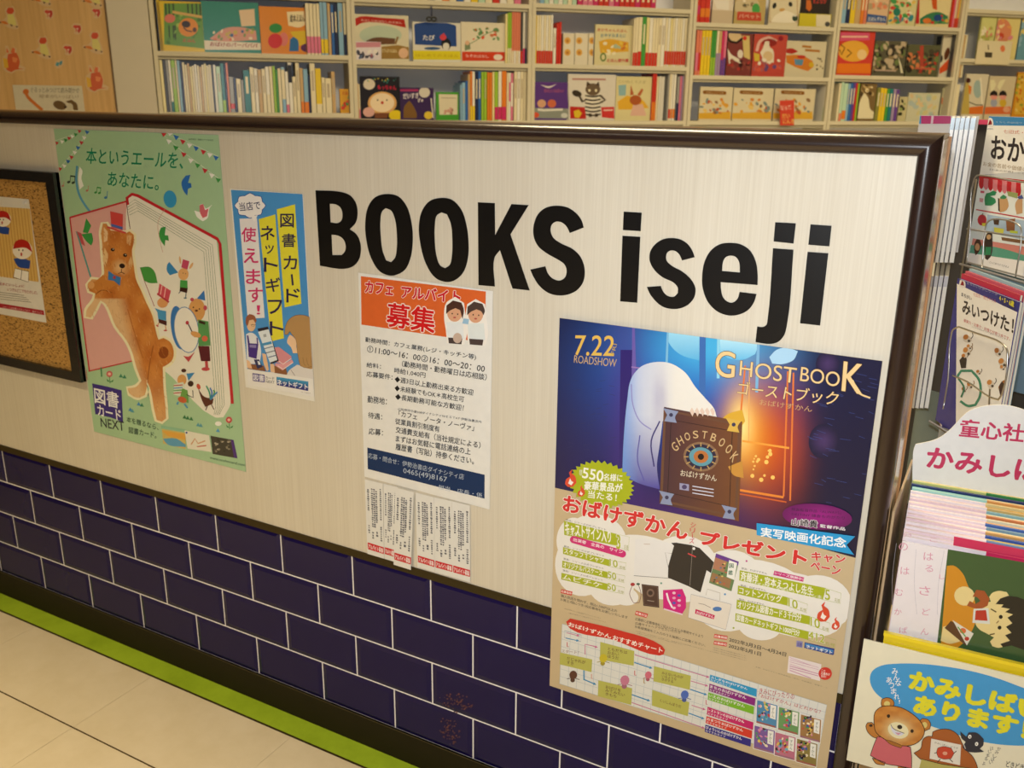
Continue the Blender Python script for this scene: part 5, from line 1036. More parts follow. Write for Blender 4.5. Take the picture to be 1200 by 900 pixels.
def d2(C): C.poly([(482,240),(705,248),(720,500),(486,500)], 'b84a40', 1); C.line([(520,360),(545,290),(605,262),(660,290)], 20, 'd8b0a8', 2, sm=True); C.e(610,300,52,28,'8a2a28',0,2); C.poly([(580,290),(608,290),(612,330),(635,350),(640,440),(575,445),(545,370),(560,345)], 'ddd4c4', 4, True); C.e(600,395,35,36,'d0b890',0,5); C.e(690,270,18,18,'8a2030',0,4); C.poly([(500,370),(540,380),(540,430),(505,430)], 'c8b040', 3); dots(C, 20, 495, 420, 710, 495, 13, ['a05a60','e0d8cc','6a4a7a','c85a4a'], 6)  # white middle patch is flash glare put into the cover colours
face(3, 1, B4, (484,242,716,500), 'b84a40', 'red wrapped picture book with a painted white glare patch in its middle', d2)
def d3(C): C.poly([(712,288),(975,298),(995,508),(720,505)], 'ccc4aa', 1); C.line([(840,325),(905,332)], 16, 'a8702e', 2); C.line([(860,352),(965,360)], 16, 'a8702e', 2); C.poly([(715,345),(770,340),(812,362),(770,378),(720,370)], 'a8302a', 3, True); C.poly([(725,390),(790,385),(850,395),(915,430),(920,470),(880,500),(800,475),(730,440)], 'c87a30', 3, True); C.poly([(785,415),(850,420),(840,460),(790,455)], '5a8ab0', 4); C.e(835,400,30,12,'b8382a',0,5); C.e(905,455,18,18,'c8a830',0,5); dots(C, 10, 940, 410, 985, 500, 6, ['3a3a34','6a5a40'], 3)
face(3, 1, B4, (714,290,992,508), 'ccc4aa', 'cream picture book with an orange toy train', d3)
def dz(x0, x1, seed):
    def f(C):
        C.poly([(x0,615),(x1,625),(x1+5,840),(x0,835)], 'd3c9ac', 1); xc = (x0+x1)/2; C.line([(xc-70,648),(xc+70,654)], 26, '8a5c28', 2); C.e(xc-70,648,13,13,'8a5c28',0,2); C.e(xc+70,654,13,13,'8a5c28',0,2); C.text('えほんシリーズ', (xc-60,655), (xc+62,661), (xc-60,642), 'd8c098', .0, 3)
        C.poly([(x0,795),(x1,785),(x1+4,838),(x0,835)], 'd6a83c', 2)
        rr = random.Random(seed)
        for _ in range(26): C.e(x0+18+rr.random()*(x1-x0-36), 700+rr.random()*95, 5+rr.random()*16, 4+rr.random()*10, rr.choice(['d8a040','c8803a','8a6a4a','e0c070','7a8a8a','b85a3a']), rr.random()*90, 3, 10)
    return f
face(3, 2, B4, (110,612,338,838), 'd3c9ac', 'cream picture book showing food on a table, below the red wrapped books', dz(112,336,1))
face(3, 2, B4, (344,620,622,840), 'd3c9ac', 'cream picture book with a brown title label and crowd, centre of lower shelf', dz(346,620,2))
face(3, 2, B4, (632,625,915,842), 'd3c9ac', 'cream picture book with a brown title label behind the red price tag', dz(636,912,3))
row(3, 2, B4, [(1005+k*10,1013+k*10,[600,598,604,606,610][k],['white','cream','white','cream','white'][k],('green',0,.4)) for k in range(5)], 825, d=.02)
pm = shelf_frame(shelf_at(912.5, 146, -.012)[0], shelf_at(918, 147, -.012)[1], -.012); mb = MB(); mb.prism([(.010,0),(.10,0),(.085,.137),(-.008,.133)], 0, .001, 'c8402e'); po = mb.build('price_card', 'paper', None, pm); tag(po, 'red hand-lettered card hanging on the lower shelf edge', 'card')
C = Canvas(pm); C.crop = B4; C.text('ロング\nセラー', (690,775), (765,772), (686,742), 'ecd8c8', .02, 2); C.text('だい\nにんき', (705,870), (785,868), (698,800), 'e8c060', .02, 2); C.build('lettering', 'paper', po)
def d4(C): C.poly([(205,-30),(355,-30),(355,75),(205,70)], 'dcd2c4', 1); C.poly([(215,0),(325,0),(325,72),(240,60)], 'e4e0d8', 2, True)
face(3, 0, B4, (205,-60,352,92), 'c8b8a0', 'pale wrapped book at the left of the top visible shelf', d4)
row(3, 0, B4, [(88,120,-40,'red',('magenta',.3,.6)),(122,156,-42,'red',('orange',.2,.5)),(157,192,-44,'red',('orange',.2,.5))], 98, d=.02)
def d5(C): C.poly([(330,-40),(580,-40),(560,150),(370,145)], 'b8a46a', 1); C.e(450,40,90,75,'c8ba98',0,2); dots(C, 8, 400, 0, 500, 50, 8, ['5a5a4a','e8e0d0','8a7a5a'], 3); C.e(515,65,28,42,'4aa050',0,4); C.poly([(385,80),(550,88),(552,148),(380,142)], 'c04a38', 5); C.text('パペット', (395,128), (540,132), (395,98), 'e0b8a0', .02, 6)
face(3, 0, B4, (358,-60,575,148), 'b8a46a', 'olive picture book with a red label reading in kana and green balloon', d5)
def d6(C): C.poly([(600,-40),(812,-40),(815,160),(610,158)], 'd8cfb4', 1); C.outline([(608,-20),(805,-20),(808,155),(612,154)], 6, 'a87a48', 2); C.e(645,40,14,22,'2a2c2a',20,3); C.e(758,30,14,18,'2a2c2a',-20,3); C.poly([(620,155),(650,110),(720,70),(790,105),(808,150),(780,158)], 'e8e2d2', 4, True); C.e(790,128,20,22,'3a4a3a',0,5); C.e(790,110,10,8,'d8d8d0',0,6); C.e(700,70,22,12,'c8a060',0,3)
face(3, 0, B4, (600,-60,815,160), 'd8cfb4', 'cream picture book with brown border and black birds', d6)
def d7(C): C.poly([(840,-40),(1020,-40),(1025,95),(845,90)], '2a2220', 1); C.poly([(870,0),(900,0),(905,60),(890,80),(868,60)], 'c86a28', 2, True); C.text('まよなか', (918,25), (1010,25), (918,-10), 'c83a30', .02, 3)
face(3, 0, B4, (830,-60,1030,98), '2a2220', 'black picture book with an orange figure', d7, z=shelf_z(3,0)+.055)
def d8(C): C.poly([(818,98),(940,102),(940,162),(818,158)], 'c8bc30', 1); C.poly([(940,102),(1040,105),(1040,192),(938,185)], 'dcd4bc', 1); C.e(1018,170,18,18,'4a4a4a',0,3)
face(3, 0, B4, (818,98,1040,165), 'c8bc30', 'yellow and cream display tray under the black book', d8, d=.02, th=.03)
# --- fifth bookcase
def e1(C): C.poly([(110,180),(300,185),(302,430),(95,430)], 'cc4438', 1); C.poly([(118,190),(295,192),(296,235),(120,240)], 'd0557a', 2, True); C.e(200,300,90,62,'e0a840',0,3,20); C.line([(125,260),(150,280),(130,320),(118,290)], 6, '4a2a1a', 4, sm=True); C.line([(165,290),(190,310),(160,335)], 6, '4a2a1a', 4, sm=True); C.poly([(95,372),(300,372),(302,430),(95,430)], 'e07a28', 4); C.e(250,320,28,30,'e8c890',0,4); C.line([(130,215),(285,215)], 10, 'e8b8a8', 4)
face(4, 1, B5, (98,180,302,430), 'cc4438', 'red and orange picture book with a big yellow shape', e1)
def e2(C): C.poly([(305,228),(500,300),(500,432),(318,428)], '5a5848', 1); dots(C, 60, 315, 250, 495, 420, 14, ['2f2c26','6a7a4a','8a7a5a','b8a890','3a3430'], 2); C.poly([(462,330),(478,370),(492,428),(478,428)], 'd8d4b8', 4); C.line([(325,410),(450,415)], 8, 'b8a090', 4)
face(4, 1, B5, (308,240,494,432), '5a5848', 'dark green wrapped picture book, crowded scene, beside the red one', e2)
def e3(C): C.poly([(500,290),(700,300),(700,434),(502,432)], '5a5c44', 1); dots(C, 60, 505, 300, 695, 425, 13, ['a83a30','2f2c26','6a7a4a','c87a50','4a4438'], 2); C.line([(560,400),(680,405)], 10, 'b85a48', 4); C.poly([(590,270),(612,265),(610,390),(590,392)], 'a8483a', 3)
face(4, 1, B5, (502,262,690,434), '5a5c44', 'dark wrapped picture book with red figures', e3)
row(4, 1, B5, [(842,852,190,'cream',None),(853,863,175,'tan',None),(864,874,165,'pale yellow',None),(875,888,160,'cream',None),(889,900,162,'tan',None),(901,912,165,'dark grey',None)], 415, d=.02)
def e4(C): C.poly([(690,235),(838,190),(846,350),(700,432)], 'cdc6b2', 1); C.poly([(700,402),(840,345),(846,412),(705,434)], 'cc5026', 2); C.e(748,315,14,38,'5a3018',15,3); C.e(712,345,12,22,'2a2420',10,3)
face(4, 1, B5, (698,205,838,434), 'cdc6b2', 'white picture book with an orange band at the right end', e4, d=.05)
row(4, 2, B5, [(98,110,488,'cream',None),(111,126,480,'mint',('salmon',0,.2)),(127,150,488,'mint',('orange',.05,.28)),(151,164,490,'light blue',None),(165,180,486,'blue',None),(181,194,484,'purple',None),(195,206,486,'red',None),(207,216,488,'lime',None)], 692, d=.02)
def e5(C): C.poly([(216,488),(318,495),(325,695),(220,695)], '7a6440', 1); dots(C, 20, 225, 500, 315, 560, 10, ['4a3a28','b8a070','e0d0a8'], 2); C.poly([(225,650),(240,590),(262,545),(285,570),(300,640),(325,660),(320,695),(225,695)], 'e0d8b8', 4, True)  # last pale shape paints the glare over the brown
face(4, 2, B5, (223,488,316,695), '7a6440', 'brown wrapped book with bright painted glare, lower shelf of fifth bookcase', e5)
row(4, 2, B5, [(325,342,512,'olive',None),(343,360,515,'yellow',None),(361,378,518,'yellow',None),(380,396,520,'green',None),(397,416,520,'teal',None),(418,434,522,'lilac',None),(435,452,525,'purple',None)], 690, d=.02, first=8)
def e6(C): C.poly([(505,545),(685,548),(700,705),(515,705)], 'c5c4ac', 1); dots(C, 26, 530, 560, 680, 690, 14, ['b0c0a8','c8c090','a8b8b8','d0b890'], 2)
face(4, 2, B5, (505,545,690,705), 'c5c4ac', 'pale green-grey picture book lying back at the right', e6)
def e6b(C): C.poly([(455,568),(505,570),(512,700),(460,700)], 'c0b890', 1); dots(C, 8, 465, 590, 505, 690, 9, ['3a3a2c','8a9a5a'], 2)
face(4, 2, B5, (456,568,504,700), 'c0b890', 'narrow cream card standing between the purple spines and pale book', e6b)
def e7(C): C.poly([(690,550),(795,500),(800,665),(700,700)], 'c4c2a4', 1); C.e(718,590,12,20,'c8785a',0,2); C.e(735,620,10,14,'b8886a',0,2); C.line([(765,545),(790,540)], 8, '6a5a3a', 2)
face(4, 2, B5, (700,515,795,700), 'c4c2a4', 'pale book angled at the right end of the lower shelf', e7, d=.05)
row(4, 2, B5, [(800,812,495,'cream',None),(813,824,492,'white',None),(825,836,492,'cream',None)], 690, d=.02, first=15)
def e8(C): C.poly([(275,-40),(395,-40),(395,130),(280,130)], 'd8b898', 1); C.poly([(272,80),(395,95),(395,135),(275,128)], '3a5a9a', 2); C.text('えほんずかん', (285,122), (388,125), (285,98), 'e8e8e8', .02, 4); dots(C, 12, 285, -10, 390, 60, 14, ['d88a6a','e8d8b8','b0a080'], 2)
face(4, 0, B5, (275,-60,395,134), 'd8b898', 'beige picture book with a blue title strip, top of fifth bookcase', e8)
def e9(C): C.poly([(400,-40),(560,-40),(560,138),(405,138)], 'd0cc9c', 1); dots(C, 34, 405, -10, 555, 132, 14, ['4a9a58','d87a4a','e0c060','3a8a98','c84a40','e8e0c8'], 2); C.e(455,70,22,24,'2f7a6a',0,4); C.text('あそび', (430,130), (520,130), (432,108), 'c84a40', .02, 5)
face(4, 0, B5, (400,-60,558,138), 'd0cc9c', 'busy green picture book at the top of the fifth bookcase', e9)
def e10(C): C.poly([(590,-40),(755,-40),(758,142),(590,140)], 'ddd0a0', 1); C.poly([(560,-40),(588,-40),(586,140),(562,138)], 'b83030', 1); C.poly([(655,-20),(690,-20),(690,60),(665,50)], 'c85a2a', 2, True); C.poly([(590,110),(640,80),(700,70),(755,95),(756,140),(590,140)], '3a7a58', 2, True); C.e(695,105,24,20,'2a4a8a',0,4); C.e(632,122,24,16,'d87a3a',0,4); dots(C, 12, 660, 90, 750, 138, 9, ['c83a30','5a9a5a','d8b050'], 3)
face(4, 0, B5, (562,-60,757,142), 'ddd0a0', 'yellow picture book with a red edge and dark green foot', e10)
row(4, 0, B5, [(128,152,-50,'light blue',None),(153,176,-50,'navy',None),(177,205,-45,'yellow',None),(206,236,-45,'tan',None),(238,256,-40,'orange',None),(257,273,-40,'salmon',None)], 125, d=.02)
row(4, 0, B5, [(770,800,-60,'red',None),(805,830,-60,'pink',None),(832,850,-60,'cream',('red',0,.25)),(852,868,-60,'tan',('red',0,.25)),(870,886,-60,'salmon',('red',0,.25)),(888,905,-60,'yellow',('red',0,.25))], 115, d=.02, first=6)
# --- rightmost bookcase
def f1(C): C.poly([(940,70),(1010,62),(1020,240),(940,245)], 'cfcf8a', 1); dots(C, 16, 945, 160, 1010, 235, 11, ['d88a7a','e8e0c8','b0b060'], 2)
face(5, 0, B5, (925,64,1012,300), 'cfcf8a', 'pale yellow-green book at the left of the rightmost bookcase', f1)
def f2(C): C.poly([(1018,55),(1150,58),(1155,285),(1020,280)], 'dccf8c', 1); C.e(1075,180,52,70,'d88a68',0,2); C.e(1065,210,18,18,'c8503a',0,3); dots(C, 14, 1030, 100, 1145, 260, 12, ['d88a98','e0a060','e8d0a0'], 3); C.text('えほんとうた', (1025,95), (1140,92), (1025,65), '5a4a2a', .02, 4)
face(5, 0, B5, (1018,55,1152,300), 'dccf8c', 'cream book with a pink-orange animal, rightmost bookcase', f2)
def f3(C): C.poly([(1160,80),(1240,80),(1240,290),(1160,285)], '6a9ab0', 1); dots(C, 16, 1162, 90, 1235, 280, 16, ['8ab0c8','d8c878','d8a080'], 2)
face(5, 0, B5, (1160,76,1290,300), '6a9ab0', 'blue picture book at the right edge of the rightmost bookcase', f3)
face(5, 0, B5, (918,240,1118,335), 'd8ceae', 'cream price strip card under the rightmost upper books', lambda C: (C.poly([(918,240),(1118,248),(1118,335),(918,335)], 'd8ceae', 1), C.poly([(970,305),(1015,308),(1012,338),(970,336)], '4a4438', 2), C.e(1075,285,14,20,'d87a50',0,2), C.line([(990,262),(992,292)], 6, '6a5a48', 2)), d=-.003, th=.002, z=shelf_z(5,0)-.030)
def f4(C): C.poly([(195,335),(455,320),(490,835),(190,820)], 'cfc8b4', 1); C.poly([(180,400),(290,430),(290,830),(180,830)], 'b8a458', 2); C.e(275,385,36,34,'4a2a28',0,3); C.poly([(280,440),(320,470),(310,570),(285,560)], 'd07a38', 3, True); C.e(400,500,55,120,'9ab0b0',0,2); C.poly([(290,740),(480,720),(480,830),(290,830)], 'd07030', 4); C.line([(290,670),(380,710),(470,710)], 14, '5a5a50', 5); C.line([(440,350),(460,700)], 16, 'e8e4d4', 5)
face(5, 1, B6, (180,300,470,830), 'cfc8b4', 'cream book with a small dancing figure beside the gap', f4)
def f5(C):
    C.poly([(490,335),(835,330),(835,830),(485,830)], 'c8bca0', 1)
    for cx, c2_ in ((615,'9aa0b8'),(735,'c8a83a')): C.e(cx, 680, 45, 55, c2_, 0, 2); C.e(cx, 600, 44, 42, 'd8938a', 0, 3); C.poly(smooth([(cx-58,585),(cx-40,540),(cx,515),(cx+40,540),(cx+50,590),(cx,582)]), '2a2626', 4)
    C.poly([(565,380),(620,375),(645,440),(600,520),(570,530)], 'ddd8b4', 3, True); C.poly([(660,470),(700,390),(770,370),(740,430),(690,520)], 'ddd8b4', 3, True); C.poly([(485,735),(835,730),(835,830),(485,830)], 'd06a3a', 2); C.e(780,770,45,38,'d8a080',0,4)
face(5, 1, B6, (486,330,832,835), 'c8bca0', 'beige book with two black-haired children under white leaves', f5)
def f6(C): C.poly([(845,275),(1200,290),(1200,830),(845,830)], 'c88a2c', 1); C.poly([(885,300),(1200,305),(1200,830),(885,830)], 'd0a840', 2); dots(C, 24, 900, 330, 1010, 810, 18, ['a8782a','d8c070','8a9a3a','c86a28'], 3)
face(5, 1, B6, (845,280,1250,835), 'c88a2c', 'orange-yellow picture book at the right edge of the photo', f6)

# ================================================================== PILLAR, WOOD PANEL AND STICKERS (far left)
mb = MB(); mb.box(-.172, -.004, -.03, .22, 0, 2.9, 'cfc7b4'); tag(mb.build('pillar', 'paint', None, shelf_frame(0, 0)), 'plain white pillar', kind='structure')
mb = MB(); mb.box(-2.4, -.1775, -.045, 0, 0, 2.9, 'c9a272'); wl = mb.build('wall_left', 'tanwood', None, shelf_frame(0, 0)); tag(wl, 'tan wood panel wall carrying animal stickers', kind='structure')
mb = MB(); mb.box(-.1775, -.1725, -.048, .02, 0, 2.9, '6a5436'); tag(mb.build('trim_4', 'paint', None, shelf_frame(0, 0)), 'thin dark edge of the wood panel', kind='structure')
ST = (0, 0, 6)
def sticker(cx, cy, kind, label):
    a, zz = shelf_at(cx/6, cy/6, -.0455); m = shelf_frame(a, zz, -.0458); C = Canvas(m); C.crop = ST
    S = lambda pts: [(cx+x, cy+y) for x, y in pts]
    if kind == 'rabbit':
        base = [(-78,-20),(-52,-40),(-60,-98),(-38,-98),(-20,-50),(0,-92),(22,-80),(22,-40),(50,10),(45,35),(85,55),(78,80),(20,78),(-10,98),(-60,80),(-80,40)]
        art = [([(-50,-50),(-50,-88),(-30,-50)],'d87040'),([(-20,-50),(-8,-85),(10,-80),(8,-40)],'d87040'),([(-40,-40),(20,-50),(45,10),(35,60),(75,65),(10,72),(-15,88),(-50,70)],'cc6034'),([(-75,-15),(-45,-5),(-35,55),(-65,60)],'dcae38'),([(-10,-20),(30,-10),(20,20),(-5,15)],'e08a50')]
    elif kind == 'fox':
        base = [(-88,40),(-80,22),(-50,20),(-25,-5),(-38,-50),(-20,-75),(0,-68),(20,-80),(35,-50),(35,-10),(48,20),(60,70),(60,85),(25,85),(-20,70),(-50,45)]
        art = [([(-25,-40),(-15,-65),(20,-66),(30,-42),(15,-22),(-15,-22)],'c8502c'),([(-18,-20),(20,-20),(38,20),(45,60),(20,55),(-15,40)],'d8cc78'),([(-80,35),(-60,28),(-30,30),(-10,50),(-30,52),(-55,42)],'d07a30'),([(-80,38),(-66,30),(-62,44)],'3a2a20'),([(0,50),(20,56),(12,68)],'3a2a20'),([(40,62),(58,66),(48,76)],'3a2a20')]
    elif kind == 'red':
        base = [(-38,-20),(-25,-38),(0,-42),(25,-38),(40,-5),(30,25),(5,38),(-20,30),(-15,10)]
        art = [([(-30,-18),(-15,-30),(5,-25),(0,10),(-10,25),(-5,0)],'c84434'),([(5,-28),(25,-25),(30,0),(15,30),(5,10)],'b83c30'),([(-5,-5),(12,-8),(8,6)],'e8d0b8')]
    else:
        base = [(-34,10),(-25,-20),(0,-28),(28,-32),(32,-5),(10,24),(-15,32)]
        art = [([(-25,8),(-15,-15),(5,-8),(-5,18)],'5a9aa0'),([(5,-18),(24,-24),(20,0),(6,12)],'4a8a98')]
    sc = 1.0
    C.poly(smooth(S(base), 3), 'd2b488', 0); 
    for i, (p, c) in enumerate(art): C.poly(smooth(S(p), 2), c, 1+i)
    mb = MB(); bp_ = [C.L(p) for p in smooth(S(base), 3)]; mb.prism(bp_, 0, .0003, 'd2b488'); so = mb.build('sticker', 'gloss', None, m)
    tag(so, label, 'sticker', 'animal stickers on the wood panel'); C.build('printed_figure', 'gloss', so)
for a in [(95,420,'rabbit','orange rabbit sticker with yellow satchel at the far left'), (680,555,'rabbit','orange rabbit sticker with yellow satchel beside the hand-lettered card'), (70,120,'fox','fox-like sticker in a yellow shirt, highest at the far left'), (300,330,'fox','fox-like sticker in a yellow shirt, lowest one, above the card'), (665,295,'fox','fox-like sticker in a yellow shirt nearest the pillar'),
          (340,100,'red','small red sticker, topmost of the small ones'), (540,205,'red','small red sticker between two fox-like ones'), (475,352,'red','small red sticker above the teal one'), (415,450,'teal','small teal sticker above the card'), (675,92,'red','small orange and grey sticker high beside the pillar'), (300,-40,'fox','fox-like sticker cut off by the top edge, left'), (660,-30,'fox','fox-like sticker cut off by the top edge, right')]: sticker(*a)
a, zz = shelf_at(115/6, 790/6, -.0455); m = shelf_frame(a, zz-.05, -.0462); a2_, _ = shelf_at(598/6, 785/6, -.0455); _, zt_ = shelf_at(300/6, 600/6, -.0455)
mb = MB(); mb.box(0, a2_-a, 0, .0006, 0, zt_-zz+.05, 'd0c8b0'); kc = mb.build('handmade_card', 'paper', None, m); tag(kc, 'cream hand-lettered card with orange tail and brown ears', 'card')
C = Canvas(m); C.crop = ST; C.line([(180,645),(195,680),(240,725),(298,775)], 22, 'c8702c', 1, sm=True); C.e(182,645,22,20,'c8702c',0,1); C.e(420,740,48,30,'6a5230',20,1); C.poly([(460,715),(500,700),(540,730),(550,775),(520,775),(490,730)], '6a5230', 2, True); C.e(492,755,22,30,'c8c0a8',0,3); C.e(460,752,12,8,'3a2a18',0,2)
C.text('ぐるっとみつけて読み聞かせ', (215,650), (555,655), (217,612), '6a6454', .004, 2); C.text('絵本がいっぱい！', (275,690), (550,695), (277,662), '8a7454', .004, 2); C.build('drawing', 'paper', kc)

# ================================================================== KAMISHIBAI STAND (right, in front of the partition's end)
KZ = ZF+.160; KAZ = 87.0
kf = frame((2.2640, -.026, ZF-.075), KAZ)
st = empty('display_box', kf); tag(st, 'yellow display box holding the picture-story cards', 'display box')
BW, BD, BH = .300, .262, .232
for x0, x1, y0, y1, z0, z1 in ((0, BW, 0, .004, 0, BH), (.05, BW, BD-.004, BD, 0, BH+.03), (0, .004, .004, BD-.004, 0, .05), (BW-.004, BW, .004, BD-.004, 0, .05), (0, BW, 0, BD, -.004, 0)):
    mb = MB(); mb.box(x0, x1, y0, y1, z0, z1, 'e3c81e'); mb.build('box_panel', 'cover', st)
mb = MB(); mb.box(-.001, BW+.001, -.0015, .0055, BH-.004, BH+.0015, 'f0d628'); mb.build('rim_lip', 'cover', st)
mb = MB(); mb.box(2.256, 2.60, -.03, .30, 0, ZF-.0795, '8a6f4a'); tag(mb.build('display_plinth', 'paint'), 'low wooden plinth under the yellow card box', 'plinth')
# the deck: large cards standing on edge, one behind the other
ex = [('e8c9d8','d83a6a','white-margined card with a magenta top edge, second from the front')]
cols_ = [('e9e2e6','3c5a34'),('ecdfe4','cf2f5c'),('f0dfe4','e6dfc8'),('ead2da','d8c070'),('f2e6ea','6a8ab8'),('ecd0d8','c8b04a'),('f0e4e8','3a5aa8'),('e8ccd4','d0a060'),('f4eaec','e0d0a0'),('ecd4dc','7a9ab0'),('f0e0e6','4a6ab0'),('e8c8d2','e0a868'),('f2e8ea','d8d8c0'),('ecd6dc','c87a4a'),('f0e2e6','e8dcb0'),('e8ced6','88b0b8'),('f2e6e8','d0b070'),('eed8de','c8a048'),('f0e4e8','e0cc90'),('a8d8d0','d89a58'),('8fcfca','e6d8a0'),('2a3a6a','2a3a6a'),('c8d080','3f8a48'),('ece0a0','e8dc98')]
NC = len(cols_)
for k, (mc, pc) in enumerate(cols_):
    y = .014 + k*.0086; h = .382 + (0 if k == 0 else .005 if k == 1 else .0015*math.sin(k*2.1)+.006+k*.0008); x = .006 + .0012*math.sin(k*1.7)
    m = kf @ Matrix.Translation((x, y, .0005)); mb = MB(); wd = .265; mg = .110 if k else .093
    mb.box(0, mg, 0, .0042, 0, h, mc); mb.box(mg, wd, 0, .0042, 0, h, pc)
    o = mb.build('story_card', 'cover', None, m)
    where = 'frontmost story card, orange and green picture of a child eating' if k == 0 else 'story card with magenta picture edge just behind the front one' if k == 1 else 'rearmost pale yellow story card' if k == NC-1 else 'green-edged story card second from the back' if k == NC-2 else 'dark navy story card third from the back' if k == NC-3 else 'story card showing only its top edge, %s from the front' % ORD[k]
    tag(o, where, 'card', 'picture-story cards in the yellow box')
    if k in (0, 1):
        C = Canvas(m); D1 = (1030, 560, 5.625); E1 = (980, 480, 2.143); C.crop = D1
        if k == 1: 
            C.poly([(495,385),(1100,500),(1100,560),(490,445)], 'cf2f5c', 1); C.text('かさ', (160,385), (215,392), (160,360), 'd8a8bc', .0, 1); C.text('こ', (335,420), (385,425), (335,392), 'd8a8bc', 0, 1)
        if k == 0:
            C.poly([(455,470),(1150,590),(1150,1250),(380,1120)], '3d5a34', 1)
            C.crop = E1
            C.poly([(278,392),(296,392),(318,412),(330,440),(345,470),(352,520),(338,560),(300,600),(262,600)], 'cf8c26', 2, True)
            C.e(322,468,26,24,'e4cf90',20,4); C.poly([(342,470),(352,452),(372,455),(385,475),(380,492),(362,500),(345,498),(328,492),(335,480),(350,488),(362,480),(352,470)], 'a2522a', 5, True)
            C.poly([(268,545),(285,540),(305,560),(310,582),(285,588),(262,580)], 'e4cf90', 4, True)
            C.poly([(372,486),(388,482),(384,470),(392,460),(408,455),(428,458),(434,468),(445,500),(448,560),(428,590),(408,598),(392,594),(386,582),(396,572),(378,562),(360,552),(350,538),(356,510)], 'e4cf90', 3, True)
            C.poly([(345,500),(382,498),(386,538),(342,535)], 'd8d8d0', 5, True); C.poly([(350,504),(376,503),(380,530),(348,528)], 'b8342a', 6, True)
            C.poly([(400,488),(412,474),(432,467),(455,470),(480,480),(540,500),(560,560),(540,610),(480,606),(440,592),(418,596),(412,588),(436,580),(424,566),(440,560),(426,545),(442,536),(430,522),(444,514),(424,508),(436,500),(414,496),(420,489)], '23221f', 6)
            for x_, y_ in ((413,520),(410,547)): C.e(x_, y_, 5, 5, '1c1a18', 0, 8, 10)
            C.line([(388,500),(402,508)], 3, '5a4a2a', 8); C.line([(385,565),(398,562)], 3, '5a4a2a', 8); C.line([(408,530),(402,536)], 2.5, '8a6a40', 8)
            C.poly([(288,530),(338,560),(325,592),(272,548)], '5a3a24', 4); C.poly([(292,528),(345,562),(328,592)], 'ddd8cc', 5); C.e(318,555,8,7,'d06a3a',0,6); C.e(328,575,6,5,'b8342a',0,6); C.line([(305,545),(325,570)], 3, '5a9a4a', 6)
            C.poly([(262,590),(300,596),(325,612),(262,604)], 'e2dac8', 4)
            C.crop = D1
            for a_0, b_0 in (((115,430),(90,900)), ((245,470),(250,900)), ((430,480),(385,900))): C.line([a_0, ((a_0[0]+b_0[0])/2-14, (a_0[1]+b_0[1])/2), b_0], 1.6, 'a8a4b4', 1, sm=True)
            C.line([(40,1020),(300,1060)], 1.4, 'a8a4b4', 1)
            rr = random.Random(3)
            for cx, cy, s_, t in ((160,450,50,'の'),(170,610,48,'は'),(130,750,46,'む'),(325,515,52,'は'),(330,595,44,'る'),(300,740,60,'さ'),(125,880,40,'か'),(310,880,44,'ど'),(415,650,30,'し'),(160,1000,44,'ぱ'),(300,1010,44,'ん')):
                C.text(t, (cx-s_*.6, cy+s_*.5), (cx+s_*.6, cy+s_*.62), (cx-s_*.55, cy-s_*.5), 'd898ae', -.002, 2)
        C.build('printed_picture', 'cover', o)
# yellow card sign in front: "story cards available"
SG = frame((2.2370, -.0335, ZF-.085), 87.0)
SP = lambda p, O=np.array(SG.translation), n=np.array(SG.to_3x3() @ Vector((0,1,0))): SG.inverted() @ Vector(on_plane(*p, O, n))
tl, bl_ = SP((1010.5,748.5)), SP((1000,893))
mb = MB(); hh_ = tl.z; mb.prism([(0, bl_.z), (.330, bl_.z), (.330, hh_), (0, hh_)], 0, .0022, 'e9e4cc')
sg = mb.build('sign_board', 'cover', None, SG); tag(sg, 'ivory sign with a blue oval and brown bear, on the yellow box', 'sign')
C = Canvas(SG); S1 = (990, 740, 5.62); C.crop = S1
ov = [(165,310),(180,262),(240,225),(340,212),(500,213),(660,230),(820,258),(980,300),(1120,350),(1300,430),(1420,560),(1400,700),(1250,745),(1060,748),(880,720),(700,665),(560,620),(420,560),(310,480),(220,420),(180,370)]
C.poly(ov, '3c9ad8', 1, True)
YL = 'e2dc30'
C.text('かみしばい', (425,372), (1290,590), (440,255), YL, .07, 3, 'a8c060', .02); C.text('あります！', (455,532), (1190,705), (472,420), YL, .07, 3, 'a8c060', .02)
C.chars('みんな', [(330,262),(340,300),(352,338)], 40, 'f0f4f4', .01, None, 3); C.chars('あつまれ！', [(292,318),(307,355),(322,392),(342,428),(360,462)], 36, 'f0f4f4', .01, None, 3)
BR1, BR2 = 'bd7a34', '3a2418'
def inked(pts, c, l, sm=True, w_=4.5): 
    q = smooth(pts) if sm else pts; C.poly(q, c, l); C.line(q, w_, BR2, l+1, closed=True)
inked([(240,475),(245,445),(275,435),(310,445),(325,470),(318,500),(280,510),(250,505)], BR1, 4); C.e(278,475,20,18,'dcc878',0,6)
inked([(490,590),(510,572),(545,578),(565,605),(560,640),(525,655),(500,640)], BR1, 4); C.e(525,615,18,20,'dcc878',0,6)
inked([(140,620),(150,600),(178,598),(215,640),(240,680),(215,705),(180,690),(148,655)], BR1, 4); C.e(172,618,12,9,BR2,0,6)
inked([(215,690),(270,700),(380,745),(432,760),(440,820),(440,900),(355,885),(255,865),(168,815),(190,750)], 'cc6470', 5)
inked([(180,832),(268,862),(260,880),(205,868)], BR1, 4); inked([(350,885),(430,905),(400,930),(350,915)], BR1, 4)
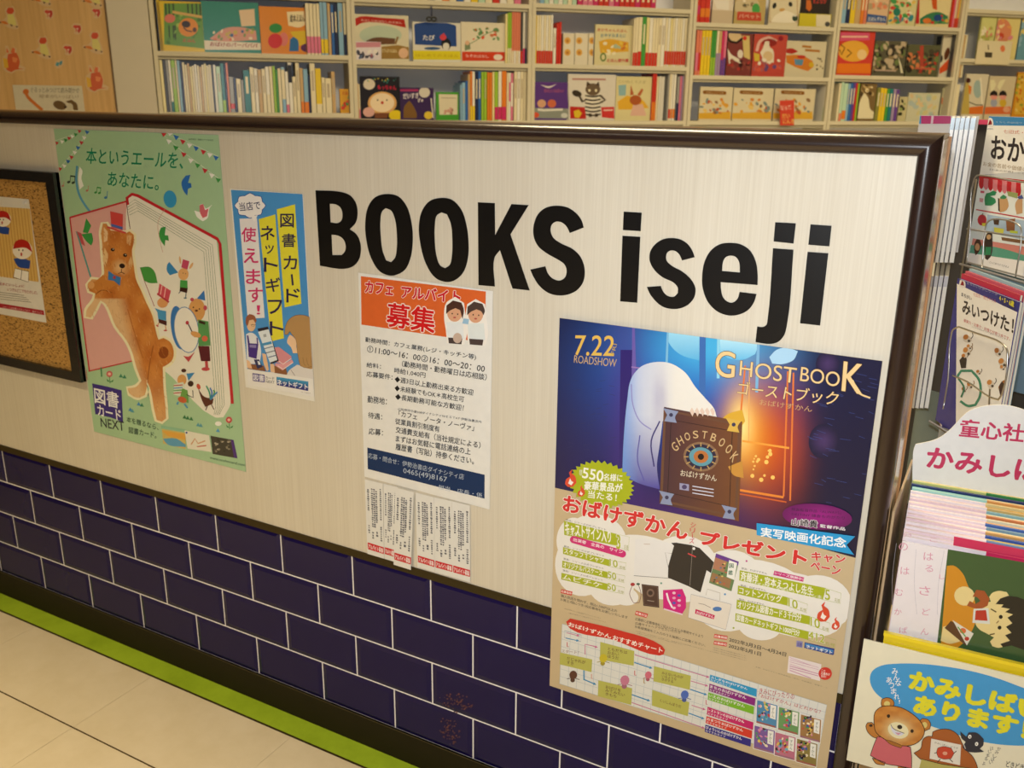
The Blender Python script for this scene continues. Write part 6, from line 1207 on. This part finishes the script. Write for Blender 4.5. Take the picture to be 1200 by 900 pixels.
def bear(x, y): n = math.sin(x*.31)*math.sin(y*.27)*.5+.5; c = mixc(hexc('b8702c'), hexc('cf8c3e'), n); return mixc(c, hexc('e6d8a0'), 1.1*math.exp(-((x-350)/75)**2-((y-645)/60)**2))
hd = smooth([(193,600),(200,530),(240,495),(300,488),(370,500),(450,545),(505,600),(525,650),(510,700),(460,740),(400,752),(330,738),(250,700),(205,660)])
C.grad(hd, bear, 18, 7); C.line(hd, 5, BR2, 8, closed=True)
C.e(352,650,70,52,'e8e0b8',20,8,22); C.e(362,627,17,14,'181418',15,10); C.e(288,555,11,12,'2a1810',0,9); C.e(443,654,11,12,'2a1810',0,9)
C.poly([(303,612),(330,648),(392,668),(370,684),(330,676),(308,648)], 'd8d8e8', 9, True); C.poly([(330,662),(372,668),(352,680)], 'c890a8', 10, True); C.line([(303,610),(318,635),(350,652),(392,668)], 3.5, BR2, 11, sm=True)
inked([(265,710),(290,715),(380,750),(370,765),(300,740)], 'a86a2c', 9, True, 3)
# brown puppet-theatre shape with a red apple card, small dark bird
inked([(455,800),(500,770),(515,710),(545,690),(575,690),(580,660),(620,645),(690,645),(745,680),(775,740),(800,780),(840,820),(870,880),(880,940),(640,930),(500,840)], 'a85c2a', 4)
C.poly([(568,700),(768,742),(760,882),(556,838)], 'e4dfd4', 8); C.outline([(568,700),(768,742),(760,882),(556,838)], 7, 'a05a34', 9)
inked([(605,795),(612,765),(650,755),(700,765),(720,800),(700,835),(650,838),(615,825)], 'c84430', 10, True, 3); C.e(660,800,16,12,'e0a088',0,12); C.line([(590,800),(608,795)], 5, BR2, 10); C.line([(718,800),(735,785)], 5, BR2, 10); C.line([(630,838),(610,858)], 5, BR2, 10); C.line([(690,838),(712,858)], 5, BR2, 10)
C.text('かみしばい　どうぞ', (590,735), (745,775), (592,722), '7a7468', 0, 10)
C.poly([(505,838),(640,872),(760,890),(870,905),(870,960),(490,900)], 'b5ad62', 7, False); C.line([(505,838),(640,872),(870,905)], 4, BR2, 9)
C.poly(smooth([(760,655),(800,690),(815,662),(870,665),(915,705),(912,745),(890,770),(918,790),(860,795),(800,785),(775,760),(795,725),(768,700)]), '23283a', 11); C.e(823,690,11,13,'f0f0ec',10,13); C.e(868,738,11,13,'f0f0ec',10,13); C.e(824,692,4,5,'1a1a20',0,14); C.e(867,739,4,5,'1a1a20',0,14); C.line([(785,745),(795,770)], 5, 'c8c8c8', 12)
C.chars('かみしばい', [(1015,772),(1000,795),(988,818),(975,840),(962,860)], 24, '4a4440', 0, None, 3); C.chars('はじまるよ', [(968,768),(955,790),(942,815),(930,838),(915,868)], 22, '4a4440', 0, None, 3)
C.text('どきどき　わくわく', (1060,890), (1330,950), (1065,850), '3a3632', .01, 3)
for i, (x, y, zq) in enumerate(C.mb.v): C.mb.v[i] = (min(max(x, .0005), .3295), y, min(max(zq, bl_.z+.0005), hh_-.0005))
C.build('printed_picture', 'cover', sg)
# white arched header board behind the cards
AF = frame((2.2660, .232, 0), 84.0); An = np.array(AF.to_3x3() @ Vector((0, 1, 0))); AO = np.array(AF.translation); AI = AF.inverted()
A1 = (1040, 440, 6.43)
prof = [(188,800),(190,640),(197,560),(212,520),(250,512),(330,495),(400,465),(460,420),(505,375),(550,325),(610,272),(680,243),(760,227),(860,222),(960,238),(1050,270),(1120,330),(1200,400),(1290,455),(1400,500),(1440,540),(1450,640)]
lp = [AI @ Vector(on_plane(*q, AO, An)) for q in Z(A1, smooth(prof, 4, closed=False))]; pts = [(p.x, p.z) for p in lp]
zb_ = ZF-.06; pts = [(pts[0][0], zb_)] + pts + [(pts[-1][0], zb_)]
mb = MB(); mb.prism(pts, 0, .003, 'f4f4f2'); ab = mb.build('header_board', 'plastic', None, AF); tag(ab, 'white arched header board with pink writing behind the story cards', 'sign')
C = Canvas(AF); C.crop = A1
C.text('童心社の', (540,458), (1180,520), (556,328), 'd03a66', .03, 2); C.build('upper_line', 'plastic', ab)
C = Canvas(AF); C.crop = A1; C.text('かみしばい', (295,690), (1380,840), (312,535), 'd03a66', .045, 2); C.build('lower_line', 'plastic', ab)

# ================================================================== WORKBOOK RACK (right, behind)
def vbox(name, lab, O, az, wd, h, th, cov, group, art=None, spine_cols=None):
    m = frame(O, az); mb = MB(); mb.box(0, wd, .0008, th-.0008, .001, h-.001, 'e6e3d6'); mb.box(0, wd, 0, .0008, 0, h, cov); mb.box(0, wd, th-.0008, th, 0, h, cov)
    o = mb.build(name, 'cover', None, m); tag(o, lab, 'workbook', group)
    if art:
        C = Canvas(m); art(C)
        for i, (x, y, zq) in enumerate(C.mb.v): C.mb.v[i] = (min(max(x, .0005), wd-.0005), y, min(max(zq, .0005), h-.0005))
        C.build('printed_cover', 'cover', o)
    return o
R1, R2_, R3, R4 = (1090, 120, 9), (1120, 200, 6.43), (1060, 290, 8.18), (1050, 310, 4.5)
def az_at(px): d = ray(px, 300); return math.atan2(d[0], d[1])
def near(px, py, r): d = ray(px, py); k = r/math.hypot(d[0], d[1]); return CAM + d*k
# edge-on stacks: booklets run away from the camera; their page edges face us
def stack(xs, ytop, ybot, r, cov, lab, grp, topc):
    for k, (x0, x1) in enumerate(xs):
        a = near(x0, (ytop+ybot)/2, r); b = near(x1, (ytop+ybot)/2, r); zb = near(x0, ybot, r)[2]; zt = near(x0, ytop, r)[2]
        w_ = math.hypot(b[0]-a[0], b[1]-a[1])*.98; m = frame((a[0], a[1], zb), math.degrees(math.atan2(b[0]-a[0], b[1]-a[1])))
        mb = MB(); h = zt-zb; mb.box(.0009, w_-.0004, 0, .21, .001, h-.001, 'f3f2ec'); mb.box(0, .0009, 0, .21, 0, h, cov); mb.box(w_-.0004, w_, -.0003, .21, 0, h, 'c8c6c0')
        mb.box(.0012, w_-.0006, -.0006, 0, h*.92, h*.999, topc)
        o = mb.build('workbook', 'cover', None, m); tag(o, lab % ORD[k], 'workbook', grp)
stack([(1102,1107),(1107.6,1112.6),(1113.2,1118.2),(1118.8,1123.8),(1124.8,1131)], 137.5, 309, 2.13, '3a4860', 'white page-edged workbook, upper stack beside the frame, %s from left', 'upper stack of edge-on workbooks', '9ab8cc')
stack([(1078,1082.8),(1083.4,1088.2),(1088.8,1093.8),(1094.6,1100)], 322, 480, 2.12, '2e2a60', 'white page-edged workbook, lower stack beside the frame, %s from left', 'lower stack of edge-on workbooks', 'cfd0d8')
def art_oka(C):
    C.crop = R1; C.poly([(560,135),(1700,120),(1700,330),(560,240)], '3d86c0', 1); C.poly([(520,238),(1700,268),(1700,760),(500,760)], 'efeeea', 1)
    C.poly([(600,215),(615,170),(635,160),(655,172),(668,218),(665,262),(600,258)], 'e6e2e2', 3, True); C.poly([(610,240),(632,180),(650,200),(655,232)], '8a2028', 4); C.text('KUMON', (592,285), (664,288), (592,270), '3a5a80', .0, 4)
    C.text('学研の幼児ワーク・生活'.replace('学研','くらし'), (695,215), (1200,240), (697,195), 'a8c8dc', .0, 4)
    C.text('七田式・知力ドリル', (772,325), (1320,360), (776,285), 'c8705a', .0, 3)
    C.text('おかね', (640,585), (1190,665), (652,352), '2a2428', .035, 3)
    C.text('お金の名前や価値の大小関係がわかる', (558,668), (1500,800), (562,622), 'a08a6a', .0, 3); C.text('【お金の計算】 こどもの生活ドリル', (630,715), (1350,800), (632,698), '7a7470', 0, 3)
    C.crop = R2_
    C.poly([(165,30),(700,105),(700,1000),(70,700)], 'e4ecec', 1); C.poly([(175,35),(600,80),(600,100),(172,55)], 'b8202a', 3)
    for k in range(9): C.poly([(178+k*35,52+k*4.5),(212+k*35,57+k*4.5),(208+k*35,125+k*7),(194+k*35,140+k*7),(178+k*35,120+k*7)], 'c01c2c' if k % 2 == 0 else 'd8808a', 4, True)
    C.line([(155,293),(620,375)], 9, 'b8283a', 4); C.poly([(232,170),(255,165),(285,150),(310,160),(300,185),(262,192),(300,215),(305,240),(270,262),(222,262),(220,200)], '2a8a5a', 5, True)
    C.poly([(188,150),(218,155),(215,170),(188,168)], 'c85a70', 5); C.poly([(180,205),(210,210),(205,240),(180,235)], 'd09aa0', 5); C.poly([(325,215),(350,195),(390,210),(400,265),(380,300),(335,315)], 'c8a070', 5, True); C.poly([(335,200),(360,180),(388,198),(375,212),(340,212)], '3a8a5a', 6, True); C.poly([(320,205),(330,210),(335,310),(322,300)], '3a2a20', 6)
    C.poly([(390,155),(470,170),(465,210),(395,190)], '9aa86a', 4); C.poly([(450,250),(480,200),(505,215),(505,320),(460,330)], 'c8a078', 5, True); C.poly([(465,200),(500,180),(514,210),(480,215)], '4a5a9a', 6, True)
    C.e(200,372,34,42,'b8202e',0,5); C.line([(200,335),(208,320)], 5, '3a5a2a', 6); C.poly([(200,395),(235,395),(235,418),(202,418)], 'd8d040', 6)
    C.poly([(240,330),(600,390),(600,540),(230,460)], 'a8c0d8', 3); C.poly([(290,425),(365,440),(360,475),(290,460)], 'd0d050', 5); C.poly([(380,370),(450,360),(445,460),(385,455)], '8a5a3a', 5, True); C.poly([(410,450),(470,455),(470,475),(410,468)], 'b8c84a', 6); C.poly([(285,370),(330,370),(325,410),(290,405)], '4a3420', 5, True)
    C.poly([(130,510),(620,590),(620,720),(120,560)], 'd88a80', 3); C.poly([(115,560),(300,575),(620,670),(620,740),(105,620)], '5aa08a', 4, True); C.poly([(345,500),(620,540),(620,570),(350,525)], '7a5a40', 5)
    C.poly([(105,620),(620,700),(620,900),(90,690)], 'f0ecea', 5)
    C.poly([(232,480),(255,460),(278,475),(270,640),(240,675),(222,660)], '3a2a24', 6, True); C.poly([(228,575),(270,575),(265,635),(225,635)], '2f8a5a', 7, True); C.e(252,500,17,20,'c8a070',0,7); C.poly([(145,545),(160,515),(185,520),(195,560),(170,620),(150,640),(140,590)], '4a3024', 6, True); C.e(165,575,18,28,'c89a70',0,7)
    C.text('ごっこあそび できるよ', (255,695), (400,735), (258,680), '4a4440', 0, 7)
po_ = near(1145, 223, 2.165); po_[2] = near(1135.6, 308, 2.165)[2]
vbox('workbook', 'workbook titled おかね with a red striped awning, held by the wire rack', (po_[0], po_[1], po_[2]), 144, .21, near(1160, 136, 2.165)[2]-po_[2], .006, 'c8ccd0', 'workbooks in the wire rack', art_oka)
def art_mii(C):
    C.crop = R4
    C.poly([(322,95),(420,60),(640,240),(640,252),(325,100)], '3a3a86', 1) if False else None
    C.poly([(322,78),(332,60),(640,160),(640,252),(325,100)], '343484', 1); C.poly([(320,100),(640,252),(640,900),(315,900)], 'f0eeea', 1)
    C.poly([(332,112),(338,82),(350,75),(364,88),(368,118),(352,125)], 'e8e2e2', 3, True); C.poly([(340,108),(350,84),(358,95),(360,112)], '8a2030', 4)
    C.text('まちがいさがしワーク', (375,103), (535,165), (377,92), 'a8a8c8', 0, 3); C.poly([(535,165),(560,140),(632,178),(632,245),(560,215)], '2c2c6a', 3); C.text('4・5・6歳', (545,190), (622,225), (547,160), 'e0d830', .03, 5)
    C.text('七田式・知力ドリル', (408,165), (528,205), (410,145), 'c8706a', 0, 3); C.text('まちがい', (345,165), (400,190), (346,145), '2a2428', .02, 3)
    C.text('みいつけた！', (350,255), (618,365), (354,185), '2a2428', .04, 3)
    C.text('観察力・注意力・記憶力が育つ本です。', (358,302), (602,402), (359,285), 'c8706a', .01, 3); C.text('ことなる絵をみつけて集中力をきたえます', (400,330), (590,402), (401,322), '8a8480', 0, 3)
    rr = random.Random(5)
    for _ in range(13):
        x = 345+rr.random()*250; y = 385+(x-345)*.25+rr.random()*280; s_ = 11+rr.random()*9
        C.e(x, y, s_*1.3, s_, 'd8cfc4', rr.random()*90, 3, 10); C.e(x-s_*.4, y-s_*.6, s_*.7, s_*.8, rr.choice(['b8783c','a86a34','c88a4a']), rr.random()*60, 4, 10); C.line([(x+s_, y), (x+s_*1.6, y-s_), (x+s_*1.4, y-s_*1.8)], 4, rr.choice(['4a4440','8a6a40']), 4, sm=True); C.e(x+s_*.5, y+s_*.5, s_*.4, s_*.4, '4a4440', 0, 5, 8)
    C.poly([(335,505),(352,485),(375,500),(370,545),(345,548)], '2a2020', 5, True); C.line([(325,590),(345,560),(400,560),(440,610),(445,690),(420,740),(380,745),(340,720)], 13, '3a8a70', 6, sm=True); C.line([(330,600),(360,650),(345,700)], 10, '2f7a60', 6, sm=True)
    C.poly([(545,640),(560,615),(585,640),(580,690),(550,690)], '3a2420', 5, True); C.line([(580,600),(605,570),(600,545)], 5, '3a3030', 5, sm=True)
pm_ = near(1122, 328, 1.995); 
vbox('workbook', 'workbook titled みいつけた with spotted animals, below the おかね one', (pm_[0], pm_[1], near(1122, 326, 1.995)[2]-.297), 150, .224, .297, .006, '34348a', 'workbooks in the wire rack', art_mii)
# more booklets behind the front ones, showing red and blue heads
for k in range(3):
    vbox('workbook', 'workbook behind the みいつけた one, only its %s head showing' % ['crimson','rose','pale blue'][k], (pm_[0]+.0068*(k+1)*.866, pm_[1]+.0068*(k+1)*.5, near(1122,326,1.995)[2]-.297+.010+.005*k), 150, .21, .297, .005, ['b8284a','c85a72','9ab8c8'][k], 'workbooks in the wire rack')
vbox('workbook', 'magenta and white workbook lying behind the frame corner', (near(1076,150,2.32)[0], near(1076,150,2.32)[1], near(1076,135,2.32)[2]-.297), 92, .12, .297, .006, 'e2dedc', 'workbooks in the wire rack',
     lambda C: (setattr(C, 'crop', R1), C.poly([(-140,140),(220,140),(220,225),(-140,225)], 'c02a70', 1), C.poly([(-140,140),(-95,140),(-95,225),(-140,225)], '4a9ac8', 2), C.poly([(15,140),(40,140),(30,225),(5,225)], 'e8c8d8', 2)))
rk = empty('wire_rack', Matrix.Translation((2.30, .70, 0))); tag(rk, 'chrome wire rack holding the workbooks', 'rack')
def onpl(O, az, off, crop, pts):
    m = frame(O, az); n_ = np.array(m.to_3x3() @ Vector((0, 1, 0))); Oo = np.array(O, float) - n_*off
    return [on_plane(*p, Oo, n_) for p in Z(crop, pts)]
def wire(nm, pts, r=.0016, closed=False):
    base = Vector((2.30, .70, 0)); mb = MB(); mb.tube([tuple(Vector(p)-base) for p in pts], r, 'c4c2c0', 8, closed); o = mb.build(nm, 'chrome', rk, smooth_=True); return o
OK_ = (po_[0], po_[1], po_[2])
wire('pocket_wire', onpl(OK_, 144, .012, R2_, smooth([(80,700),(110,440),(140,60),(160,38),(190,35),(400,70),(640,105)], 4, closed=False)))
wire('pocket_wire', onpl(OK_, 144, .013, R2_, [(85,438),(640,520)]))
wire('pocket_wire', onpl(OK_, 144, .010, R2_, smooth([(200,730),(222,440),(235,395),(265,370),(330,365),(440,390),(485,420),(495,480),(450,800)], 4, closed=False)))
wire('pocket_wire', onpl(OK_, 144, .010, R2_, [(92,690),(620,830)]))
MK = (pm_[0], pm_[1], near(1122, 326, 1.995)[2]-.297)
wire('pocket_wire', onpl(MK, 150, .010, R4, smooth([(250,760),(275,600),(290,375),(300,345),(330,328),(420,360),(560,415),(582,440),(588,480),(560,680),(540,712),(500,700),(380,620),(300,585)], 4, closed=False)))
wire('pocket_wire', onpl(MK, 150, .010, R4, [(495,655),(490,760)]))
for (px, py0, py1, r) in ((1144,210,470,2.30), (1114,480,560,2.2)):
    p = near(px, py0, r); wire('upright', [(p[0], p[1], .02), (p[0], p[1], p[2])], .0022)
q = near(1144,300,2.30)
for z in (.30, .62, .93, 1.24): wire('cross_bar', [(q[0]-.02, q[1]+.03, z), (q[0]+.30, q[1]-.15, z)], .002)
for (nx, dz) in ((po_, 0), (pm_, 0)): 
    wire('pocket_floor', [(nx[0]-.01, nx[1]-.006, (po_[2] if nx is po_ else MK[2])-.003), (nx[0]+.115, nx[1]-.175, (po_[2] if nx is po_ else MK[2])-.003)], .0024)
mb = MB(); mb.box(-.06, .30, -.22, .22, 0, .02, '4a4846'); mb.build('base', 'paint', rk)
# a workbook lower down behind the header board
bb_ = near(1096, 530, 2.0)
vbox('workbook', 'indigo-headed workbook half hidden behind the white arched board', (bb_[0], bb_[1], near(1100,489,2.0)[2]-.297), 135, .21, .297, .006, '34347e', 'workbooks in the wire rack',
     lambda C: (setattr(C, 'crop', A1), C.poly([(355,370),(700,390),(560,640),(355,480)], '9a9c98', 1), C.poly([(370,380),(395,345),(412,370),(410,405)], 'e0dcdc', 3), C.poly([(380,385),(392,358),(402,385)], '8a2030', 4)))

# dark back of the rack, and the board closing the plinth's side
pb = near(1093, 300, 2.62); pe = near(1330, 300, 2.35)
azb = math.degrees(math.atan2(pe[0]-pb[0], pe[1]-pb[1])); rbm = frame((pb[0], pb[1], .02), azb)
mb = MB(); mb.box(0, math.hypot(pe[0]-pb[0], pe[1]-pb[1]), 0, .006, 0, 1.345, '3b3a3c'); ro = mb.build('back_panel', 'paint'); ro.parent = rk; ro.matrix_parent_inverse = rk.matrix_world.inverted(); ro.matrix_world = rbm
mb = MB(); mb.box(0, math.hypot(pe[0]-pb[0], pe[1]-pb[1]), -.012, .006, 1.345, 1.356, 'c84a70'); ro = mb.build('header_lip', 'cover'); ro.parent = rk; ro.matrix_parent_inverse = rk.matrix_world.inverted(); ro.matrix_world = rbm
for k, (px, r, zt, c, az, t) in enumerate([(1100,2.30,ZF+.285,'7f8a80',120,'grey-green workbook behind the lower edge-on stack'), (1140,2.38,ZF+.60,'7a98b0',118,'pale blue workbook deep in the rack behind the chrome wires'), (1116,2.42,ZF+.22,'5a6a5a',122,'dull green workbook low in the rack above the arched board'), (1150,2.30,ZF+.20,'8a94a8',125,'grey-blue workbook low in the rack behind the spotted animal book')]):
    p = near(px, 300, r); vbox('workbook', t, (p[0], p[1], zt-.297), az, .19, .297, .006, c, 'workbooks deep in the wire rack', lambda C, c=c: None)
mb = MB(); mb.box(2.2480, 2.2515, .004, .245, 0, ZF+.345, 'b39c7e'); sb = mb.build('side_board', 'plastic'); tag(sb, 'thin beige side board between the partition end and the story cards', 'board')

# rusty scuffs on two of the tiles at the foot of the wall
for lab, cx, cy, rx, ry in (('rusty scuff on a navy tile beside the film poster, upper one', 536, 824, 22, 12), ('rusty scuff on a navy tile near the baseboard, lower one', 527, 856, 12, 16)):
    p = on_plane(cx, cy, np.array([0., -.0028, 0.]), WN); m = Matrix.Translation(tuple(p)); C = Canvas(m); C.crop = (0, 0, 1); rr = random.Random(cx)
    for _ in range(60):
        a, q = rr.random()*6.28, rr.random()**.6; C.e(cx+rx*q*math.cos(a), cy+ry*q*math.sin(a)+.25*rx*q*math.cos(a), .5+rr.random()*.9, None, rr.choice(['4a2434','5a3034','3a1c3a','6a3c34']), 0, 1, 6)
    o = C.mb.build('rust_scuff', 'paint'); o.parent = wall; o.matrix_parent_inverse = wall.matrix_world.inverted(); o.matrix_world = m; o['kind'] = 'stuff'; o['label'] = lab
